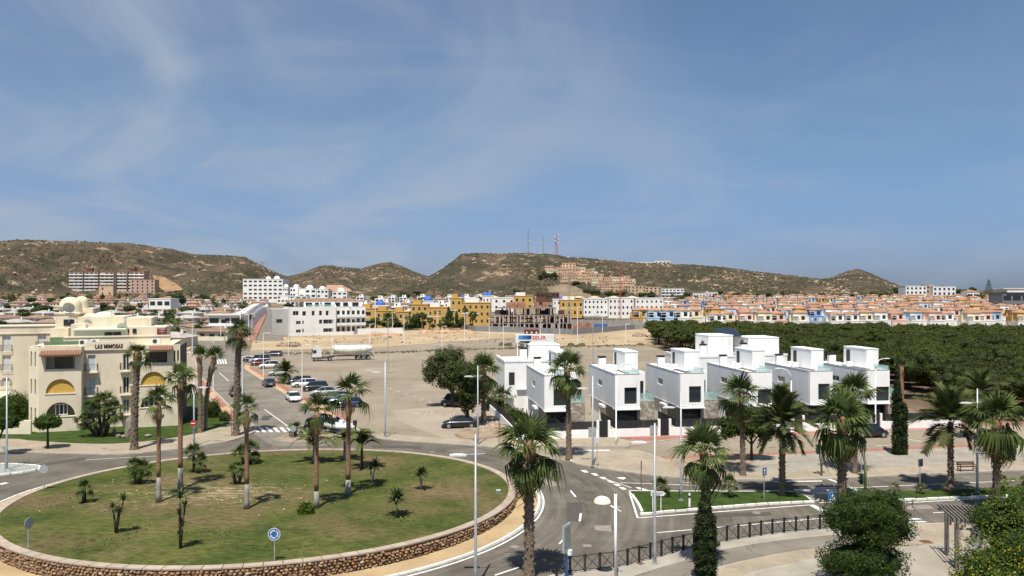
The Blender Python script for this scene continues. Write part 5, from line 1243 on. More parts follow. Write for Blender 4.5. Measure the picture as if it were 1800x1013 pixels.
bush(538, 909, 27, 28, leafmat('bright_bush_green', (.14, .20, .02), (.07, .11, .012), scale=1.5), 'small bright green bush on the roundabout beside a grey trunk foot', z0=.6, n=2600, size=.13)
bush(376, 736, 24, 34, BROAD, 'leafy bush on the street corner lawn beneath the leaning palm', n=2500)
bush(395, 742, 20, 20, OLIVE, 'small bush near the kerb end of the corner lawn', n=1500)
bush(30, 738, 46, 48, BROAD, 'long green hedge bush left of the cream house', n=5000, size=.22)
bush(10, 742, 40, 40, BROAD, 'hedge bush at the left edge beside the green fence', n=4000, size=.22)
bush(1270, 600, 1, 1, BROAD, 'x') if False else None
# tall clipped cypress columns
def cypress(px, pyb, pyt, w, lab, z0=0.0, n=5000, two=None, size=.16, Yf=None):
    x, Y = G(px, pyb, z0); s = Y/F; h = (ZP(pyt, Y)-z0); r = w*.5*s
    lobes = []; k = 9
    for i in range(k):
        t = (i+.5)/k; rr = r*(.72+.36*math.sin(PI*min(1, t*1.1+.14)))*(1 if t < .62 else (1-t)/.38*.8+.2)
        lobes.append((random.Random(i+px).uniform(-.1, .1)*r, 0, h*t, rr, rr, h/k*.85))
    if two:
        for i in range(4): lobes.append((two[0]*s, 0, two[1]*s*(i+.5)/4, two[2]*s*.5, two[2]*s*.5, two[1]*s/4*.85))
    tree(x, Y, z0, lab, lobes, n, size, CYPL, name='cypress', seed=int(px), cat='cypress', core=.86, up=.9)
cypress(1577, 799, 632, 19, 'tall narrow cypress with a shorter one grown against it on the plaza', z0=.13, n=9000, two=(12, 84, 14), size=.2)
cypress(1240, 1024, 842, 40, 'near cypress column with a fan palm growing out of its top', z0=.13, n=16000, size=.12)
cypress(1771, 808, 745, 27, 'short dark clipped cypress at the right edge of the plaza', z0=.13, n=5000, size=.2)
# near leafy tree with two crowns, and the flowering bush
x, Y = G(1515, 1040, .13); s = Y/F
tree(x, Y, .13, 'near leafy tree of two stacked crowns beside the promenade', [(0, 0, 148*s, 50*s, 50*s, 32*s), (34*s, 0, 138*s, 50*s, 48*s, 36*s), (-24*s, 0, 128*s, 44*s, 46*s, 36*s), (58*s, 0, 118*s, 34*s, 36*s, 30*s), (-40*s, 0, 136*s, 26*s, 30*s, 24*s), (20*s, -.2, 108*s, 50*s, 44*s, 26*s), (10*s, 0, 168*s, 26*s, 26*s, 16*s), (52*s, 0, 158*s, 18*s, 20*s, 14*s), (-20*s, 0, 62*s, 52*s, 52*s, 26*s), (10*s, 0, 66*s, 60*s, 54*s, 26*s), (42*s, 0, 52*s, 40*s, 42*s, 24*s), (-50*s, 0, 52*s, 26*s, 36*s, 20*s), (0, 0, 36*s, 64*s, 54*s, 26*s)], 60000, .105, leafmat('glossy_leaf_green', (.050, .084, .013), (.018, .034, .006), scale=1.4, rand=0, rough=.4), tr=.13, th=110*s, seed=8, gap=.16, core=.66)
x, Y = G(1762, 1075, .13); s = Y/F*1.12
YM = leafmat('yellow_tip_green', (.17, .21, .03), (.06, .10, .015), scale=1.0, rand=0)
fb = tree(x, Y, .13, 'big near bush with yellow flowers at the right edge beside the pergola', [(0, 0, 60*s, 62*s, 60*s, 48*s), (45*s, 0, 100*s, 70*s, 60*s, 50*s), (20*s, 1.5, 130*s, 42*s, 40*s, 36*s), (60*s, 1, 150*s, 60*s, 50*s, 40*s), (-30*s, 0, 45*s, 42*s, 45*s, 38*s), (10*s, 0, 20*s, 80*s, 60*s, 40*s)], 52000, .12, BROAD, name='flowering_bush', seed=9, cat='bush', gap=.2, core=.7)
inst(leafcloud('flowers', [(-26*s, -.4, 66*s, 50*s, 60*s, 30*s), (10*s, -1, 92*s, 60*s, 60*s, 26*s), (-44*s, -.5, 48*s, 30*s, 40*s, 20*s)], 420, .10, leafmat('yellow_flower', (.75, .48, .02), (.45, .38, .03), scale=3, rand=0), 11, inner=.96, gap=-.05, gs=.8), 'flowers', fb)['kind'] = 'stuff'
inst(leafcloud('young_leaves', [(0, 0, 62*s, 64*s, 62*s, 50*s), (45*s, 0, 102*s, 72*s, 62*s, 52*s), (60*s, 1, 152*s, 62*s, 52*s, 42*s)], 9000, .12, YM, 12, inner=.93, gap=0.0), 'young_leaves', fb)
# ------------------------------------------------------------------ pine wood
PINEG = leafmat('pine_green', (.074, .084, .010), (.026, .034, .005), scale=.35, rand=.42, tl=.15)
def pine_parts(seed, n, size):
    r = random.Random(seed); lobes = []
    for i in range(15):
        a = i*2.4+r.uniform(-.4, .4); q = 1.75*math.sqrt((i+.3)/15)*r.uniform(.85, 1.1); rr = r.uniform(.5, .95)
        lobes.append((q*math.cos(a), q*math.sin(a), .9*math.sqrt(max(0, 1-(q/2.05)**2))-.35*(i % 5 == 4)-(q > 1.4)*r.uniform(0, .9)+r.uniform(-.1, .2), rr, rr, rr*.75))
    lobes.append((0, 0, -.05, 1.75, 1.75, .85))
    me = leafcloud('crown', lobes, n, size, PINEG, seed, inner=.8, up=.25, rough_=.3)
    b = MB()
    for l in lobes: b.ball(l[0], l[1], l[2]-.05, l[3]*.82, l[4]*.82, l[5]*.8, 8, 6, .3)
    return me, b.mesh('inner_foliage', CORE), lobes
PV = [pine_parts(100+i, 3400, .17) for i in range(9)]
PT = []
for i in range(4):
    r = random.Random(i+50); b = MB(); lx, ly = r.uniform(-.5, .5), r.uniform(-.5, .5)
    b.tube([(0, 0, -1), (lx*.3, ly*.3, -.55), (lx, ly, 0)], [.035*1.0, .03, .026], 6)
    for j in range(3): a = r.random()*6; b.tube([(lx*.6, ly*.6, -.3), (lx+.8*math.cos(a), ly+.8*math.sin(a), .02)], [.022, .012], 5)
    PT.append(b.mesh('trunk', TRD))
pts = []
r = random.Random(77); sp = 4.7
Y = 104.0
while Y < 318:
    x = .10*Y
    while x < .80*Y+10:
        xx = x+r.uniform(-1.5, 1.5); yy = Y+r.uniform(-1.5, 1.5); px = 900+xx*F/yy; py = HZ+F*H/yy
        left = interp([(104, 1640), (112, 1600), (124, 1570), (128, 1370), (150, 1265), (178, 1248), (207, 1193), (240, 1143), (330, 1138)], yy)
        ok = px > left and px < 1960 and yy < interp([(1140, 292), (1300, 272), (1500, 262), (1800, 245)], px)
        if yy < 124 and px < 1690 and yy < 118: ok = ok and px > 1640
        if ok and noise.noise(Vector((xx*.05, yy*.05, 2))) < -.42: ok = False
        if ok and not (112 < yy < 128 and 1560 < px < 1605): pts.append((yy, xx))
        x += sp
    Y += sp
pts.sort()
def pine_label(x, y):
    px = 900+x*F/y
    a = 'behind the car park' if px < 1240 else ('behind the second villas' if px < 1340 else ('behind the fourth villa' if px < 1440 else ('behind the end villa' if px < 1570 else ('right of the cypress' if px < 1680 else 'above the right date palm' if px < 1760 else 'at the right edge'))))
    b = 'front edge' if y < 135 else ('near part' if y < 155 else ('middle' if y < 180 else ('far part' if y < 215 else 'rear')))
    return '%s pine of the wood %s' % (b, a)
for i, (yy, xx) in enumerate(pts[:300]):
    z = r.uniform(4.4, 6.4)*(.97 if yy < 150 else 1); s = r.uniform(.95, 1.6)
    o = empty('pine_tree', (xx, yy, 0), r.random()*6, pine_label(xx, yy), 'pine tree', 'umbrella pines of the wood'); v = r.choice(PV)
    S3 = (s*r.uniform(.85, 1.25), s*r.uniform(.85, 1.25), s*r.uniform(.8, 1.2)*(1.35 if yy < 150 else 1)); T3 = (r.uniform(-.16, .16), r.uniform(-.16, .16), 0)
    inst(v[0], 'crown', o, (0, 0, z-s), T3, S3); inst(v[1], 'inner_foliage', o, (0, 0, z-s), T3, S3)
    inst(r.choice(PT), 'trunk', o, (0, 0, z-s), (0, 0, 0), (s*1.4, s*1.4, z-s))
V = []; C_ = MB(); vb = 0
LO = [pine_parts(200+i, 600, .36) for i in range(3)]
tmpl = []
for me, cm, lb in LO:
    a = np.empty(len(me.vertices)*3, dtype=np.float32); me.vertices.foreach_get('co', a); tmpl.append((a.reshape(-1, 3), lb))
for yy, xx in pts[300:]:
    z = r.uniform(4.6, 6.2); s = r.uniform(.95, 1.5); a, lb = r.choice(tmpl); t = r.random()*6; ca, sa = math.cos(t), math.sin(t)
    V.append(np.stack([xx+s*(a[:, 0]*ca-a[:, 1]*sa), yy+s*(a[:, 0]*sa+a[:, 1]*ca), z-s+s*a[:, 2]], 1))
    for l in lb: C_.ball(xx+s*(l[0]*ca-l[1]*sa), yy+s*(l[0]*sa+l[1]*ca), z-s+s*(l[2]-.05), l[3]*s*.82, l[4]*s*.82, l[5]*s*.8, 6, 4, .3)
    C_.tube([(xx, yy, 0), (xx+.3, yy, z-s)], .12, 4, False)
V = np.concatenate(V); Fa = np.arange(len(V)).reshape(-1, 4)
PF = inst(npmesh('pine_forest', V, Fa, PINEG), 'pine_forest'); tag(PF, kind='stuff')
tag(C_.build('inner_foliage', CORE, PF), kind='stuff')
print('pines', len(pts))
FL = mat('forest_floor', (.17, .115, .075), col2=(.085, .062, .038), scale=.3, det=10, bump=.7, bscale=4, rough=1)
sheet('forest_floor', [(56, 292), (46, 240), (48, 207), (52, 178), (55, 150), (57, 128), (58, 112), (56, 101), (200, 118), (330, 318)], .024, FL, world=True)
MB().prism([(57.5, 103.5), (82, 107.5), (82, 112), (58, 108.5)], 0, .22).build('garden_lawn', LAWN)['kind'] = 'structure'
# ------------------------------------------------------------------ vehicles
TYRE = mat('tyre_rubber', (.02, .02, .02), rough=.85); RIM = mat('wheel_rim', (.45, .46, .47), rough=.3, metal=.8)
LIGHTW = mat('headlight_glass', (.7, .72, .72), rough=.1, spec=.8); LIGHTR = mat('tail_light_red', (.35, .01, .01), rough=.2)
PLATE = mat('number_plate', (.75, .75, .72), rough=.5)
def paint(name, c): return mat('paint_'+name, c, rough=.28, spec=.5, coat=.7, metal=.1)
def loft(b, st):
    """st: rings of equal point count"""
    k = len(st[0]); o = len(b.v)
    for r_ in st: b.v += [tuple(p) for p in r_]
    for i in range(len(st)-1):
        for j in range(k): b.f.append((o+i*k+j, o+i*k+(j+1) % k, o+(i+1)*k+(j+1) % k, o+(i+1)*k+j)); b.m.append(b.mi)
    b.f.append(tuple(o+j for j in range(k))[::-1]); b.m.append(b.mi); b.f.append(tuple(o+(len(st)-1)*k+j for j in range(k))); b.m.append(b.mi)
def wheel_meshes(rad, wd):
    t = MB(); n = 18
    t.tube([(0, -wd/2, 0), (0, -wd/2+.03, 0), (0, wd/2-.03, 0), (0, wd/2, 0)], [rad*.9, rad, rad, rad*.9], n)
    r_ = MB(); r_.tube([(0, -wd/2-.012, 0), (0, wd/2+.012, 0)], rad*.64, 14)
    h = MB()
    return t.mesh('wheel', TYRE, True), r_.mesh('rim', RIM)
WH = {}
def car(x, y, head, col, label, kind='hatch', z=0.0, grp=None):
    P = {'hatch': (4.1, 1.76, 1.5, .92, 1.25, .50, -1.45, -1.95), 'suv': (4.4, 1.84, 1.68, 1.02, 1.35, .62, -1.7, -2.1), 'sedan': (4.6, 1.82, 1.44, .92, 1.3, .45, -1.05, -1.75), 'van': (4.9, 1.92, 1.98, 1.1, 1.85, 1.2, -2.25, -2.42), 'estate': (4.55, 1.8, 1.5, .94, 1.3, .55, -1.75, -2.15)}[kind]
    L_, Wd, Ht, belt, wb, wt, rt, rb = P; hw = Wd/2; hl = L_/2
    o = empty('parked_car', (x, y, z), head, label, 'car', grp); pm = paint(col[0], col[1])
    def ring(xx, w, zb, zt): return [(xx, -w*.9, zb), (xx, -w, zb+.16), (xx, -w*1.0, zb+(zt-zb)*.62), (xx, -w*.93, zt-.03), (xx, -w*.7, zt+.015), (xx, w*.7, zt+.015), (xx, w*.93, zt-.03), (xx, w*1.0, zb+(zt-zb)*.62), (xx, w, zb+.16), (xx, w*.9, zb)]
    b = MB(); zb = .2 if kind != 'suv' else .26
    hood = belt-.06
    st = [ring(-hl, hw*.80, zb+.14, belt-.22), ring(-hl+.10, hw*.92, zb+.05, belt-.02 if kind != 'sedan' else belt-.06), ring(-hl+.5, hw, zb, belt+.02), ring(-hl*.45, hw, zb, belt), ring(0, hw, zb, belt-.01), ring(wb-.25, hw, zb, belt-.02),
          ring(hl*.62+.15, hw*.985, zb, hood-.04), ring(hl-.32, hw*.93, zb+.02, hood-.14), ring(hl-.08, hw*.84, zb+.06, hood-.25), ring(hl, hw*.76, zb+.12, hood-.36)]
    loft(b, st); body = b.build('body', pm, o, True)
    for p_ in body.data.polygons: p_.use_smooth = True
    c = MB(); wl = hw*.90; wu = hw*.72; z1 = Ht-.05
    vs = [(wb, -wl, belt), (wb, wl, belt), (rb, wl, belt), (rb, -wl, belt), (wt, -wu, z1), (wt, wu, z1), (rt, wu, z1), (rt, -wu, z1)]
    c.add(vs, [(0, 1, 5, 4), (1, 2, 6, 5), (2, 3, 7, 6), (3, 0, 4, 7), (4, 5, 6, 7)]); cab = c.build('car_windows', M_glass('car_glass', (.018, .022, .026)), o)
    q = MB(); mx_ = (wt+rt)/2
    q.add([(wt+.05, -wu-.03, z1-.02), (wt+.05, wu+.03, z1-.02), (mx_, wu+.04, z1+.03), (rt-.06, wu+.02, z1-.02), (rt-.06, -wu-.02, z1-.02), (mx_, -wu-.04, z1+.03), (wt, 0, z1+.05), (mx_, 0, z1+.08), (rt, 0, z1+.04)],
          [(0, 1, 6), (1, 2, 7, 6), (2, 3, 8, 7), (3, 4, 8), (4, 5, 7, 8), (5, 0, 6, 7)])
    for s in (-1, 1):
        for xb, xt in ((wb+.01, wt+.02), (-.05+(wb+rb)*.25*0, -.02), (rb-.01, rt-.02)):
            w = .035 if abs(xb) < .3 else .05
            q.add([(xb-w, s*(wl+.012), belt-.01), (xb+w, s*(wl+.012), belt-.01), (xt+w, s*(wu+.02), z1), (xt-w, s*(wu+.02), z1)], [(0, 1, 2, 3) if s < 0 else (3, 2, 1, 0)])
    q.build('roof', pm, o)
    rad = .33 if kind != 'suv' else .36; key = round(rad, 2)
    if key not in WH: WH[key] = wheel_meshes(rad, .21)
    for sx in (hl*.62, -hl*.60):
        for s in (-1, 1):
            MB().tube([(sx, s*(hw-.12), rad+.01), (sx, s*(hw+.008), rad+.01)], rad+.06, 16).build('wheel_arch', TYRE, o)
            w = inst(WH[key][0], 'wheel', o, (sx, s*(hw-.085), rad)); inst(WH[key][1], 'rim', w)
    for s in (-1, 1):
        MB().add([(hl-.05, s*hw*.52, hood-.30), (hl-.18, s*hw*.86, hood-.28), (hl-.30, s*hw*.88, hood-.17), (hl-.16, s*hw*.52, hood-.20)], [(0, 1, 2, 3) if s > 0 else (3, 2, 1, 0)]).box(hl-.20, min(s*hw*.55, s*hw*.82), hood-.33, hl-.075, max(s*hw*.55, s*hw*.82), hood-.21).build('headlight', LIGHTW, o)
        MB().cbox(-hl+.075, s*hw*.76, belt-.18, .16, .26, .2).build('tail_light', LIGHTR, o)
        MB().cbox(wb-.15, s*(hw+.09), belt+.05, .12, .2, .14).build('mirror', pm, o)
    MB().cbox(hl-.0, 0, .42, .07, .5, .12).build('number_plate', PLATE, o); MB().cbox(-hl+.0, 0, .62, .07, .5, .12).build('number_plate', PLATE, o)
    MB().cbox(hl-.02, 0, .30, .09, hw*1.3, .16).build('grille', TYRE, o)
    return o
BK = ('black', (.012, .012, .014)); WH_ = ('white', (.78, .78, .77)); RD = ('red', (.16, .012, .02)); SV = ('silver', (.36, .38, .39)); DB = ('dark_blue', (.02, .03, .055)); BL_ = ('blue', (.012, .035, .16)); GR = ('grey', (.10, .11, .12)); TE = ('teal', (.03, .06, .075))
def carp(px, py, hd, col, label, kind='hatch', grp=None, off=.6):
    x, y = G(px, py); return car(x, y+off, R(hd), col, label, kind, .012, grp)
carp(409, 698, -64, BK, 'black car driving down the street left of the tall corner palm', 'suv', off=1.4)
carp(468, 681, 118, TE, 'dark teal hatchback seen from behind at the orange kerb', 'hatch', off=1.4)
carp(511, 707, -64, WH_, 'white saloon facing down the street beside the orange kerb', 'sedan', off=1.4)
carp(440, 636, 198, BK, 'black car parked first in the far row, by the street corner', 'hatch')
carp(455, 638, 198, SV, 'grey van shaped car parked between the black and the dark red one', 'van')
carp(457, 643, 199, RD, 'dark red car parked next to the white off roader', 'estate')
carp(472, 648, 199, WH_, 'white off roader parked nearest in the far row', 'suv')
carp(480, 627, 187, DB, 'dark blue estate car parked alone on the lane beside the sand', 'estate')
carp(488, 661, 200, SV, 'small silver car half hidden behind the bushy low palm', 'hatch')
carp(525, 676, 198, BK, 'black car behind the white estate in the near parked row', 'estate')
carp(534, 681, 198, WH_, 'white estate car parked in the near row behind the lamp pole', 'estate')
carp(552, 688, 197, BK, 'black off roader parked in the near row', 'suv')
carp(569, 696, 197, SV, 'silver saloon parked between the black off roader and the palm crown', 'sedan')
carp(592, 706, 197, GR, 'dark grey car parked behind the pale blue one', 'hatch')
carp(600, 711, 197, ('pale_blue', (.22, .28, .34)), 'pale blue grey car parked beside the bright blue one', 'sedan')
carp(611, 717, 197, BL_, 'bright blue hatchback parked nearest the roundabout', 'hatch')
tow = carp(563, 760, 168, BK, 'dark car towing the small boat at the crossing, behind a palm trunk', 'suv')
carp(808, 753, 186, BK, 'black saloon parked in the shade of the leafy trees', 'sedan')
carp(803, 716, 150, BK, 'dark van parked behind the leafy tree on the car park', 'van')
carp(1530, 770, 8.5, BK, 'black car parked at the pink pavement left of the cypress', 'suv')
carp(494, 588, 192, SV, 'silver car parked beside the white flats in the upper street', 'estate', off=1)
carp(481, 574, 100, GR, 'grey car parked further up the street beside the grey wall', 'hatch', off=1)
carp(486, 562, 100, ('dull_black', (.02, .02, .02)), 'dark car farthest up the street by the grey wall', 'hatch', off=1)
def boat():
    x, y = G(594, 764); o = empty('inflatable_boat', (x, y+.5, .75), R(168+0), 'grey white inflatable boat with console and motor riding on a trailer', 'boat')
    g = mat('boat_rubber', (.55, .57, .56), rough=.5, var=.06, scale=3)
    b = MB(); P = [(-1.9, -.75, .2), (-.5, -.78, .2), (.7, -.7, .26), (1.5, -.42, .36), (1.95, 0, .46), (1.5, .42, .36), (.7, .7, .26), (-.5, .78, .2), (-1.9, .75, .2)]
    b.tube(P, [.16]+[.23]*7+[.16], 10); b.build('tube', g, o, True)
    MB().add([(-1.8, -.6, .1), (-1.8, .6, .1), (1.3, .4, .15), (1.3, -.4, .15), (1.7, 0, .2), (-1.8, 0, -.2), (1.0, 0, -.15)], [(0, 3, 2, 1), (3, 4, 2), (0, 5, 6, 3), (1, 2, 6, 5), (3, 6, 4), (2, 4, 6), (0, 1, 5)]).build('hull', WHITEM, o)
    MB().cbox(-.35, 0, .5, .5, .5, .75).cbox(-1.0, 0, .35, .5, .9, .45).build('console', WHITEM, o); MB().add([(-.1, -.25, .85), (-.1, .25, .85), (-.25, .22, 1.2), (-.25, -.22, 1.2)], [(0, 1, 2, 3)]).build('windscreen', BLUEGL, o)
    MB().cbox(-2.05, 0, .65, .35, .35, .5).cbox(-2.1, 0, .1, .15, .12, .8).build('outboard_motor', TYRE, o)
    t = empty('boat_trailer', (x, y+.5, 0), R(168), 'low boat trailer under the grey inflatable boat', 'trailer')
    b = MB(); b.tube([(-2, -.6, .42), (1.5, -.5, .42), (3.0, 0, .42)], .04, 6).tube([(-2, .6, .42), (1.5, .5, .42), (3.0, 0, .42)], .04, 6).tube([(-.6, -.8, .32), (-.6, .8, .32)], .035, 6)
    b.build('frame', GREYM, t)
    for s in (-1, 1): w = inst(WH[.33][0], 'wheel', t, (-.6, s*.82, .28), (0, 0, 0), (.85, .85, .85)); inst(WH[.33][1], 'rim', w)
boat()
def tanker():
    x, y = G(602, 634); o = empty('tanker_lorry', (x, y+1.0, .012), R(199), 'white articulated lorry with a big pale cylindrical powder tank on the car park', 'lorry')
    WT = paint('lorry_white', (.72, .72, .70)); TK = mat('tank_cream', (.70, .67, .58), rough=.35, var=.08, scale=1, spec=.5)
    b = MB(); hw = 1.2
    loft(b, [[(xx, -w, 1.0), (xx, -w, zt), (xx, w, zt), (xx, w, 1.0)] for xx, w, zt in ((5.3, hw, 3.5), (5.9, hw, 3.65), (6.9, hw, 3.55), (7.35, hw*.97, 2.9), (7.5, hw*.95, 1.6))])
    b.build('cab', WT, o)
    MB().box(7.15, -1.05, 2.0, 7.47, 1.05, 2.9).build('windscreen', DARKGL, o)
    for s in (-1, 1): MB().cbox(6.9, s*1.2, 2.35, .75, .04, .8).build('side_window', DARKGL, o); MB().cbox(7.45, s*1.35, 2.6, .12, .2, .55).build('mirror', TYRE, o); MB().cbox(7.53, s*.95, 1.15, .06, .35, .22).build('headlight', LIGHTW, o)
    MB().box(7.4, -1.1, .5, 7.55, 1.1, 1.5).build('bumper', mat('grille_grey', (.16, .17, .18)), o)
    MB().box(2.2, -.45, .8, 6.5, .45, 1.05).box(-7.3, -.5, 1.0, 3.2, -.3, 1.25).box(-7.3, .3, 1.0, 3.2, .5, 1.25).box(5.2, -1.15, .45, 7.3, 1.15, 1.0).box(3.9, -1.15, .55, 5.0, -.6, 1.0).box(3.9, .6, .55, 5.0, 1.15, 1.0).build('chassis', mat('chassis_grey', (.10, .10, .10)), o)
    t = MB(); t.tube([(2.6, 0, 3.15), (2.3, 0, 3.1), (1.5, 0, 2.75), (-1, 0, 2.55), (-5.2, 0, 2.65), (-6.6, 0, 2.8), (-7.2, 0, 2.9)], [.35, .75, 1.12, 1.25, 1.15, .75, .3], 20); t.build('tank', TK, o, True)
    t = MB()
    for xx in (1.5, 0, -2, -4, -5.6): t.tube([(xx, 0, 2.66+.0), (xx+.06, 0, 2.66)], [1.23, 1.23], 22)
    t.build('tank_band', mat('band_grey', (.5, .49, .45), rough=.4), o)
    t = MB(); t.box(-5.8, -.35, 3.78, 1.6, .35, 3.84)
    for s in (-.35, .35):
        t.tube([(-5.8, s, 4.15), (1.6, s, 4.15)], .02, 4)
        for i in range(8): t.tube([(-5.8+i*1.057, s, 3.8), (-5.8+i*1.057, s, 4.15)], .02, 4)
    t.build('walkway', GREYM, o)
    for xx in (1.2, -.8, -2.6, -4.6): MB().cyl(xx, 0, 3.75, 3.98, .28, n=12).build('hatch', GREYM, o)
    t = MB()
    for s in (-.8, .8): t.tube([(2.5, s*.6, 2.9), (2.9, s, 1.2)], .07, 5).tube([(-6.8, s*.5, 2.5), (-7.3, s, 1.1)], .07, 5).tube([(-5.2, s*.6, 1.9), (-4.5, s, 1.1)], .07, 5)
    t.build('tank_strut', WT, o)
    MB().tube([(5.2, .3, 1.8), (4.8, .3, 2.4), (4.2, .3, 2.6), (3.6, .3, 2.2), (3.3, .3, 1.5)], .05, 6).tube([(5.2, -.3, 1.8), (4.7, -.3, 2.2), (4.1, -.3, 2.3), (3.4, -.3, 1.5)], .05, 6).build('air_hose', TYRE, o)
    MB().cbox(-7.35, 0, .85, .1, 2.2, .3).build('rear_bumper', LIGHTR, o)
    wm = wheel_meshes(.5, .34)
    for xx in (6.6, 3.3, -3.4, -4.7, -6.0):
        for s in (-1, 1):
            w = inst(wm[0], 'wheel', o, (xx, s*1.02, .5)); inst(wm[1], 'rim', w)
            if xx < 6: MB().cbox(xx, s*1.02, 1.07, 1.15, .36, .05).build('mudguard', TYRE, o)
tanker()
def seur():
    Y = 232; o = empty('lorry_trailer', (AX(906, Y), Y, .01), R(3.5), 'white box trailer with blue blocks and red SEUR lettering parked at the sand', 'trailer')
    L_ = 11.9; z0, z1 = 1.1, 3.75
    MB().box(0, 0, z0, L_, 2.5, z1).build('box_body', mat('trailer_white', (.70, .70, .67), var=.05, scale=.7, rough=.5), o)
    MB().box(-.03, .1, z0, -.004, 2.4, z1-.05).build('rear_door', mat('door_grey', (.55, .55, .54), rough=.5), o)
    for i, c in enumerate([(.05, .25, .55), (.025, .14, .40), (.012, .06, .22)]):
        MB().box(.95+i*1.32, -.03, 2.3, .95+(i+1)*1.32-.02, -.003, 3.5).build('blue_block', mat('trailer_blue_%s' % ('light', 'mid', 'dark')[i], c, rough=.5), o)
    t = text_obj('SEUR', 1.55, mat('trailer_red', (.62, .03, .05), rough=.5), o, (5.1, -.03, 2.3), (PI/2, 0, 0), .01, 'trailer_lettering'); wt = max(p.co.x for p in t.data.vertices); t.scale.x = 4.3/wt
    MB().box(0.2, .2, .85, L_-.2, 2.3, 1.1).box(8.6, .3, 0, 8.8, .6, .9).build('chassis', MATS['chassis_grey'], o)
    wm = wheel_meshes(.5, .32)
    for xx in (2.2, 3.5, 4.8):
        for s in (.2, 2.3): w = inst(wm[0], 'wheel', o, (xx, s, .5)); inst(wm[1], 'rim', w)
seur()
# ------------------------------------------------------------------ street lamps
def armlamp(px, py, label, h=8.7, side=-1, z0=.13, rz=0, col=None, w=.085):
    x, Y = G(px, py, z0); o = empty('street_lamp', (x, Y, z0), rz, label, 'street lamp', 'grey arm lamps round the junction')
    m = col or GREYM
    MB().tube([(0, 0, 0), (0, 0, .9), (0, 0, h)], [w*1.35, w*1.2, w*.62], 10).build('pole', m, o, True)
    za = h*.87
    MB().tube([(-side*.55, 0, za+.02), (side*.7, 0, za-.05)], .03, 6).build('arm', m, o)
    MB().cbox(side*1.0, 0, za-.07, .95, .26, .09).cbox(side*1.0, 0, za-.01, .6, .18, .06).build('lamp_head', mat('lamp_head_white', (.62, .64, .63), rough=.35), o)
    MB().cyl(0, 0, 0, .08, w*2.4, n=8).build('base_plate', m, o)
    MB().cbox(0, -w*1.15, 1.4, .1, .02, .28).build('service_door', m, o)
    return o
armlamp(677, 769, 'grey arm lamp on the pavement edge in the middle of the car park view')
armlamp(840, 782, 'grey arm lamp standing before the leafy trees and the black car')
armlamp(1151, 991, 'grey arm lamp at the black promenade fence, left of the near cypress')
armlamp(836, 1031, 'nearest grey arm lamp between roundabout wall and near palm')
armlamp(1197, 880, 'grey arm lamp on the median lawn behind the crown of the near fan palm')
armlamp(1042, 820, 'grey arm lamp on the sand coloured pavement beside the leaning parking sign')
armlamp(1718, 866, 'grey arm lamp beside the bench on the right hand median')
armlamp(12, 825, 'grey arm lamp on the gravel island at the left edge')
armlamp(341, 784, 'grey arm lamp carrying the red no entry sign', side=1, h=7.4)
def hooklamp(px, py, label, side, h=8.9, Yf=None):
    x, Y = G(px, py, .1); o = empty('street_lamp', (x, Y, .1), 0, label, 'street lamp', 'white hook lamps of the villa street')
    MB().tube([(0, 0, 0), (0, 0, 1.1), (0, 0, 1.15), (0, 0, h*.86)], [.11, .11, .075, .055], 10).build('pole', WHITEM, o, True)
    MB().tube([(0, 0, h*.86), (side*.12, 0, h*.93), (side*.5, 0, h*.985), (side*1.0, 0, h)], [.055, .05, .045, .04], 8).build('curved_arm', WHITEM, o, True)
    MB().ball(side*1.35, 0, h, .42, .14, .07, 10, 6).build('lamp_head', MATS['lamp_head_white'], o, True)
hooklamp(1083, 783, 'white hook lamp in front of the second villa', 1)
hooklamp(1391, 799, 'white hook lamp by the date palm, hook to the left', -1)
hooklamp(1539, 762, 'white hook lamp between the end villa and the broad palms', 1)
def thinlamp(px, py, pt, label=None, col=None):
    x, Y, z = onterr(px, py); h = ZP(pt, Y)-z
    o = empty('street_lamp', (x, Y, z), 0, label or 'slim white lamp pole along the far roads and the sand lot', 'street lamp', 'slim lamp poles beyond the car park')
    w = .075 if Y < 200 else .10
    MB().tube([(0, 0, 0), (0, 0, h)], [w*1.25, w*.8], 7).build('pole', col or WHITEM, o)
    MB().tube([(0, 0, h*.99), (.5, 0, h+.05), (1.1, 0, h+.08)], w*.6, 5).cbox(1.2, 0, h+.07, .6, .2, .1).build('lamp_arm', col or WHITEM, o)
thinlamp(531, 705, 607, 'white lamp pole at the orange kerb before the white estate car'); thinlamp(463, 663, 586, 'white lamp pole at the orange kerb left of the white off roader')
thinlamp(426, 746, 627, 'white lamp pole behind the thick corner palm'); thinlamp(375, 690, 598, 'white lamp pole behind the leaning trimmed palm')
thinlamp(682, 657, 560, 'tall grey lamp mast standing in the middle of the car park', GREYM); thinlamp(1042, 641, 555, 'tall grey lamp mast behind the villas, on the car park', GREYM)
for a in ((437, 599, 552), (443, 594, 556), (507, 626, 588), (584, 611, 560), (618, 589, 561), (650, 604, 570), (660, 584, 540), (690, 584, 550), (710, 605, 556), (754, 580, 548), (769, 578, 550), (777, 609, 574), (809, 573, 545), (817, 601, 550), (860, 596, 560), (885, 611, 574), (950, 588, 560), (984, 589, 560), (1015, 609, 540), (1059, 586, 555), (1084, 576, 552), (1100, 606, 570), (1107, 575, 553), (1132, 573, 552), (1148, 572, 550), (1160, 571, 552), (1235, 572, 540), (1390, 570, 535), (1582, 570, 538), (388, 600, 561), (399, 606, 566), (338, 617, 570)): thinlamp(*a)
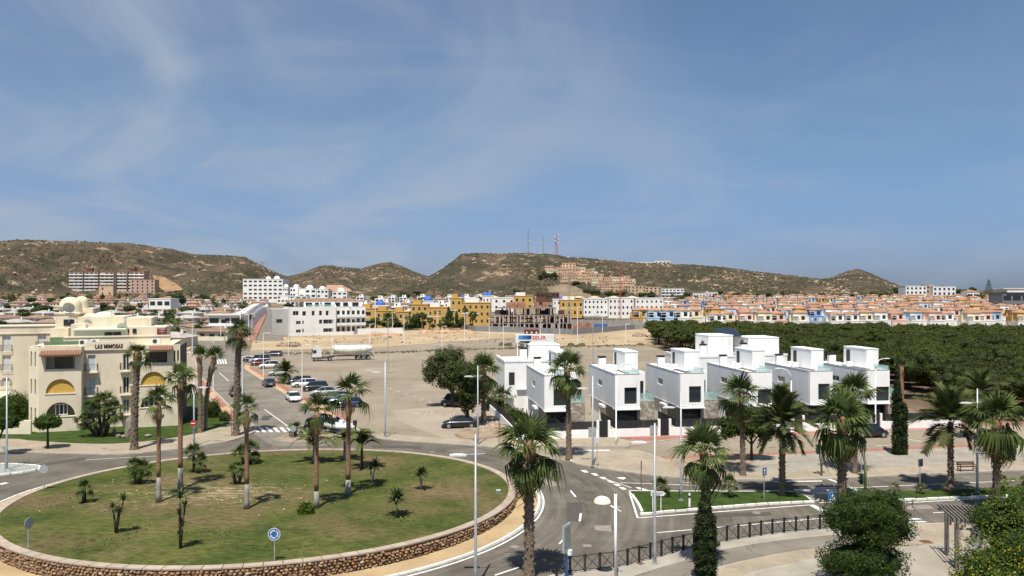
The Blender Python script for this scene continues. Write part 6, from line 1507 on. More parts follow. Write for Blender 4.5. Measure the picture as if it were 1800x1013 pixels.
def dishlamp():
    Y = 44.2; x = AX(1082, Y); h = ZP(872, Y); o = empty('street_lamp', (x, Y, .13), 0, 'white lamp with a domed dish head on a slanting arm, nearest in view', 'street lamp')
    MB().tube([(0, 0, 0), (0, 0, h)], .085, 12).build('pole', WHITEM, o, True)
    z1 = ZP(910, Y); MB().tube([(.32, -.1, ZP(903, Y)), (-.72, .1, ZP(887, Y)+.02)], .05, 8).build('arm', WHITEM, o, True)
    hx = AX(1059, Y)-x; hz = ZP(887, Y)
    d = MB().dome(hx, .1, hz-.03, .5, .36, 22, 6).build('lamp_dish', mat('cream_dish', (.72, .66, .52), rough=.4), o, True)
    MB().cyl(hx, .1, hz-.06, hz-.03, .47, n=20).build('lamp_glass', mat('lamp_glass', (.5, .5, .46), rough=.2), o)
    MB().cyl(0, 0, h, h+.03, .06, n=8).build('pole_cap', TYRE, o)
dishlamp()
# ------------------------------------------------------------------ signs
BLUES = mat('sign_blue', (.025, .12, .34), rough=.45); REDS = mat('sign_red', (.45, .015, .02), rough=.45); BACK = mat('sign_back', (.38, .41, .42), rough=.5, metal=.3)
def disc(b, r_, y, n=28, r0=0): 
    if r0 == 0: b.add([(r_*math.cos(2*PI*i/n), y, r_*math.sin(2*PI*i/n)) for i in range(n)], [tuple(range(n))])
    else: b.add([(q*math.cos(2*PI*i/n), y, q*math.sin(2*PI*i/n)) for q in (r0, r_) for i in range(n)], [(i, (i+1) % n, n+(i+1) % n, n+i) for i in range(n)])
    return b
def sign(px, py, pt, label, shape='round', face=BLUES, rz=0, z0=0.0, isl_=False, r_=None, hh=None, extra=None, pole=None):
    if isl_:
        z0 = .5
        for _ in range(6): x, Y = G(px, py, z0); z0 = isz(Y)
    else: x, Y = G(px, py, z0)
    h = ZP(pt, Y)-z0; r_ = r_ or .32; o = empty('road_sign', (x, Y, z0), rz, label, 'road sign')
    MB().tube([(0, .05, 0), (0, .05, h)], .035, 7).build('pole', pole or GREYM, o)
    p = None
    if shape == 'round':
        b = MB(); b.tube([(0, -.012, 0), (0, .012, 0)], r_, 28); p = b.build('sign_plate', [BACK], o, loc=(0, 0, h-r_)); f = disc(MB(), r_*.995, -.016).build('sign_face', face, p)
    elif shape == 'tri':
        b = MB(); P = [(-r_, .012, .5*r_), (r_, .012, .5*r_), (0, .012, -1.1*r_)]; b.add(P+[(x_, -.012, z_) for x_, y_, z_ in P], [(0, 1, 2), (5, 4, 3), (0, 3, 4, 1), (1, 4, 5, 2), (2, 5, 3, 0)]); p = b.build('sign_plate', face, o, loc=(0, 0, h-.5*r_))
    else:
        hh = hh or r_; b = MB().cbox(0, 0, 0, 2*r_, .024, 2*hh); p = b.build('sign_plate', BACK, o, loc=(0, 0, h-hh)); MB().add([(-r_*.97, -.016, -hh*.97), (r_*.97, -.016, -hh*.97), (r_*.97, -.016, hh*.97), (-r_*.97, -.016, hh*.97)], [(0, 1, 2, 3)]).build('sign_face', face, p)
    if extra: extra(p, r_, hh or r_)
    return o
def ring_arrows(p, r_, hh):
    for k in range(3):
        b = MB(); a0 = R(100+120*k); n = 8; q = []
        for i in range(n+1): a = a0+R(75)*i/n; q += [(r_*.50*math.cos(a), -.02, r_*.50*math.sin(a)), (r_*.66*math.cos(a), -.02, r_*.66*math.sin(a))]
        b.add(q, [(2*i, 2*i+1, 2*i+3, 2*i+2) for i in range(n)])
        a = a0-R(4); b.add([(r_*.40*math.cos(a), -.021, r_*.40*math.sin(a)), (r_*.78*math.cos(a), -.021, r_*.78*math.sin(a)), (r_*.58*math.cos(a-R(26)), -.021, r_*.58*math.sin(a-R(26)))], [(0, 1, 2)])
        b.build('arrow', PLATE, p)
    disc(MB(), r_*.985, -.0185, r0=r_*.90).build('sign_rim', PLATE, p)
sign(482, 988, 928, 'blue roundabout sign with three white arrows at the front of the lawn', extra=ring_arrows, isl_=True, r_=.37)
sign(77, 861, 817, 'grey back of a round sign on the left rim of the roundabout', face=BACK, isl_=True, r_=.36)
sign(51, 967, 910, 'round sign seen edge on, at the lower left of the roundabout lawn', face=BACK, rz=R(78), isl_=True, r_=.34)
sign(515, 791, 748, 'grey back of a round sign behind the roundabout, left of the feather palm', face=BACK, isl_=True, r_=.34)
sign(8, 833, 784, 'grey back of a triangular sign by the left lamp', shape='tri', face=BACK, r_=.42)
def bar(p, r_, hh): MB().cbox(0, -.022, 0, r_*1.3, .006, r_*.34).build('white_bar', PLATE, p)
sign(339.5, 785.5, 739, 'red no entry sign with white bar on the pavement right of the cream house', face=REDS, r_=.32, extra=bar, z0=.13)
sign(1050, 821, 769, 'small yield style sign with dark blue rim, seen at an angle by the arm lamp', shape='tri', face=PLATE, rz=R(38), r_=.42, z0=.13)
sign(1128, 866, 810, 'dark brown pole sign seen edge on before the plaza', shape='rect', face=mat('sign_brown2', (.12, .03, .03)), rz=R(82), r_=.3, hh=.38, pole=mat('rust_pole', (.16, .09, .07)))
def ped(p, r_, hh):
    MB().add([(-r_*.75, -.02, -hh*.7), (r_*.75, -.02, -hh*.7), (0, -.02, hh*.75)], [(0, 1, 2)]).build('white_triangle', PLATE, p)
    MB().add([(-r_*.1, -.023, -hh*.05), (r_*.1, -.023, -hh*.05), (r_*.3, -.023, -hh*.6), (r_*.12, -.023, -hh*.6), (0, -.023, -hh*.25), (-r_*.2, -.023, -hh*.6), (-r_*.36, -.023, -hh*.6)], [(0, 1, 2, 3, 4), (0, 4, 5, 6)]).cbox(0, -.023, hh*.2, r_*.18, .002, hh*.25).build('walking_figure', TYRE, p)
sign(1464, 924, 866, 'blue pedestrian crossing sign above the near leafy tree', shape='rect', face=BLUES, rz=R(-10), r_=.31, hh=.33, extra=ped, z0=.13)
def up_arrow(p, r_, hh): MB().cbox(0, -.02, -.05, .08, .004, hh*1.1).add([(-.14, -.021, hh*.3), (.14, -.021, hh*.3), (0, -.021, hh*.75)], [(0, 1, 2)]).build('white_arrow', PLATE, p)
sign(1344, 880, 822, 'blue sign with a white mark on the median beside the date palm', shape='rect', face=mat('dull_blue', (.05, .12, .24), rough=.6), rz=R(35), r_=.26, hh=.32, extra=up_arrow, z0=.16)
sign(1618, 860, 807, 'grey square sign back on the right median by the dry small palm', shape='rect', face=mat('dark_sign', (.10, .12, .14)), rz=R(20), r_=.27, hh=.32, z0=.16)
sign(1515, 834, 781, 'dark square sign back on the plaza beside the curved signal pole', shape='rect', face=MATS['dark_sign'], rz=R(15), r_=.25, hh=.36, z0=.13)
sign(878, 783, 742, 'thin dark sign seen edge on at the earth verge by the boundary wall', shape='rect', face=MATS['dark_sign'], rz=R(85), r_=.2, hh=.3, z0=.13, pole=MATS['rust_pole'])
def arrowsign():
    x, Y = G(1157, 897, .16); o = empty('direction_sign', (x, Y, .16), 0, 'white arrow shaped direction sign with two lines of lettering on two posts', 'road sign'); s = Y/F
    x0, x1 = AX(1144, Y)-x, AX(1166, Y)-x; xt = AX(1170, Y)-x; z0, z1 = ZP(872, Y)-.16, ZP(864, Y)-.16; zm = (z0+z1)/2
    for px in (1147.5, 1162): q = AX(px, Y)-x; MB().tube([(q, .04, 0), (q, .04, z1)], .035, 7).build('post', WHITEM, o)
    P = [(x0, z0), (x1, z0), (xt, zm), (x1, z1), (x0, z1)]
    p = MB().add([(a, .01, c) for a, c in P]+[(a, -.02, c) for a, c in P], [(0, 1, 2, 3, 4), (9, 8, 7, 6, 5)]+[(i, i+5, (i+1) % 5+5, (i+1) % 5) for i in range(5)]).build('sign_plate', PLATE, o)
    t = text_obj('SAN JUAN DE LOS', .13, TYRE, p, (x0+.06, -.026, zm+.02), (PI/2, 0, 0), .002); t.scale.x = (x1-x0-.1)/max(v.co.x for v in t.data.vertices)
    t = text_obj('TERREROS', .15, TYRE, p, (x0+.06, -.026, z0+.04), (PI/2, 0, 0), .002); t.scale.x = (x1-x0-.3)/max(v.co.x for v in t.data.vertices)
arrowsign()
x, Y = G(1212, 891, .16); o = empty('marker_post', (x, Y, .16), 0, 'white marker post with black band on the median lawn', 'bollard')
MB().cyl(0, 0, 0, 1.0, .085, .075, 10).build('post', WHITEM, o); MB().cyl(0, 0, .72, .88, .09, .088, 10).build('black_band', TYRE, o); MB().cyl(0, 0, 1.0, 1.06, .08, .05, 10).build('cap', WHITEM, o)
x, Y = G(876, 868, .65); o = empty('utility_box', (x, Y, isz(Y)), 0, 'tiny green box in the lawn at the right of the roundabout', 'box'); MB().cbox(0, 0, .1, .32, .3, .2).build('case', mat('green_plastic', (.10, .30, .24)), o); MB().cbox(0, 0, .215, .36, .34, .03).build('lid', mat('pale_lid', (.4, .5, .45)), o)
# info panel
Y = 44.6; x = AX(996, Y); o = empty('information_panel', (x, Y, .13), R(62), 'grey information panel seen nearly edge on, on a blue post', 'information panel')
MB().tube([(0, 0, 0), (0, 0, ZP(975, Y)-.13)], .07, 10).build('post', mat('post_blue', (.01, .08, .25), rough=.4), o)
zb, zt = ZP(968, Y)-.13, ZP(922, Y)-.13
MB().cbox(0, 0, (zb+zt)/2, .95, .12, zt-zb).build('panel_case', BACK, o); MB().cbox(0, -.065, (zb+zt)/2, .82, .01, (zt-zb)*.85).build('panel_glass', mat('panel_glass', (.25, .28, .29), rough=.1), o)
MB().cbox(.2, -.1, zb-.15, .3, .25, .28).build('control_box', FRAMEW, o)
# traffic lights
GP = mat('signal_pole_green', (.24, .27, .13), rough=.5); SGN = mat('signal_green', (.02, .05, .035), rough=.5)
def signal(o, x, y, z, rz):
    c = MB().cbox(0, 0, 0, .28, .22, .85).build('signal_head', SGN, o, loc=(x, y, z), rot=(0, 0, rz))
    for i in range(3):
        MB().tube([(0, -.11, .27-i*.27), (0, -.13, .27-i*.27)], .09, 12).build('lens', mat('lens_dark', (.05, .06, .05), rough=.2), c)
        MB().add([(.11*math.cos(a), -.11, .27-i*.27+.11*math.sin(a)) for a in [R(20*k) for k in range(10)]]+[(.11*math.cos(a), -.28, .27-i*.27+.11*math.sin(a)) for a in [R(20*k) for k in range(10)]], [(k, k+1, k+11, k+10) for k in range(9)]).build('visor', SGN, c)
x, Y = G(1444, 836, .13); o = empty('traffic_light', (x, Y, .13), 0, 'green traffic light pole on the plaza edge at the crossing', 'traffic light')
MB().tube([(0, 0, 0), (0, 0, 4.1)], [.10, .08], 10).build('pole', GP, o, True); signal(o, .35, 0, 3.3, R(60)); signal(o, -.30, 0, 2.4, R(200))
x, Y = G(1521, 868, .16); o = empty('traffic_light', (x, Y, .16), 0, 'curved traffic light mast reaching over the road in front of the broad palm', 'traffic light')
pts_ = [(0, 0, 0), (0, 0, 2.6), (-.25, 0, 3.6), (-.9, .2, 4.5), (-1.9, .4, 5.0), (-3.4, .6, 5.3)]
MB().tube(pts_, [.12, .11, .10, .085, .07, .05], 10).build('mast', GP, o, True); signal(o, -3.3, .5, 4.75, R(55)); signal(o, -.32, 0, 1.25, R(220))
# ------------------------------------------------------------------ promenade fence
def promfence():
    line = [Vector(G(*p)) for p in smooth([(978, 1017), (1000, 1012), (1050, 1006), (1095, 1000), (1150, 985), (1212, 969), (1262, 957.5), (1360, 942), (1435, 934.5), (1462, 932)], 3)]
    o = empty('railing', (0, 0, .13), 0, 'dark metal railing with crossed bars along the promenade and road', 'railing')
    cum = [0]
    for a, c in zip(line, line[1:]): cum.append(cum[-1]+(c-a).length)
    n = round(cum[-1]/.97); P = []
    for i in range(n+1):
        s = cum[-1]*i/n; k = 0
        while k < len(line)-2 and cum[k+1] < s: k += 1
        P.append(line[k]+(line[k+1]-line[k])*((s-cum[k])/max(1e-6, cum[k+1]-cum[k])))
    pm = MB().cbox(-.045, 0, .53, .035, .09, 1.06).cbox(.045, 0, .53, .035, .09, 1.06).cbox(0, 0, 1.03, .12, .07, .03).mesh('fence_post', BLACKM)
    q = MB(); L_ = .97
    q.tube([(.05, 0, .98), (L_-.05, 0, .98)], .028, 5).tube([(.05, 0, .12), (L_-.05, 0, .12)], .028, 5).tube([(.06, 0, .14), (L_-.06, 0, .96)], .021, 4).tube([(.06, .02, .96), (L_-.06, .02, .14)], .021, 4).tube([(L_/2-.2, .01, .14), (L_/2+.2, .01, .96)], .008, 4)
    xm = q.mesh('cross_panel', BLACKM)
    for i, p in enumerate(P):
        d = P[min(i+1, n)]-P[max(0, i-1)]; inst(pm, 'fence_post', o, (p.x, p.y, 0), (0, 0, math.atan2(d.y, d.x)))
        if i < n: d = P[i+1]-p; inst(xm, 'cross_panel', o, (p.x, p.y, 0), (0, 0, math.atan2(d.y, d.x)), (d.length/.97, 1, 1))
promfence()
# bench
x, Y = G(1701, 829, .13); o = empty('bench', (x, Y, .13), R(4), 'dark wooden bench on the plaza left of the lamp and ragged palm', 'bench'); DW = mat('dark_wood', (.09, .035, .03), rough=.6, var=.2, scale=8)
for i in range(3): MB().cbox(0, -.05+i*.15, .45, 1.75, .12, .04).build('seat_slat', DW, o)
for i in range(2): MB().cbox(0, .36+i*.03, .62+i*.17, 1.75, .035, .13).build('back_slat', DW, o)
for s in (-.75, .75): MB().cbox(s, .1, .22, .06, .45, .05).cbox(s, -.1, .22, .06, .05, .44).cbox(s, .32, .42, .05, .06, .84).cbox(s, .1, .62, .05, .5, .04).cbox(s, -.12, .52, .05, .04, .2).build('bench_frame', BLACKM, o)
# pergola
WOOD = mat('grey_wood', (.22, .20, .18), col2=(.12, .105, .09), scale=6, det=8, stretch=(1, 1, .3), bump=.4)
x, Y = G(1682, 1001, .13); o = empty('pergola', (x, Y, .13), R(-14), 'weathered grey wooden pergola with slatted roof and hanging cloth at the bush', 'pergola'); o.scale = (.86, .86, .98)
for a, c in ((0, 0), (.2, 3.0), (3.4, 0), (3.6, 3.0)): MB().cbox(a, c, 1.45, .26, .26, 2.9).build('post', WOOD, o)
for c in (0, 3.0): MB().cbox(1.8, c, 3.0, 4.4, .12, .2).build('beam', WOOD, o)
for i in range(16): MB().cbox(-.3+i*.27, 1.5, 3.19, .07, 3.9, .12).build('slat', WOOD, o)
for k in range(3):
    P_ = []; n = 10
    MB().add([(.1+1.2*t, .1+.25*k+j*.3, 2.75-.15*k-.75*math.sin(PI*t)-.15*t) for j in (0, 1) for t in [i/n for i in range(n+1)]], [(i, i+1, n+2+i, n+1+i) for i in range(n)]).build('cloth', mat('grey_cloth', (.30, .26, .23), rough=.9), o)
x, Y = G(1717, 960, .13); o = empty('litter_bin', (x, Y, .13), 0, 'grey cylindrical litter bin under the pergola', 'litter bin')
MB().cyl(0, 0, 0, 1.15, .33, .33, 18).build('drum', mat('bin_grey', (.30, .32, .31), rough=.6), o); MB().cyl(0, 0, 1.15, 1.22, .36, .34, 18).build('lid', WOOD, o)
x, Y = G(1712, 932, .13); o = empty('bench', (x, Y, .13), R(-6), 'pale concrete bench beyond the pergola by the road', 'bench'); MB().cbox(0, 0, .45, 1.9, .5, .12).build('seat', CONC, o)
for s in (-.7, .7): MB().cbox(s, 0, .2, .2, .4, .38).build('leg', CONC, o)
x, Y = G(1671, 923, .13); o = tag(MB().cyl(0, 0, 0, 1.0, .06, .06, 8).ball(0, 0, 1.02, .09, .09, .08, 8, 5).build('bollard', BLACKM, loc=(x, Y, .13)), 'black bollard at the kerb beside the pergola', 'bollard')
x, Y = G(404, 792) if False else G(405, 744, .13); tag(MB().cyl(0, 0, 0, 2.6, .04, .035, 7).cbox(0, 0, .02, .2, .2, .04).build('post', MATS['rust_pole'], loc=(G(407, 766, .13)[0], G(407, 766, .13)[1], .13)), 'thin rusty post on the corner pavement beside the thick palm', 'post')
# rocks on the lawn before the cream house
RK = mat('lawn_rock', (.22, .185, .15), var=.3, scale=2, bump=.9, bscale=4)
for px, py, w, h, lab in ((227, 769, 15, 36, 'tall brown standing rock on the lawn behind the rough palm'), (208, 770, 10, 7, 'low brown rock left of the palm foot on the lawn'), (217, 770, 9, 6, 'small flat rock between the standing rock and the clump'), (260, 768, 12, 5, 'flat brown rock right of the palm foot'), (201, 766, 7, 13, 'short upright stone beside the palm clump')):
    x, Y = G(px, py, .18); s = Y/F; b = MB(); b.ball(0, 0, h*s*.42, w*s*.5, w*s*.4, h*s*.56, 10, 8, .35); o = b.build('rock', RK, loc=(x, Y, .18)); tag(o, lab, 'rock')
x, Y = G(800, 722); 
P = []; S = []; r = random.Random(4)
for i in range(130):
    px = r.uniform(730, 800); py = 727+r.gauss(0, 2.2)+(px-730)*.02; a, c = G(px, py); P.append((a, c, .02)); S.append(r.uniform(.04, .22))
for i in range(160):
    px = r.gauss(850, 16); py = 746+r.gauss(0, 6); a, c = G(px, py); P.append((a, c, .1)); S.append(r.uniform(.05, .25))
lumps(P, S, 'rubble', mat('rubble_pale', (.32, .27, .215), var=.25, scale=1))
# weeds, tufts and mounds along the sand
P = []; S = []
for i in range(700):
    t = r.random(); px = 460+t*680; py = 621-(px-460)*.0+interp([(460, 1), (655, 0), (850, -7), (1135, -14)], px)+r.gauss(0, .8); a, c = G(px, py); P.append((a, c, .02)); S.append(r.uniform(.08, .45)*(2.2 if r.random() < .04 else 1))
for i in range(160): a, c = G(r.uniform(445, 1120), r.uniform(590, 604)); P.append((a, c, .02)); S.append(r.uniform(.1, .5))
for px in (1004, 1022, 883, 895): a, c = G(px, 608); P.append((a, c, .1)); S.append(1.3)
lumps(P, S, 'dry_weeds', leafmat('weed_green', (.13, .12, .06), (.08, .065, .035), rand=0))
for px, py, w, h, lab in ((508, 609, 22, 9, 'brown mound of rubble at the left end of the sand lot'), (1120, 592, 22, 8, 'dark mound of brush beside the edge of the pine wood'), (672, 590, 38, 6, 'reddish heap of earth below the yellow flats'), (765, 586, 36, 7, 'reddish heap of earth at the green hedge'), (815, 586, 26, 5, 'low reddish heap of earth at the start of the grey hoarding')):
    x, Y = G(px, py); s = Y/F; b = MB(); n = 16
    for i in range(6): b.ball(r.uniform(-.7, .7)*w*s, r.uniform(-1.5, 1.5), 0, w*s*r.uniform(.3, .5), 3.5, h*s*r.uniform(.5, 1), 10, 6, .35)
    tag(b.build('earth_mound', mat('red_earth', (.40, .25, .15), var=.25, scale=.4, bump=.8, bscale=2) if 'red' in lab else EARTH, loc=(x, Y, 0)), lab, 'mound')
# ------------------------------------------------------------------ the town behind
OCHRE = mat('ochre_render', (.50, .315, .10), var=.08, scale=.3, det=8); PEACH = mat('peach_render', (.58, .40, .27), var=.08, scale=.2); WHT = mat('town_white', (.74, .73, .70), var=.05, scale=.3)
PINKB = mat('pink_beige_render', (.46, .32, .25), var=.08, scale=.3); LBLUE = mat('light_blue_render', (.42, .56, .70), var=.06, scale=.3); PINKR = mat('pink_render', (.68, .46, .38), var=.06, scale=.3)
CRM = mat('town_cream', (.68, .60, .44), var=.06, scale=.3); BLUED = mat('blue_dome', (.06, .13, .42), rough=.4); BROOF = mat('brown_roof', (.26, .165, .11), var=.25, scale=.6, rand=.15); GREYR = mat('grey_roof', (.36, .33, .30), var=.15, scale=.4)
FROOF = mat('town_tile_roof', (.33, .18, .105), var=.16, scale=.8, rand=.12); CONG = mat('raw_concrete', (.20, .17, .155), var=.2, scale=.5); BRK = mat('raw_brick', (.36, .16, .10), var=.2, scale=.6); MAROON = mat('maroon_wall', (.14, .055, .045), var=.1)
FW = {}
def fwin(o, x, y, z, w, h, pane=None, name='window'):
    pane = pane or DARKGL; k = (round(w, 1), round(h, 1), pane.name)
    if k not in FW: FW[k] = MB().box(0, -.06, 0, w, .0, h).mesh(name, pane)
    return inst(FW[k], name, o, (x, y-.01, z))
def block(px0, px1, yt, yb, wallm, label, rows=3, cols=4, depth=12, rz=0, Y=None, cat='apartment building', group=None, wfrac=.45, hfrac=.5, slabs=False, roof=None, domes=(), domem=None, pane=None, name='apartment_building', arches=False, slabm=None, extra=None):
    pm = (px0+px1)/2
    if Y is None: x, Y, z = onterr(pm, yb)
    else: z = ZP(yb, Y)
    x0, x1 = AX(px0, Y), AX(px1, Y); h = ZP(yt, Y)-z; w = x1-x0
    o = empty(name, (x0, Y, z), R(rz), label, cat, group)
    MB().box(0, 0, -4 if Y > 500 else -1, w, depth, h).box(-.15, -.15, h+.002, w+.15, depth, h+.35).build('wall', wallm, o)
    fh = h/rows; cw = w/max(1, cols)
    for r_ in range(rows):
        for c in range(cols):
            ww = cw*wfrac; hh = fh*hfrac
            if rnd.random() < .06: continue
            fwin(o, c*cw+(cw-ww)/2, 0, r_*fh+(fh-hh)*.45, ww, hh, pane)
        if slabs: MB().box(-.1, -1.3, r_*fh-.1, w+.1, -.07, r_*fh+fh*.32).build('balcony', slabm or WHT, o)
    if roof == 'hip': MB().hip(0, 0, w, depth, h+.36, min(w, depth)*.18).build('roof', FROOF, o)
    if roof == 'flat': MB().box(-.5, -.5, h+.36, w+.5, depth, h+.7).build('roof', FROOF, o)
    for dpx, dr in domes:
        r_ = dr*Y/F; MB().cyl(AX(dpx, Y)-x0, depth*.35, h+.3, h+1.0, r_*1.05, n=16).dome(AX(dpx, Y)-x0, depth*.35, h+1.0, r_, r_*.85, 16, 6).build('dome', domem or WHT, o, False)
    if extra: extra(o, w, h, depth)
    return o
# white apartment house on the sand lot
def white_flats():
    x, Y = G(510, 590); A = R(26); o = empty('apartment_building', (x, Y, 0), A, 'white three storey flats with brown tiled roof and roof terraces behind the lorry', 'apartment building')
    h = ZP(540, Y); w = 17.5; fl = (h-1.2)/3
    hs = [rect(2.2, 1.0, 4.0, 2.2), rect(2.2, 1.0+fl, 4.0, 2.3+fl), rect(1.0, 1.2+2*fl, 3.2, 2.9+2*fl), rect(12.6, 1.0, 16.6, 2.5), rect(12.6, 1.0+fl, 16.6, 2.7+fl)]+[rect(a, 1.0+2*fl, a+1.1, 2.9+2*fl) for a in (8.2, 11, 13.6)]+[rect(11, 1+fl, 12.2, 2.7+fl)]+[rect(4.6, 1+k*fl, 5.2, 2.4+k*fl) for k in (0, 1)]+[rect(4.6, 1+2*fl, 6.0, 2.8+2*fl)]
    b = MB(); b.panel((0, 0, 0), 0, w, h, hs, .4); b.box(.0, .6, 0, w, 15, h-.1); b.build('wall', WHT, o)
    for q in hs: window(o, q[0][0], .2, q[0][1], q[1][0]-q[0][0], q[2][1]-q[0][1], fr=FRAMEW, mull=2 if q[1][0]-q[0][0] > 1.5 else 1)
    MB().box(-6.0, 4, 0, -.01, 16, h-.8).build('grey_wing', mat('flats_grey', (.42, .41, .39), var=.05, scale=.4), o); fwin(o, -4.5, 4, h*.45, 2.2, 1.3)
    MB().hip(1, 5, w+12, 14, h+1.9, 1.3, .8).build('roof', BROOF, o)
    MB().box(6, 4.2, h-.1, w+11.5, 13, h+1.9).build('attic_wall', WHT, o)
    for i in range(6): fwin(o, 6.6+i*3.7, 4.2, h+.1, 2.5, 1.5)
    for i in range(4): MB().add([(6+i*5.8, .8, h-.1), (6+i*5.8, 4.2, h-.1), (6+i*5.8, 4.2, h+1.7), (6.3+i*5.8, .8, h-.1), (6.3+i*5.8, 4.2, h-.1), (6.3+i*5.8, 4.2, h+1.7)], [(0, 1, 2), (5, 4, 3), (0, 2, 5, 3), (0, 3, 4, 1), (1, 4, 5, 2)]).build('party_wall', WHT, o)
    MB().box(6.5, .1, h+.0, w-.3, .13, h+.9).build('glass_balustrade', BLUEGL, o)
    # recessed second range
    b = MB(); b.box(w, 2.4, 0, w+12.5, 14, h-.3); b.build('wall', WHT, o)
    for k in range(3):
        for i in range(6): fwin(o, w+1.0+i*2.0, 2.4, .9+k*fl, 1.1, 1.9)
        if k: MB().box(w+.1, .9, k*fl+.2, w+12.3, 2.33, k*fl+1.2).build('balcony', WHT, o)
    MB().box(-1, -4.5, 0, w+6, -4.3, 1.3).box(w+7.5, -4.5, 0, w+26, -4.3, 2.3).build('garden_wall', WHT, o)
white_flats()
block(490, 507, 545, 585, mat('grey_flats_wall', (.38, .37, .35), var=.06, scale=.3), 'plain grey block left of the white flats, at the upper street', 2, 1, 14, wfrac=.3, hfrac=.25) if False else None
# hillside blocks far left
for i, (a, c, lab) in enumerate(((122, 146, 'leftmost'), (149, 173, 'second'), (176, 200, 'middle'), (203, 223, 'fourth'), (227, 253, 'fifth'))):
    block(a, c, 478, 511, PINKB, '%s of five terraced pinkish balcony blocks at the foot of the left mesa' % lab, 6, 3, 14, slabs=True, wfrac=.7, group='balcony blocks below the left mesa', roof='flat')
block(229, 272, 492, 515, PINKB, 'pale apartment block right of the balcony blocks beside the orange cutting', 4, 5, 12, wfrac=.3)
for px in (152, 228): block(px, px+10, 473, 490, MAROON, 'dark red lift tower %s the balcony blocks' % ('between the first two of' if px < 200 else 'above the fifth of'), 1, 0, 5, cat='tower', name='lift_tower')
block(174, 199, 503, 521, PEACH, 'square peach house in front of the balcony blocks', 2, 2, 8, wfrac=.2, cat='house', name='house')
# white domed hotel and its neighbours
block(427, 497, 491, 527, WHT, 'large white hotel block with domes and arched balconies at the foot of the left hill', 5, 8, 20, Y=720, domes=((468, 4), (483, 5)), wfrac=.6, hfrac=.4, name='hotel', cat='hotel')
for a, c, t, b_, d, lab in ((497, 506, 505, 521, (501, 4), 'narrow white domed tower right of the big white hotel'), (510, 524, 506, 522, (519, 5), 'white domed house, second right of the big hotel'), (525, 556, 508, 524, (543, 6), 'white domed flats with arched balconies, third right of the hotel'), (557, 577, 509, 524, (565, 5), 'white domed house left of the red bare slope'), (584, 610, 513, 526, (598, 6), 'white domed house below the red bare slope'), (487, 507, 520, 532, (497, 2), 'low white house before the domed tower'), (508, 540, 521, 530, (520, 2), 'low white terrace below the domed flats')):
    block(a, c, t, b_, WHT, lab, 2, 3, 10, Y=690 if b_ > 525 else 705, domes=(d,), wfrac=.6, hfrac=.45, cat='house', name='domed_house')
# yellow flats
YL = 'yellow ochre flats '
for a, c, t, b_, m, lab, ro, co in ((633, 661, 543, 574, OCHRE, YL+'with a blank wall right of the white flats', 2, 1), (661, 690, 547, 575, OCHRE, YL+'with white roof rail behind a bushy palm', 2, 3), (690, 719, 549, 575, OCHRE, YL+'with arched doors behind the green hedge', 2, 3), (722, 752, 536, 573, OCHRE, YL+'behind the dark palm group', 3, 3), (752, 786, 541, 573, OCHRE, YL+'between the palm group and the cypress like trees', 2, 4),
                                (792, 812, 525, 566, OCHRE, YL+'with a tall stair tower, left of the low palm', 3, 2), (812, 862, 533, 570, OCHRE, YL+'with balconies left of the unfinished frame', 3, 5), (903, 937, 521, 545, OCHRE, YL+'rising behind the unfinished frame', 2, 3), (985, 1026, 528, 556, OCHRE, YL+'with an arch at the right of the unfinished frame', 2, 4)):
    block(a, c, t, b_, m, lab, ro, co, 14, Y=345 if b_ > 560 else 420, wfrac=.35, hfrac=.38, extra=lambda o, w, h, d: (MB().box(-.1, -.1, h*.48, w*.6, -.07, h*.52).build('band', WHT, o), MB().box(w*.1, 1, h+.36, w*.6, 6, h+2.2).build('roof_room', WHT if w > 8 else OCHRE, o)))
W2 = 'white flats with blue domes '
for a, c, t, b_, ds, lab in ((800, 836, 524, 545, ((812, 3),), W2+'left of the others above the yellow stair tower'), (848, 866, 521, 545, ((853, 5), (860, 5)), W2+'showing two domes together'), (866, 906, 524, 545, ((908, 5),), W2+'long blank wall behind the yellow block'), (972, 992, 527, 548, ((988, 4),), W2+'right of the brick lift boxes'), (745, 762, 530, 548, ((751, 8),), W2+'with one wide dome behind the yellow flats'), (655, 682, 538, 552, ((667, 8),), W2+'with wide pale dome behind the low yellow block')):
    block(a, c, t, b_, WHT, lab, 2, 3, 12, Y=430, domes=ds, domem=BLUED, wfrac=.3, hfrac=.35)
block(1026, 1068, 526, 553, WHT, 'long white flats, left part, behind the bare mound and crane', 3, 6, 14, Y=410, wfrac=.4, hfrac=.4, slabs=False)
block(1070, 1114, 524, 556, WHT, 'long white flats, middle part, beside the red crane', 3, 6, 14, Y=405, wfrac=.4, hfrac=.4)
block(1117, 1166, 525, 554, WHT, 'long white flats, right part, above the orange house', 3, 6, 14, Y=410, wfrac=.35, hfrac=.35)
for i, px in enumerate((867, 1016, 1044, 1078, 1110)):
    def ex(o, w, h, d): MB().hip(-1.5, -1.5, w+1.5, 4, h+.4, 1.0, .2).build('canopy_roof', mat('tent_roof', (.52, .40, .25), var=.1, scale=1), o)
    block(px-4, px+7, 525, 532, CRM, 'small pointed roof pavilion above the long flats, number of its row %s' % ('far left', 'second', 'third', 'fourth', 'last')[i] if False else ('far left', 'second', 'third', 'fourth', 'last')[i]+' of five tent roofed pavilions above the long flats', 1, 1, 4, Y=440, extra=ex, cat='pavilion', name='pavilion')
block(943, 983, 515, 523, MAROON, 'dark red unfinished block with open floors behind the site', 1, 6, 10, Y=640, wfrac=.75, hfrac=.6)
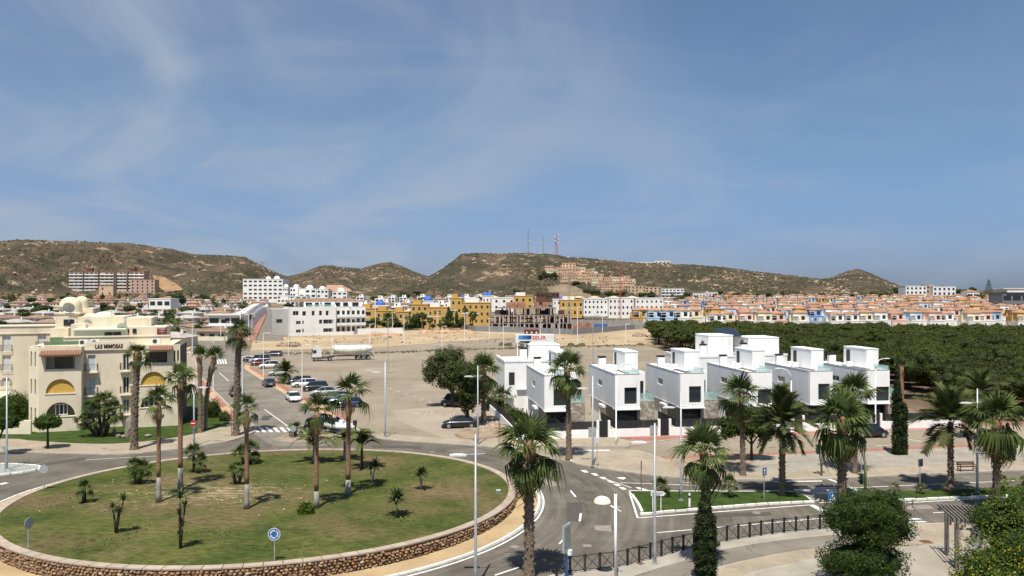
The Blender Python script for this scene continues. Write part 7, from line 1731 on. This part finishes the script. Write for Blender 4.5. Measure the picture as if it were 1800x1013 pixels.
# unfinished concrete frame
def frame():
    Y = 318; x0 = AX(862, Y); x1 = AX(1008, Y); w = x1-x0; o = empty('unfinished_building', (x0, Y, 0), R(4), 'unfinished concrete building frame with open floors and brick lift boxes', 'building site'); H1 = ZP(541, Y)
    zs = [.15, H1*.36, H1*.70, H1]
    for i, z in enumerate(zs):
        xa, xb = (0, w) if i < 3 else (w*.12, w*.80)
        MB().box(xa, 0, z-.35, xb, 13, z).build('floor_slab', CONG, o)
    cm = MB().box(-.3, -.3, 0, .3, .3, 1).mesh('column', mat('pink_concrete', (.42, .33, .30), var=.15, scale=1))
    for lv in range(3):
        for i in range(20):
            for yy in (0.3, 6, 12.5):
                xx = .5+i*(w-1)/19
                if lv == 2 and not (w*.12 < xx < w*.8): 
                    if yy < 1 and i % 3 == 0: inst(cm, 'column', o, (xx, yy, zs[lv]), (0, 0, 0), (.6, .6, 2.0))
                    continue
                if rnd.random() < .25: continue
                inst(cm, 'column', o, (xx+rnd.uniform(-.5, .5), yy, zs[lv]), (0, 0, 0), (rnd.uniform(.5, 1.1), 1, zs[lv+1]-zs[lv]-.35))
    for a in (.02, .28, .44, .62): MB().add([(w*a, 2, zs[1]), (w*a+1.2, 2, zs[1]), (w*a+6.5, 2, zs[2]), (w*a+5.3, 2, zs[2]), (w*a, 4, zs[1]), (w*a+1.2, 4, zs[1]), (w*a+6.5, 4, zs[2]), (w*a+5.3, 4, zs[2])], [(0, 1, 2, 3), (7, 6, 5, 4), (0, 3, 7, 4), (1, 5, 6, 2)]).build('stair_flight', mat('pink_concrete2', (.46, .38, .34)), o)
    for a, b_ in ((892, 909), (912, 925), (942, 950), (956, 965)): MB().box(AX(a, Y)-x0, 4, H1+.01, AX(b_, Y)-x0, 8, ZP(532, Y)).build('brick_lift_box', BRK, o)
    for i in range(16): q = rnd.uniform(0, w-4); z_ = zs[rnd.randrange(3)]; MB().box(q, 4+i*.2, z_, q+rnd.uniform(1.5, 4), 4.15+i*.2, z_+rnd.uniform(1.5, 2.9)).build('darkening_panel', mat('darkening_panel', (.07, .05, .045), var=.3, scale=1), o)  # dark panels added to darken the open floors, shade put into their colour
    for i in range(9): q = w*(.03+.11*i); MB().box(q, 8, .2, q+2.6, 8.3, zs[1]-.4).build('brick_infill', BRK if i % 2 else CONG, o)
frame()
def hoarding():
    P = [G(806, 577), G(836, 583), G(925, 585.5), G(1007, 588.5), G(1060, 585), G(1143, 577.5)]
    o = empty('site_hoarding', (0, 0, 0), 0, 'grey metal hoarding in front of the building site and sand lot', 'fence'); m = mat('hoarding_grey', (.21, .215, .22), var=.1, scale=.5, rough=.6)
    for i, (a, c) in enumerate(zip(P, P[1:])):
        d = Vector(c)-Vector(a); n = max(1, int(d.length/3.2)); an = math.atan2(d.y, d.x)
        me = MB().box(.03, -.04, 0, d.length/n-.03, .04, 2.3+.2*(i % 2)).mesh('hoarding_panel', m)
        for k in range(n): q = Vector(a)+d*(k/n); inst(me, 'hoarding_panel', o, (q.x, q.y, -.05), (0, 0, an))
hoarding()
# rear mesh fence, blue stack, red brick stacks on site
Y = 335; tag(MB().box(AX(1000, Y), Y, 0, AX(1130, Y), Y+.1, 4.6).build('site_fence', mat('fence_grey_mesh', (.33, .32, .30), var=.15, scale=.8, alpha=.6)), 'tall grey mesh fence behind the hoarding right of the frame', 'fence')
Y = 322; tag(MB().box(AX(1046, Y), Y, 0, AX(1068, Y), Y+3, 3.2).box(AX(1050, Y), Y-.8, 0, AX(1060, Y), Y-.05, 2.4).build('covered_stack', mat('blue_sheet', (.06, .14, .30), rough=.6)), 'stack under blue sheeting on the building site', 'stack')
Y = 324; b = MB()
for i in range(9): b.box(AX(1001+i*4.3, Y), Y, 0, AX(1004.6+i*4.3, Y), Y+2, rnd.uniform(2, 4.2))
tag(b.build('brick_stack', BRK), 'row of stacked red bricks left of the blue sheeting', 'brick stack')
block(922, 947, 581.5, 588, MAROON, 'little dark red hut on the sand beyond the lorry trailer', 1, 3, 4, cat='hut', name='hut', wfrac=.3, pane=WHT)
# lattice masts
def lattice(px, yb, yt, wpx, label, m, Y=None, jib=None, name='crane', cat='crane', dishes=0, arms=0):
    if Y is None: x, Y, z = onterr(px, yb)
    else: x, z = AX(px, Y), ZP(yb, Y)
    h = ZP(yt, Y)-z; w = wpx*Y/F/2; o = empty(name, (x, Y, z), R(20), label, cat); b = MB(); r_ = max(.06, w*.13); n = max(6, int(h/(w*2.4)))
    for a, c in ((-w, -w), (w, -w), (w, w), (-w, w)): b.tube([(a, c, -1), (a*.8, c*.8, h)], r_, 4)
    for i in range(n):
        z0, z1 = h*i/n, h*(i+1)/n; s0, s1 = w*(1-.2*i/n), w*(1-.2*(i+1)/n)
        b.tube([(-s0, -s0, z0), (s1, -s1, z1)], r_*.6, 3).tube([(s0, s0, z0), (s1, -s1, z1)], r_*.6, 3).tube([(-s0, -s0, z0), (-s1, s1, z1)], r_*.6, 3).tube([(-s1, -s1, z1), (s1, -s1, z1)], r_*.6, 3)
    b.build('mast', m, o)
    if jib:
        q = MB(); L_ = jib*Y/F; q.tube([(-L_*.3, 0, h-.5), (L_, 0, h-.5)], r_*.8, 4).tube([(0, 0, h+2), (L_*.8, 0, h-.4)], r_*.4, 3).tube([(0, 0, h+2), (-L_*.3, 0, h-.4)], r_*.4, 3); q.build('jib', m, o)
    for i in range(dishes): MB().cyl(w*1.4*(-1)**i, -w*1.2, h*(.55+.1*i), h*(.55+.1*i)+w*1.1, w*.8, n=8).build('antenna', WHT, o)
    for i in range(arms): MB().tube([(-w*5, 0, h*(.72+.12*i)), (w*5, 0, h*(.72+.12*i))], r_, 4).build('cross_arm', m, o)
    return o
MG = mat('mast_grey', (.24, .24, .24), rough=.6); MR = mat('mast_red', (.42, .08, .05), rough=.6)
lattice(1000, 574, 478, 3.4, 'grey tower crane mast above the building site', MG, Y=330); lattice(1090, 566, 474, 3.4, 'rust red tower crane mast at the right of the building site', MR, Y=345)
lattice(928.5, 447, 404, 2.2, 'tallest thin radio mast on the hilltop, leftmost of three', MG, Y=1262, name='radio_mast', cat='radio mast', dishes=1)
lattice(955, 446, 416, 2.0, 'short dark radio mast on the hilltop, middle of three', MG, Y=1262, name='radio_mast', cat='radio mast', dishes=2)
lattice(978, 447, 412, 3.6, 'red and white radio mast with antennas, right of three on the hilltop', MR, Y=1262, name='radio_mast', cat='radio mast', dishes=5)
lattice(461, 473, 459, 3.0, 'electricity pylon on the shoulder of the left mesa', MG, name='pylon', cat='pylon', Y=1490, arms=2)
for px, yt in ((922, 436), (944, 437)): lattice(px, 447, yt, 1.2, 'tiny aerial beside the radio masts, the %s one' % ('left' if px < 930 else 'right'), MG, Y=1255, name='radio_mast', cat='radio mast')
block(916, 938, 445, 449, CONG, 'low grey hut under the tallest radio mast', 1, 2, 8, Y=1256, cat='hut', name='hut'); block(991, 1001, 452, 455, WHT, 'tiny white hut on the ridge right of the masts', 1, 1, 6, Y=1240, cat='hut', name='hut')
block(1114, 1150, 461, 465.5, WHT, 'long low white building on the ridge, left part', 1, 5, 12, Y=1275, name='building', cat='building'); block(1151, 1178, 459, 465, WHT, 'white building on the ridge, higher right part', 1, 4, 12, Y=1275, name='building', cat='building')
# stepped peach resort on the hill
r = random.Random(12); k = 0
for yy, a, c in ((478, 958, 1000), (479, 1002, 1030), (483, 960, 1046), (488, 985, 1052), (493, 988, 1062), (498, 985, 1060), (497, 1062, 1112), (502, 1040, 1118), (507, 1050, 1116), (512, 1056, 1098)):
    px = a
    while px < c-6:
        w = r.uniform(10, 22); p1 = min(c, px+w); t = r.uniform(7.5, 12)
        x, Y, z = onterr((px+p1)/2, yy)
        block(px, p1-.5, yy-t, yy, PEACH if r.random() < .8 else CRM, 'stepped peach block with dark balconies on the middle hillside', 2, max(2, int(w/4)), 10, wfrac=.7, hfrac=.36, pane=mat('painted_balcony_shade', (.12, .075, .05)), group='peach apartment blocks stepped up the middle hillside', slabs=False); px = p1; k += 1  # panes are flat brown, the shade of the balcony recesses painted in
block(988, 1012, 463, 480, PEACH, 'tallest peach block with a raised tower at the top of the stepped resort', 4, 4, 12, wfrac=.5, hfrac=.4)
block(1103, 1136, 503, 519, mat('sandy_render', (.50, .38, .24), var=.1, scale=.2), 'sandy block right of the peach resort above the white flats', 3, 5, 12, wfrac=.4); block(1134, 1163, 505, 519, PEACH, 'peach block between the sandy and the white balcony block', 3, 4, 12)
block(1163, 1202, 508, 524, WHT, 'white block with deep balconies right of the peach resort', 3, 6, 12, wfrac=.7, slabs=True)
block(1218, 1240, 516, 524, WHT, 'low white villa left of the colourful terraces on the slope', 1, 4, 10, cat='house', name='house'); block(1240, 1262, 514, 522, WHT, 'second low white villa above the colourful terraces', 1, 4, 10, cat='house', name='house')
block(1592, 1629, 503, 518, WHT, 'white flat roofed villa on the right rise, left one', 2, 5, 14, Y=740, cat='house', name='villa'); block(1640, 1680, 504, 520, WHT, 'white stepped villa on the right rise, right one', 2, 5, 14, Y=740, cat='house', name='villa')
block(1628, 1641, 501, 516, PINKB, 'small brown house between the two white villas on the right rise', 2, 2, 10, Y=745, cat='house', name='house'); block(1762, 1830, 515, 532, mat('dark_modern', (.16, .16, .17)), 'dark modern house with white roof slab at the right edge', 1, 4, 14, Y=480, cat='house', name='house', wfrac=.8, extra=lambda o, w, h, d: MB().box(w*.1, -1, h+.36, w*.9, 8, h+2.6).box(-.3, -1.5, h+2.602, w, 9, h+3).build('roof_slab', WHT, o))
block(1700, 1722, 514, 524, WHT, 'low white house beside the spreading pine on the right rise', 1, 4, 10, Y=700, cat='house', name='house', roof='hip')
# small houses: prototypes and rows
def proto(wallm, kind, i):
    o = empty('terraced_house', (0, 0, -500), 0, 'x', 'house'); r = random.Random(i)
    if kind == 'terrace':
        MB().box(0, 0, -1.5, 7.4, 9, 3.1).box(0, -.12, 3.1, 7.4, .08, 3.5).build('ground_floor_wall', WHT if i % 2 else wallm, o)
        UH = 6.3+.7*i; MB().box(.8, 2.0, 3.1, 6.8, 7.5, UH).box(-.01, 5.0, 3.1, .79, 7.4, 5.0+i).build('upper_wall', wallm, o); MB().hip(.8, 2.0, 6.8, 7.5, UH+.002, 1.2, .3).build('roof', FROOF, o); MB().box(.7, 1.1, 4.6, 3.6, 1.98, 4.75).box(.75, 1.1, 4.75, .85, 1.98, 5.5).build('balcony', WHT, o)
        for x, y, z, w, h in ((.8, 0, .9, 1.1, 1.2), (4.6, 0, .5, 1.6, 1.9), (1.3, 2.0, 3.5, 1.5, 2.2), (4.4, 2.0, 3.9, 1.5, 1.7), (2.6, 0, 1.0, .9, 1.1)): fwin(o, x, y, z, w, h, None if r.random() < .7 else SHUT)
        MB().box(6.81, 4, 5.0, 7.3, 4.6, 7.6).build('chimney', wallm, o)
        MB().box(2.9, .9, 3.5, 3.1, 1.1, 5.5).box(.2, .9, 5.45, 3.2, 2.0, 5.6).build('porch', WHT, o)
    elif kind == 'villa':
        MB().box(0, 0, -1.5, 10, 8, 3.2).box(2.5, 2, 3.2, 8, 8, 5.4 if i % 2 else 3.3).build('wall', wallm, o); MB().hip(2.5, 2, 8, 8, 5.41 if i % 2 else 3.31, 1.1, .5).build('roof', FROOF if i % 3 == 0 else BROOF, o)
        MB().hip(0, 0, 10, 2.4, 3.21, .5, .4).build('porch_roof', FROOF if i % 3 == 0 else BROOF, o)
        for x in (.8, 3.2, 6.2): fwin(o, x, 0, .6, 1.6, 1.6)
        MB().box(-1, -4, -1, 11.5, -3.8, 1.3).build('garden_wall', WHT if i % 2 else CRM, o)
    elif kind == 'bungalow':
        MB().box(0, 0, -1, 11, 9, 2.9).build('wall', wallm, o); MB().hip(0, 0, 11, 9, 2.9, 1.5, .7).build('roof', BROOF if i % 4 else GREYR, o)
        for x in (1, 4.6, 8): fwin(o, x, 0, .8, 1.8, 1.4)
        MB().box(-1, -3.2, -1, 12, -3.0, 1.4).build('garden_wall', wallm, o); MB().box(8, 4, 2.9, 8.7, 4.7, 5.2).build('chimney', WHT, o)
    elif kind == 'cube':
        MB().box(0, 0, -1, 8, 9, 5.6).box(3, 2, 5.6, 7, 8, 8.0).build('wall', WHT, o)
        for x, z, w, h in ((.8, 3.2, 2.6, 1.6), (4.6, 3.2, 2.6, 1.6), (.8, .3, 2.6, 2.0), (4.6, .3, 2.4, 2.0), (4, 6, .9, 1.5)): fwin(o, x, 0 if z < 5 else 2, z, w, h)
    return o
PAL = {'ochre': OCHRE, 'white': WHT, 'light blue': LBLUE, 'pink': PINKR, 'cream': CRM, 'blue': mat('strong_blue_render', (.22, .34, .56), var=.08, scale=.3)}
PRO = {(c, k, i): proto(m, k, i) for c, m in PAL.items() for k in ('terrace',) for i in (0, 1)}
for c in ('white', 'cream', 'pink'):
    for k in ('villa', 'bungalow'):
        for i in (0, 1, 3 if k == 'villa' else 4): PRO[(c, k, i)] = proto(PAL[c], k, i)
PRO[('white', 'cube', 0)] = proto(WHT, 'cube', 0)
KM = kids_map()
def place(key, x, Y, rz, label, group, z=None, sc=1):
    c = copy_tree(PRO[key], None, KM); c.location = (x, Y, TZ(x, Y) if z is None else z); c.rotation_euler = (0, 0, rz); c.scale = (sc, sc, sc)
    tag(c, label, 'house', group); c.name = {'terrace': 'terraced_house', 'villa': 'detached_house', 'bungalow': 'bungalow', 'cube': 'white_cube_house'}[key[1]]; return c
r = random.Random(31)
ROWS = ((345, 1228, 'nearest row behind the pines'), (388, 1160, 'second row above the pines'), (436, 1108, 'third row of the slope'), (490, 1128, 'fourth row of the slope'), (552, 1150, 'fifth row of the slope'), (625, 1195, 'sixth row of the slope'), (705, 1240, 'top row below the hill'))
for Y, pa, lab in ROWS:
    x = AX(pa, Y); xe = AX(1815, Y); last = 'ochre'
    while x < xe:
        if r.random() < .06: x += r.uniform(3, 9); continue
        col = r.choice(['ochre', 'white', 'cream', 'pink', 'light blue', 'white', 'cream', 'ochre', 'pink', 'pink', 'white', 'blue'])
        if col == 'blue' and r.random() < .6: col = 'white'
        place((col, 'terrace', r.randrange(2)), x, Y+r.uniform(-4, 6), R(r.uniform(-7, 9)), '%s tile roofed house, %s' % (col, lab), '%s terraced houses, %s' % (col, lab)); x += 7.5+r.choice([0, 0, .4, 2.5])
for px, py, c in ((1112, 572, 'ochre'), (1138, 573, 'light blue'), (1160, 573, 'light blue'), (1185, 573, 'white'), (1205, 572, 'cream')):
    x, Y, z = onterr(px, py); place((c, 'terrace', 0), x, Y, 0, '%s house left of the colourful rows by the slim lamps' % c, 'houses at the left end of the rows', sc=1.15)
# bungalow quarter on the left
for Y, a, c, kd in ((232, 265, 338, 'bungalow'), (262, 255, 345, 'bungalow'), (300, 238, 372, 'bungalow'), (338, -60, 372, 'bungalow'), (380, -60, 380, 'bungalow'), (428, -60, 425, 'bungalow'), (480, -60, 445, 'bungalow'), (540, -60, 455, 'villa'), (610, -60, 462, 'villa'), (690, -60, 425, 'villa'), (780, -60, 425, 'villa')):
    x = AX(a, Y); xe = AX(c, Y)
    while x < xe:
        if r.random() < .16: x += r.uniform(4, 12); continue
        px = 900+x*F/Y; col = r.choice(['white', 'white', 'cream', 'pink']) if kd == 'villa' else r.choice(['white', 'white', 'cream'])
        i = r.choice([0, 1, 3] if kd == 'villa' else [0, 1, 4])
        where = 'beyond the cream apartment house' if Y < 400 else ('amid the left quarter' if Y < 560 else 'below the left mesa')
        place((col, kd, i), x, Y+r.uniform(-5, 7), R(r.uniform(-14, 14)), '%s %s with brown roof %s' % (col, 'bungalow' if kd == 'bungalow' else 'two level house', where), '%s houses %s' % (col, where)); x += 12+r.uniform(1, 5)
# white and pale houses in the middle distance
for Y, a, c in ((430, 590, 660), (470, 545, 800), (520, 540, 860), (580, 500, 900), (650, 560, 960), (730, 600, 1000)):
    x = AX(a, Y); xe = AX(c, Y)
    while x < xe:
        if r.random() < .15: x += r.uniform(5, 14); continue
        col = r.choice(['white', 'white', 'white', 'cream'])
        if r.random() < .6: place(('white', 'cube', 0), x, Y+r.uniform(-6, 8), R(r.uniform(-14, 14)), 'small white cube house in the middle town behind yellow flats', 'white cube houses of the middle town', sc=r.uniform(.8, 1.0))
        else: place((col, 'villa', r.choice([0, 1, 3])), x, Y+r.uniform(-6, 8), R(r.uniform(-14, 14)), '%s tile roofed house in the middle town' % col, '%s tile roofed houses of the middle town' % col)
        x += 10+r.uniform(1, 7)
# row of white cubes up the pink pavement
for i in range(10): px = 409+i*4.1; Y = 292+i*18; place(('white', 'cube', 0), AX(px, Y)-4, Y, R(-8), 'white cube house climbing beside the pink pavement', 'white terrace beside the upper street', sc=.95)
sheet('pink_paving', [(430, 599), (448, 599), (474, 551), (470, 551)], .06, PINK)
def modern(o, w, h, d):
    MB().box(-.3, -1.2, h*.42, w+.3, 0, h*.5).box(-.3, -1.2, h+.36, w+.3, 2, h+.9).box(w-.3, -1.2, h*.5, w+.3, -.02, h+.36).build('white_frame', WHT, o); MB().box(-14, -4, -1, 0, -3.8, 2).build('garden_wall', CONC, o)
block(367, 424, 556, 586, WHT, 'modern white villa with dark ribbon windows at the street junction', 2, 3, 12, Y=282, wfrac=.85, hfrac=.6, cat='house', name='modern_villa', extra=modern)
block(262, 300, 526, 540, WHT, 'wide white house with glazed front in the left quarter', 1, 3, 10, Y=400, cat='house', name='modern_villa', wfrac=.7, roof=None)
for p in PRO.values():
    for ch in list(p.children_recursive): bpy.data.objects.remove(ch)
    bpy.data.objects.remove(p)
# bare slopes draped on the terrain
def drape(name, poly, m, dz=1.2):
    xs = [p[0] for p in poly]; ys = [p[1] for p in poly]; V = []; idx = {}; Fa = []
    def inside(px, py):
        c = False; n = len(poly)
        for i in range(n):
            (x1, y1), (x2, y2) = poly[i], poly[(i+1) % n]
            if (y1 > py) != (y2 > py) and px < (x2-x1)*(py-y1)/(y2-y1)+x1: c = not c
        return c
    st = 1.5
    nx = int((max(xs)-min(xs))/st)+1; ny = int((max(ys)-min(ys))/st)+1
    for j in range(ny):
        for i in range(nx):
            px, py = min(xs)+i*st, min(ys)+j*st
            if inside(px, py): x, Y, z = onterr(px, py, 700); idx[(i, j)] = len(V); V.append((x, Y-1.0, z+dz))
    for (i, j), k in idx.items():
        q = [(i, j), (i+1, j), (i+1, j+1), (i, j+1)]
        if all(t in idx for t in q):
            vv = [V[idx[t]][1] for t in q]
            if max(vv)-min(vv) < 90: Fa.append([idx[t] for t in q][::-1])
    if Fa: tag(inst(npmesh(name, V, Fa, m), name), kind='structure')
drape('orange_cutting', [(268, 484), (290, 488), (312, 500), (326, 512), (290, 516), (272, 500)], mat('orange_earth', (.27, .17, .09), var=.2, scale=.05))
drape('red_cutting', [(565, 512), (575, 502), (600, 501), (615, 508), (622, 515), (600, 516)], mat('red_slope', (.36, .22, .15), var=.25, scale=.08))
drape('pale_cutting', [(990, 500), (1010, 503), (1040, 520), (1045, 527), (990, 527), (965, 520), (960, 506)], mat('sandy_slope', (.26, .195, .12), col2=(.13, .105, .06), scale=.06, det=9))
# town trees
tv = []
for i in range(5):
    rr = random.Random(i+9); lobes = [(rr.uniform(-.5, .5), rr.uniform(-.5, .5), rr.uniform(-.25, .35), rr.uniform(.5, .8), rr.uniform(.5, .8), rr.uniform(.4, .65)) for _ in range(6)]
    b = MB()
    for l in lobes: b.ball(*l[:3], l[3]*.8, l[4]*.8, l[5]*.8, 8, 6, .3)
    tv.append((leafcloud('crown', lobes, 700, .2, DARKL, i+40, up=.5), b.mesh('inner_foliage', CORE)))
trm = MB().tube([(0, 0, -1), (0, 0, 0)], [.07, .05], 6).mesh('trunk', TRD)
def ttree(px, py, hpx, wpx, label, group=None, Y=None):
    if Y is None and 640 < px < 845 and 568 < py < 580: Y = 333+r.random()*5
    if Y is None: x, Y, z = onterr(px, py)
    else: x, z = AX(px, Y), TZ(AX(px, Y), Y)
    s = Y/F; h = hpx*s; w = wpx*s/2; v = r.choice(tv); o = empty('tree', (x, Y, z), r.random()*6, label, 'tree', group)
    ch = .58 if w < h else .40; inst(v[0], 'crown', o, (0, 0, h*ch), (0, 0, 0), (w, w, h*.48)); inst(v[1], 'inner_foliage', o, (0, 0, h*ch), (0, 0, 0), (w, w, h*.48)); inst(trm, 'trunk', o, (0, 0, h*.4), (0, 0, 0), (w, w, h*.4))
for i in range(150):
    a = r.random()
    if a < .45: px = r.uniform(-20, 440); Y = r.uniform(300, 860)
    elif a < .65: px = r.uniform(500, 1000); Y = r.uniform(460, 860)
    elif a < .8: px = r.uniform(1130, 1560); Y = r.uniform(715, 830)
    else: px = r.uniform(1560, 1800); Y = r.uniform(715, 880)
    if 452 < px < 500: continue
    grp = ('dark trees among the near bungalows' if Y < 480 else 'dark trees below the left mesa') if px < 450 else ('dark trees in the middle town' if px < 1100 else 'dark trees along the top of the colourful rows' if px < 1560 else 'dark trees on the right rise')
    hm = r.uniform(3.5, 7.5); ttree(px, 0, hm*F/Y, r.uniform(5, 11)*F/Y, 'dark round tree '+grp.replace('dark trees ', ''), grp, Y=Y)
for px, py, h, w, lab in ((1588, 520, 18, 26, 'dark spreading pine left of the white villas on the right rise'), (1708, 528, 18, 34, 'broad dark umbrella pine on the right rise'), (1722, 534, 26, 40, 'dark tree in front of the rise at the right'), (313, 545, 34, 28, 'big dark round tree in the left quarter'), (962, 492, 22, 34, 'dark tree at the left of the stepped peach resort'), (1010, 505, 12, 20, 'dark clump below the peach resort'), (1040, 518, 18, 30, 'dark tree at the foot of the peach resort'), (1080, 522, 14, 34, 'dark tree above the long white flats'), (1135, 523, 16, 26, 'dark tree beside the sandy block'), (1260, 525, 9, 50, 'low dark tree above the colourful rows, left'), (1385, 524, 12, 40, 'dark tree at the middle of the hill foot'), (1480, 524, 14, 34, 'dark tree below the cone hill'), (1545, 522, 12, 30, 'dark tree right of the cone hill foot'), (1315, 575, 14, 26, 'round dark crown standing above the pine wood'), (620, 528, 10, 30, 'dark tree below the red slope'), (360, 528, 16, 34, 'dark tree between bungalows and the left hill')):
    if w > 22 and h < 30:
        for k in range(5): ttree(px-w*.4+w*.2*k, py+r.uniform(-1.5, 1), h*r.uniform(.45, .7), w*r.uniform(.28, .42), lab)
    else: ttree(px, py, h, w, lab)
for px, py, h, w, lab in ((725, 574, 30, 12, 'leftmost dark bush of the group before the yellow flats'), (735, 575, 32, 15, 'dark tree in the middle of the group before the yellow flats'), (789, 572, 38, 14, 'tall dark tree between the yellow blocks'), (802, 571, 34, 8, 'narrow dark cypress shaped tree beside the stair tower'), (742, 535, 14, 26, 'dark tree on top of the middle town'), (655, 576, 8, 10, 'small round shrub before the yellow wall')):
    ttree(px, py, h, w, lab)
rt = random.Random(8)
for i in range(16):
    px = 645+i*14+rt.uniform(-4, 4)
    if 835 < px: break
    ttree(px, 576-rt.random()*2, rt.uniform(10, 22), rt.uniform(10, 18), 'dark round tree before the yellow flats', 'dark trees before the yellow flats')
# distant palms with single mesh crowns
def lodcrown(seed):
    q = fanfrond('tmp', PALMG, .6, n=7, seed=seed); rr = random.Random(seed); V = []; Fa = []
    for i in range(22):
        M = Matrix.Rotation(i*2.4, 4, 'Z') @ Matrix.Rotation(-R(rr.uniform(-40, 80)), 4, 'Y'); b = len(V); V += [tuple(M @ v.co) for v in q.vertices]; Fa += [tuple(b+j for j in p.vertices) for p in q.polygons]
    me = bpy.data.meshes.new('crown'); me.from_pydata(V, [], Fa); me.materials.append(PALMG); bpy.data.meshes.remove(q); return me
LC = [lodcrown(i) for i in range(3)]; LT = MB().tube([(0, 0, 0), (0, 0, 1)], [.28, .2], 7).mesh('trunk', TRG)
def dpalm(px, py, h, w, label, group=None, Y=None):
    if Y is None and 640 < px < 845 and 568 < py < 580: Y = 332+r.random()*5
    if Y is None: x, Y, z = onterr(px, py)
    else: x, z = AX(px, Y), TZ(AX(px, Y), Y)
    hh = h*Y/F; w = w*Y/F/2; o = empty('palm_tree', (x, Y, z), r.random()*6, label, 'palm tree', group)
    inst(LT, 'trunk', o, (0, 0, 0), (0, 0, 0), (1, 1, hh-w*.6)); inst(r.choice(LC), 'crown', o, (0, 0, hh-w*.7), (0, 0, 0), (w*1.1, w*1.1, w*1.1))
for px, py, h, w, lab in ((685, 578, 30, 30, 'bushy palm before the low yellow flats'), (745, 576, 28, 16, 'palm right of the dark group before the yellow flats'), (818, 573, 38, 13, 'tall palm before the yellow flats left of the frame'), (831, 573, 32, 20, 'low palm beside the tall one left of the frame'), (965, 545, 26, 16, 'palm rising between the brick lift boxes'), (442, 530, 14, 10, 'palm before the white hotel'), (42, 565, 22, 26, 'feathery palm behind the long cream wing, left'), (20, 540, 22, 20, 'dark palm at the far left of the bungalow quarter'), (435, 590, 38, 24, 'palm beside the modern white villa'), (403, 590, 30, 20, 'palm left of the corner palm, before the modern villa'), (350, 590, 26, 20, 'low palm near the bungalow garden walls')):
    dpalm(px, py, h, w, lab)
for i in range(9): dpalm(662+i*19+rt.uniform(-6, 6), 576, rt.uniform(20, 32), rt.uniform(12, 18), 'palm before the yellow flats', 'palms before the yellow flats')
for i in range(34):
    px = r.uniform(0, 440) if i < 22 else r.uniform(1080, 1560); Y = r.uniform(330, 800) if i < 22 else r.uniform(705, 790)
    dpalm(px, 0, r.uniform(6, 9.5)*F/Y, r.uniform(3.5, 5)*F/Y, 'small distant palm '+('among the left quarter' if i < 22 else 'at the foot of the right hill'), 'distant palms '+('left' if i < 22 else 'right'), Y=Y)
# norfolk pine on the rise
x, Y = AX(1738, 760), 760; z = TZ(x, Y); o = empty('conifer', (x, Y, z), 0, 'tall open tiered conifer standing against the sky on the right rise', 'conifer'); hh = ZP(490, Y)-z
MB().tube([(0, 0, 0), (0, 0, hh)], [.4, .08], 6).build('trunk', TRD, o)
b = MB()
for i in range(11):
    t = i/11; zz_ = hh*(.28+.7*t); L_ = (1-t)*5.2+.6
    for k in range(6): a = k*1.047+i*.5; b.add([(0, 0, zz_), (L_*math.cos(a)-.25*math.sin(a), L_*math.sin(a)+.25*math.cos(a), zz_+.6), (L_*math.cos(a)+.25*math.sin(a), L_*math.sin(a)-.25*math.cos(a), zz_+.6), (L_*.5*math.cos(a), L_*.5*math.sin(a), zz_-.35)], [(0, 1, 2), (0, 3, 1), (0, 2, 3)])
b.build('branch', DARKL, o)
# dark clipped hedge before the yellow flats
P = [G(690, 580), G(812, 575.5)]; a, c = Vector(P[0]), Vector(P[1]); lobes = []
for i in range(24): q = a.lerp(c, (i+.5)/24); lobes.append((q.x-a.x, q.y-a.y+1, 1.1, 1.0, .9, 1.2))
o = empty('hedge', (a.x, a.y, 0), 0, 'long dark clipped hedge before the yellow flats', 'hedge')
inst(leafcloud('foliage', lobes, 7000, .4, DARKL, 5), 'foliage', o); b = MB(); d = c-a
b.add([(0, .4, 0), (d.x, d.y+.4, 0), (d.x, d.y+1.6, 0), (0, 1.6, 0), (0, .4, 1.9), (d.x, d.y+.4, 1.9), (d.x, d.y+1.6, 1.9), (0, 1.6, 1.9)], [(0, 1, 5, 4), (4, 5, 6, 7), (1, 2, 6, 5), (3, 0, 4, 7), (2, 3, 7, 6)]).build('inner_foliage', CORE, o)
# ------------------------------------------------------------------ a label of its own for each look-alike
ONES = 'zeroth first second third fourth fifth sixth seventh eighth ninth tenth eleventh twelfth thirteenth fourteenth fifteenth sixteenth seventeenth eighteenth nineteenth'.split()
TENS = ['', '', 'twent', 'thirt', 'fort', 'fift']
def ordinal(n):
    if n < 20: return ONES[n]
    return TENS[n//10]+('ieth' if n % 10 == 0 else 'y-'+ONES[n % 10])
byl = {}
for o in COL.objects:
    if o.parent is None and o.get('label') and o.get('category'): byl.setdefault(o['label'], []).append(o)
for l, os_ in byl.items():
    if len(os_) > 1 and len(os_) < 60:
        os_.sort(key=lambda o: o.location.x/max(1, o.location.y))
        for i, o in enumerate(os_):
            if not o.get('group'): o['group'] = l
            o['label'] = '%s from the left, %s' % (ordinal(i+1), l)
for o in COL.objects:
    if o.get('label') and not (4 <= len(o['label'].split()) <= 16): print('WORDS', len(o['label'].split()), o['label'])
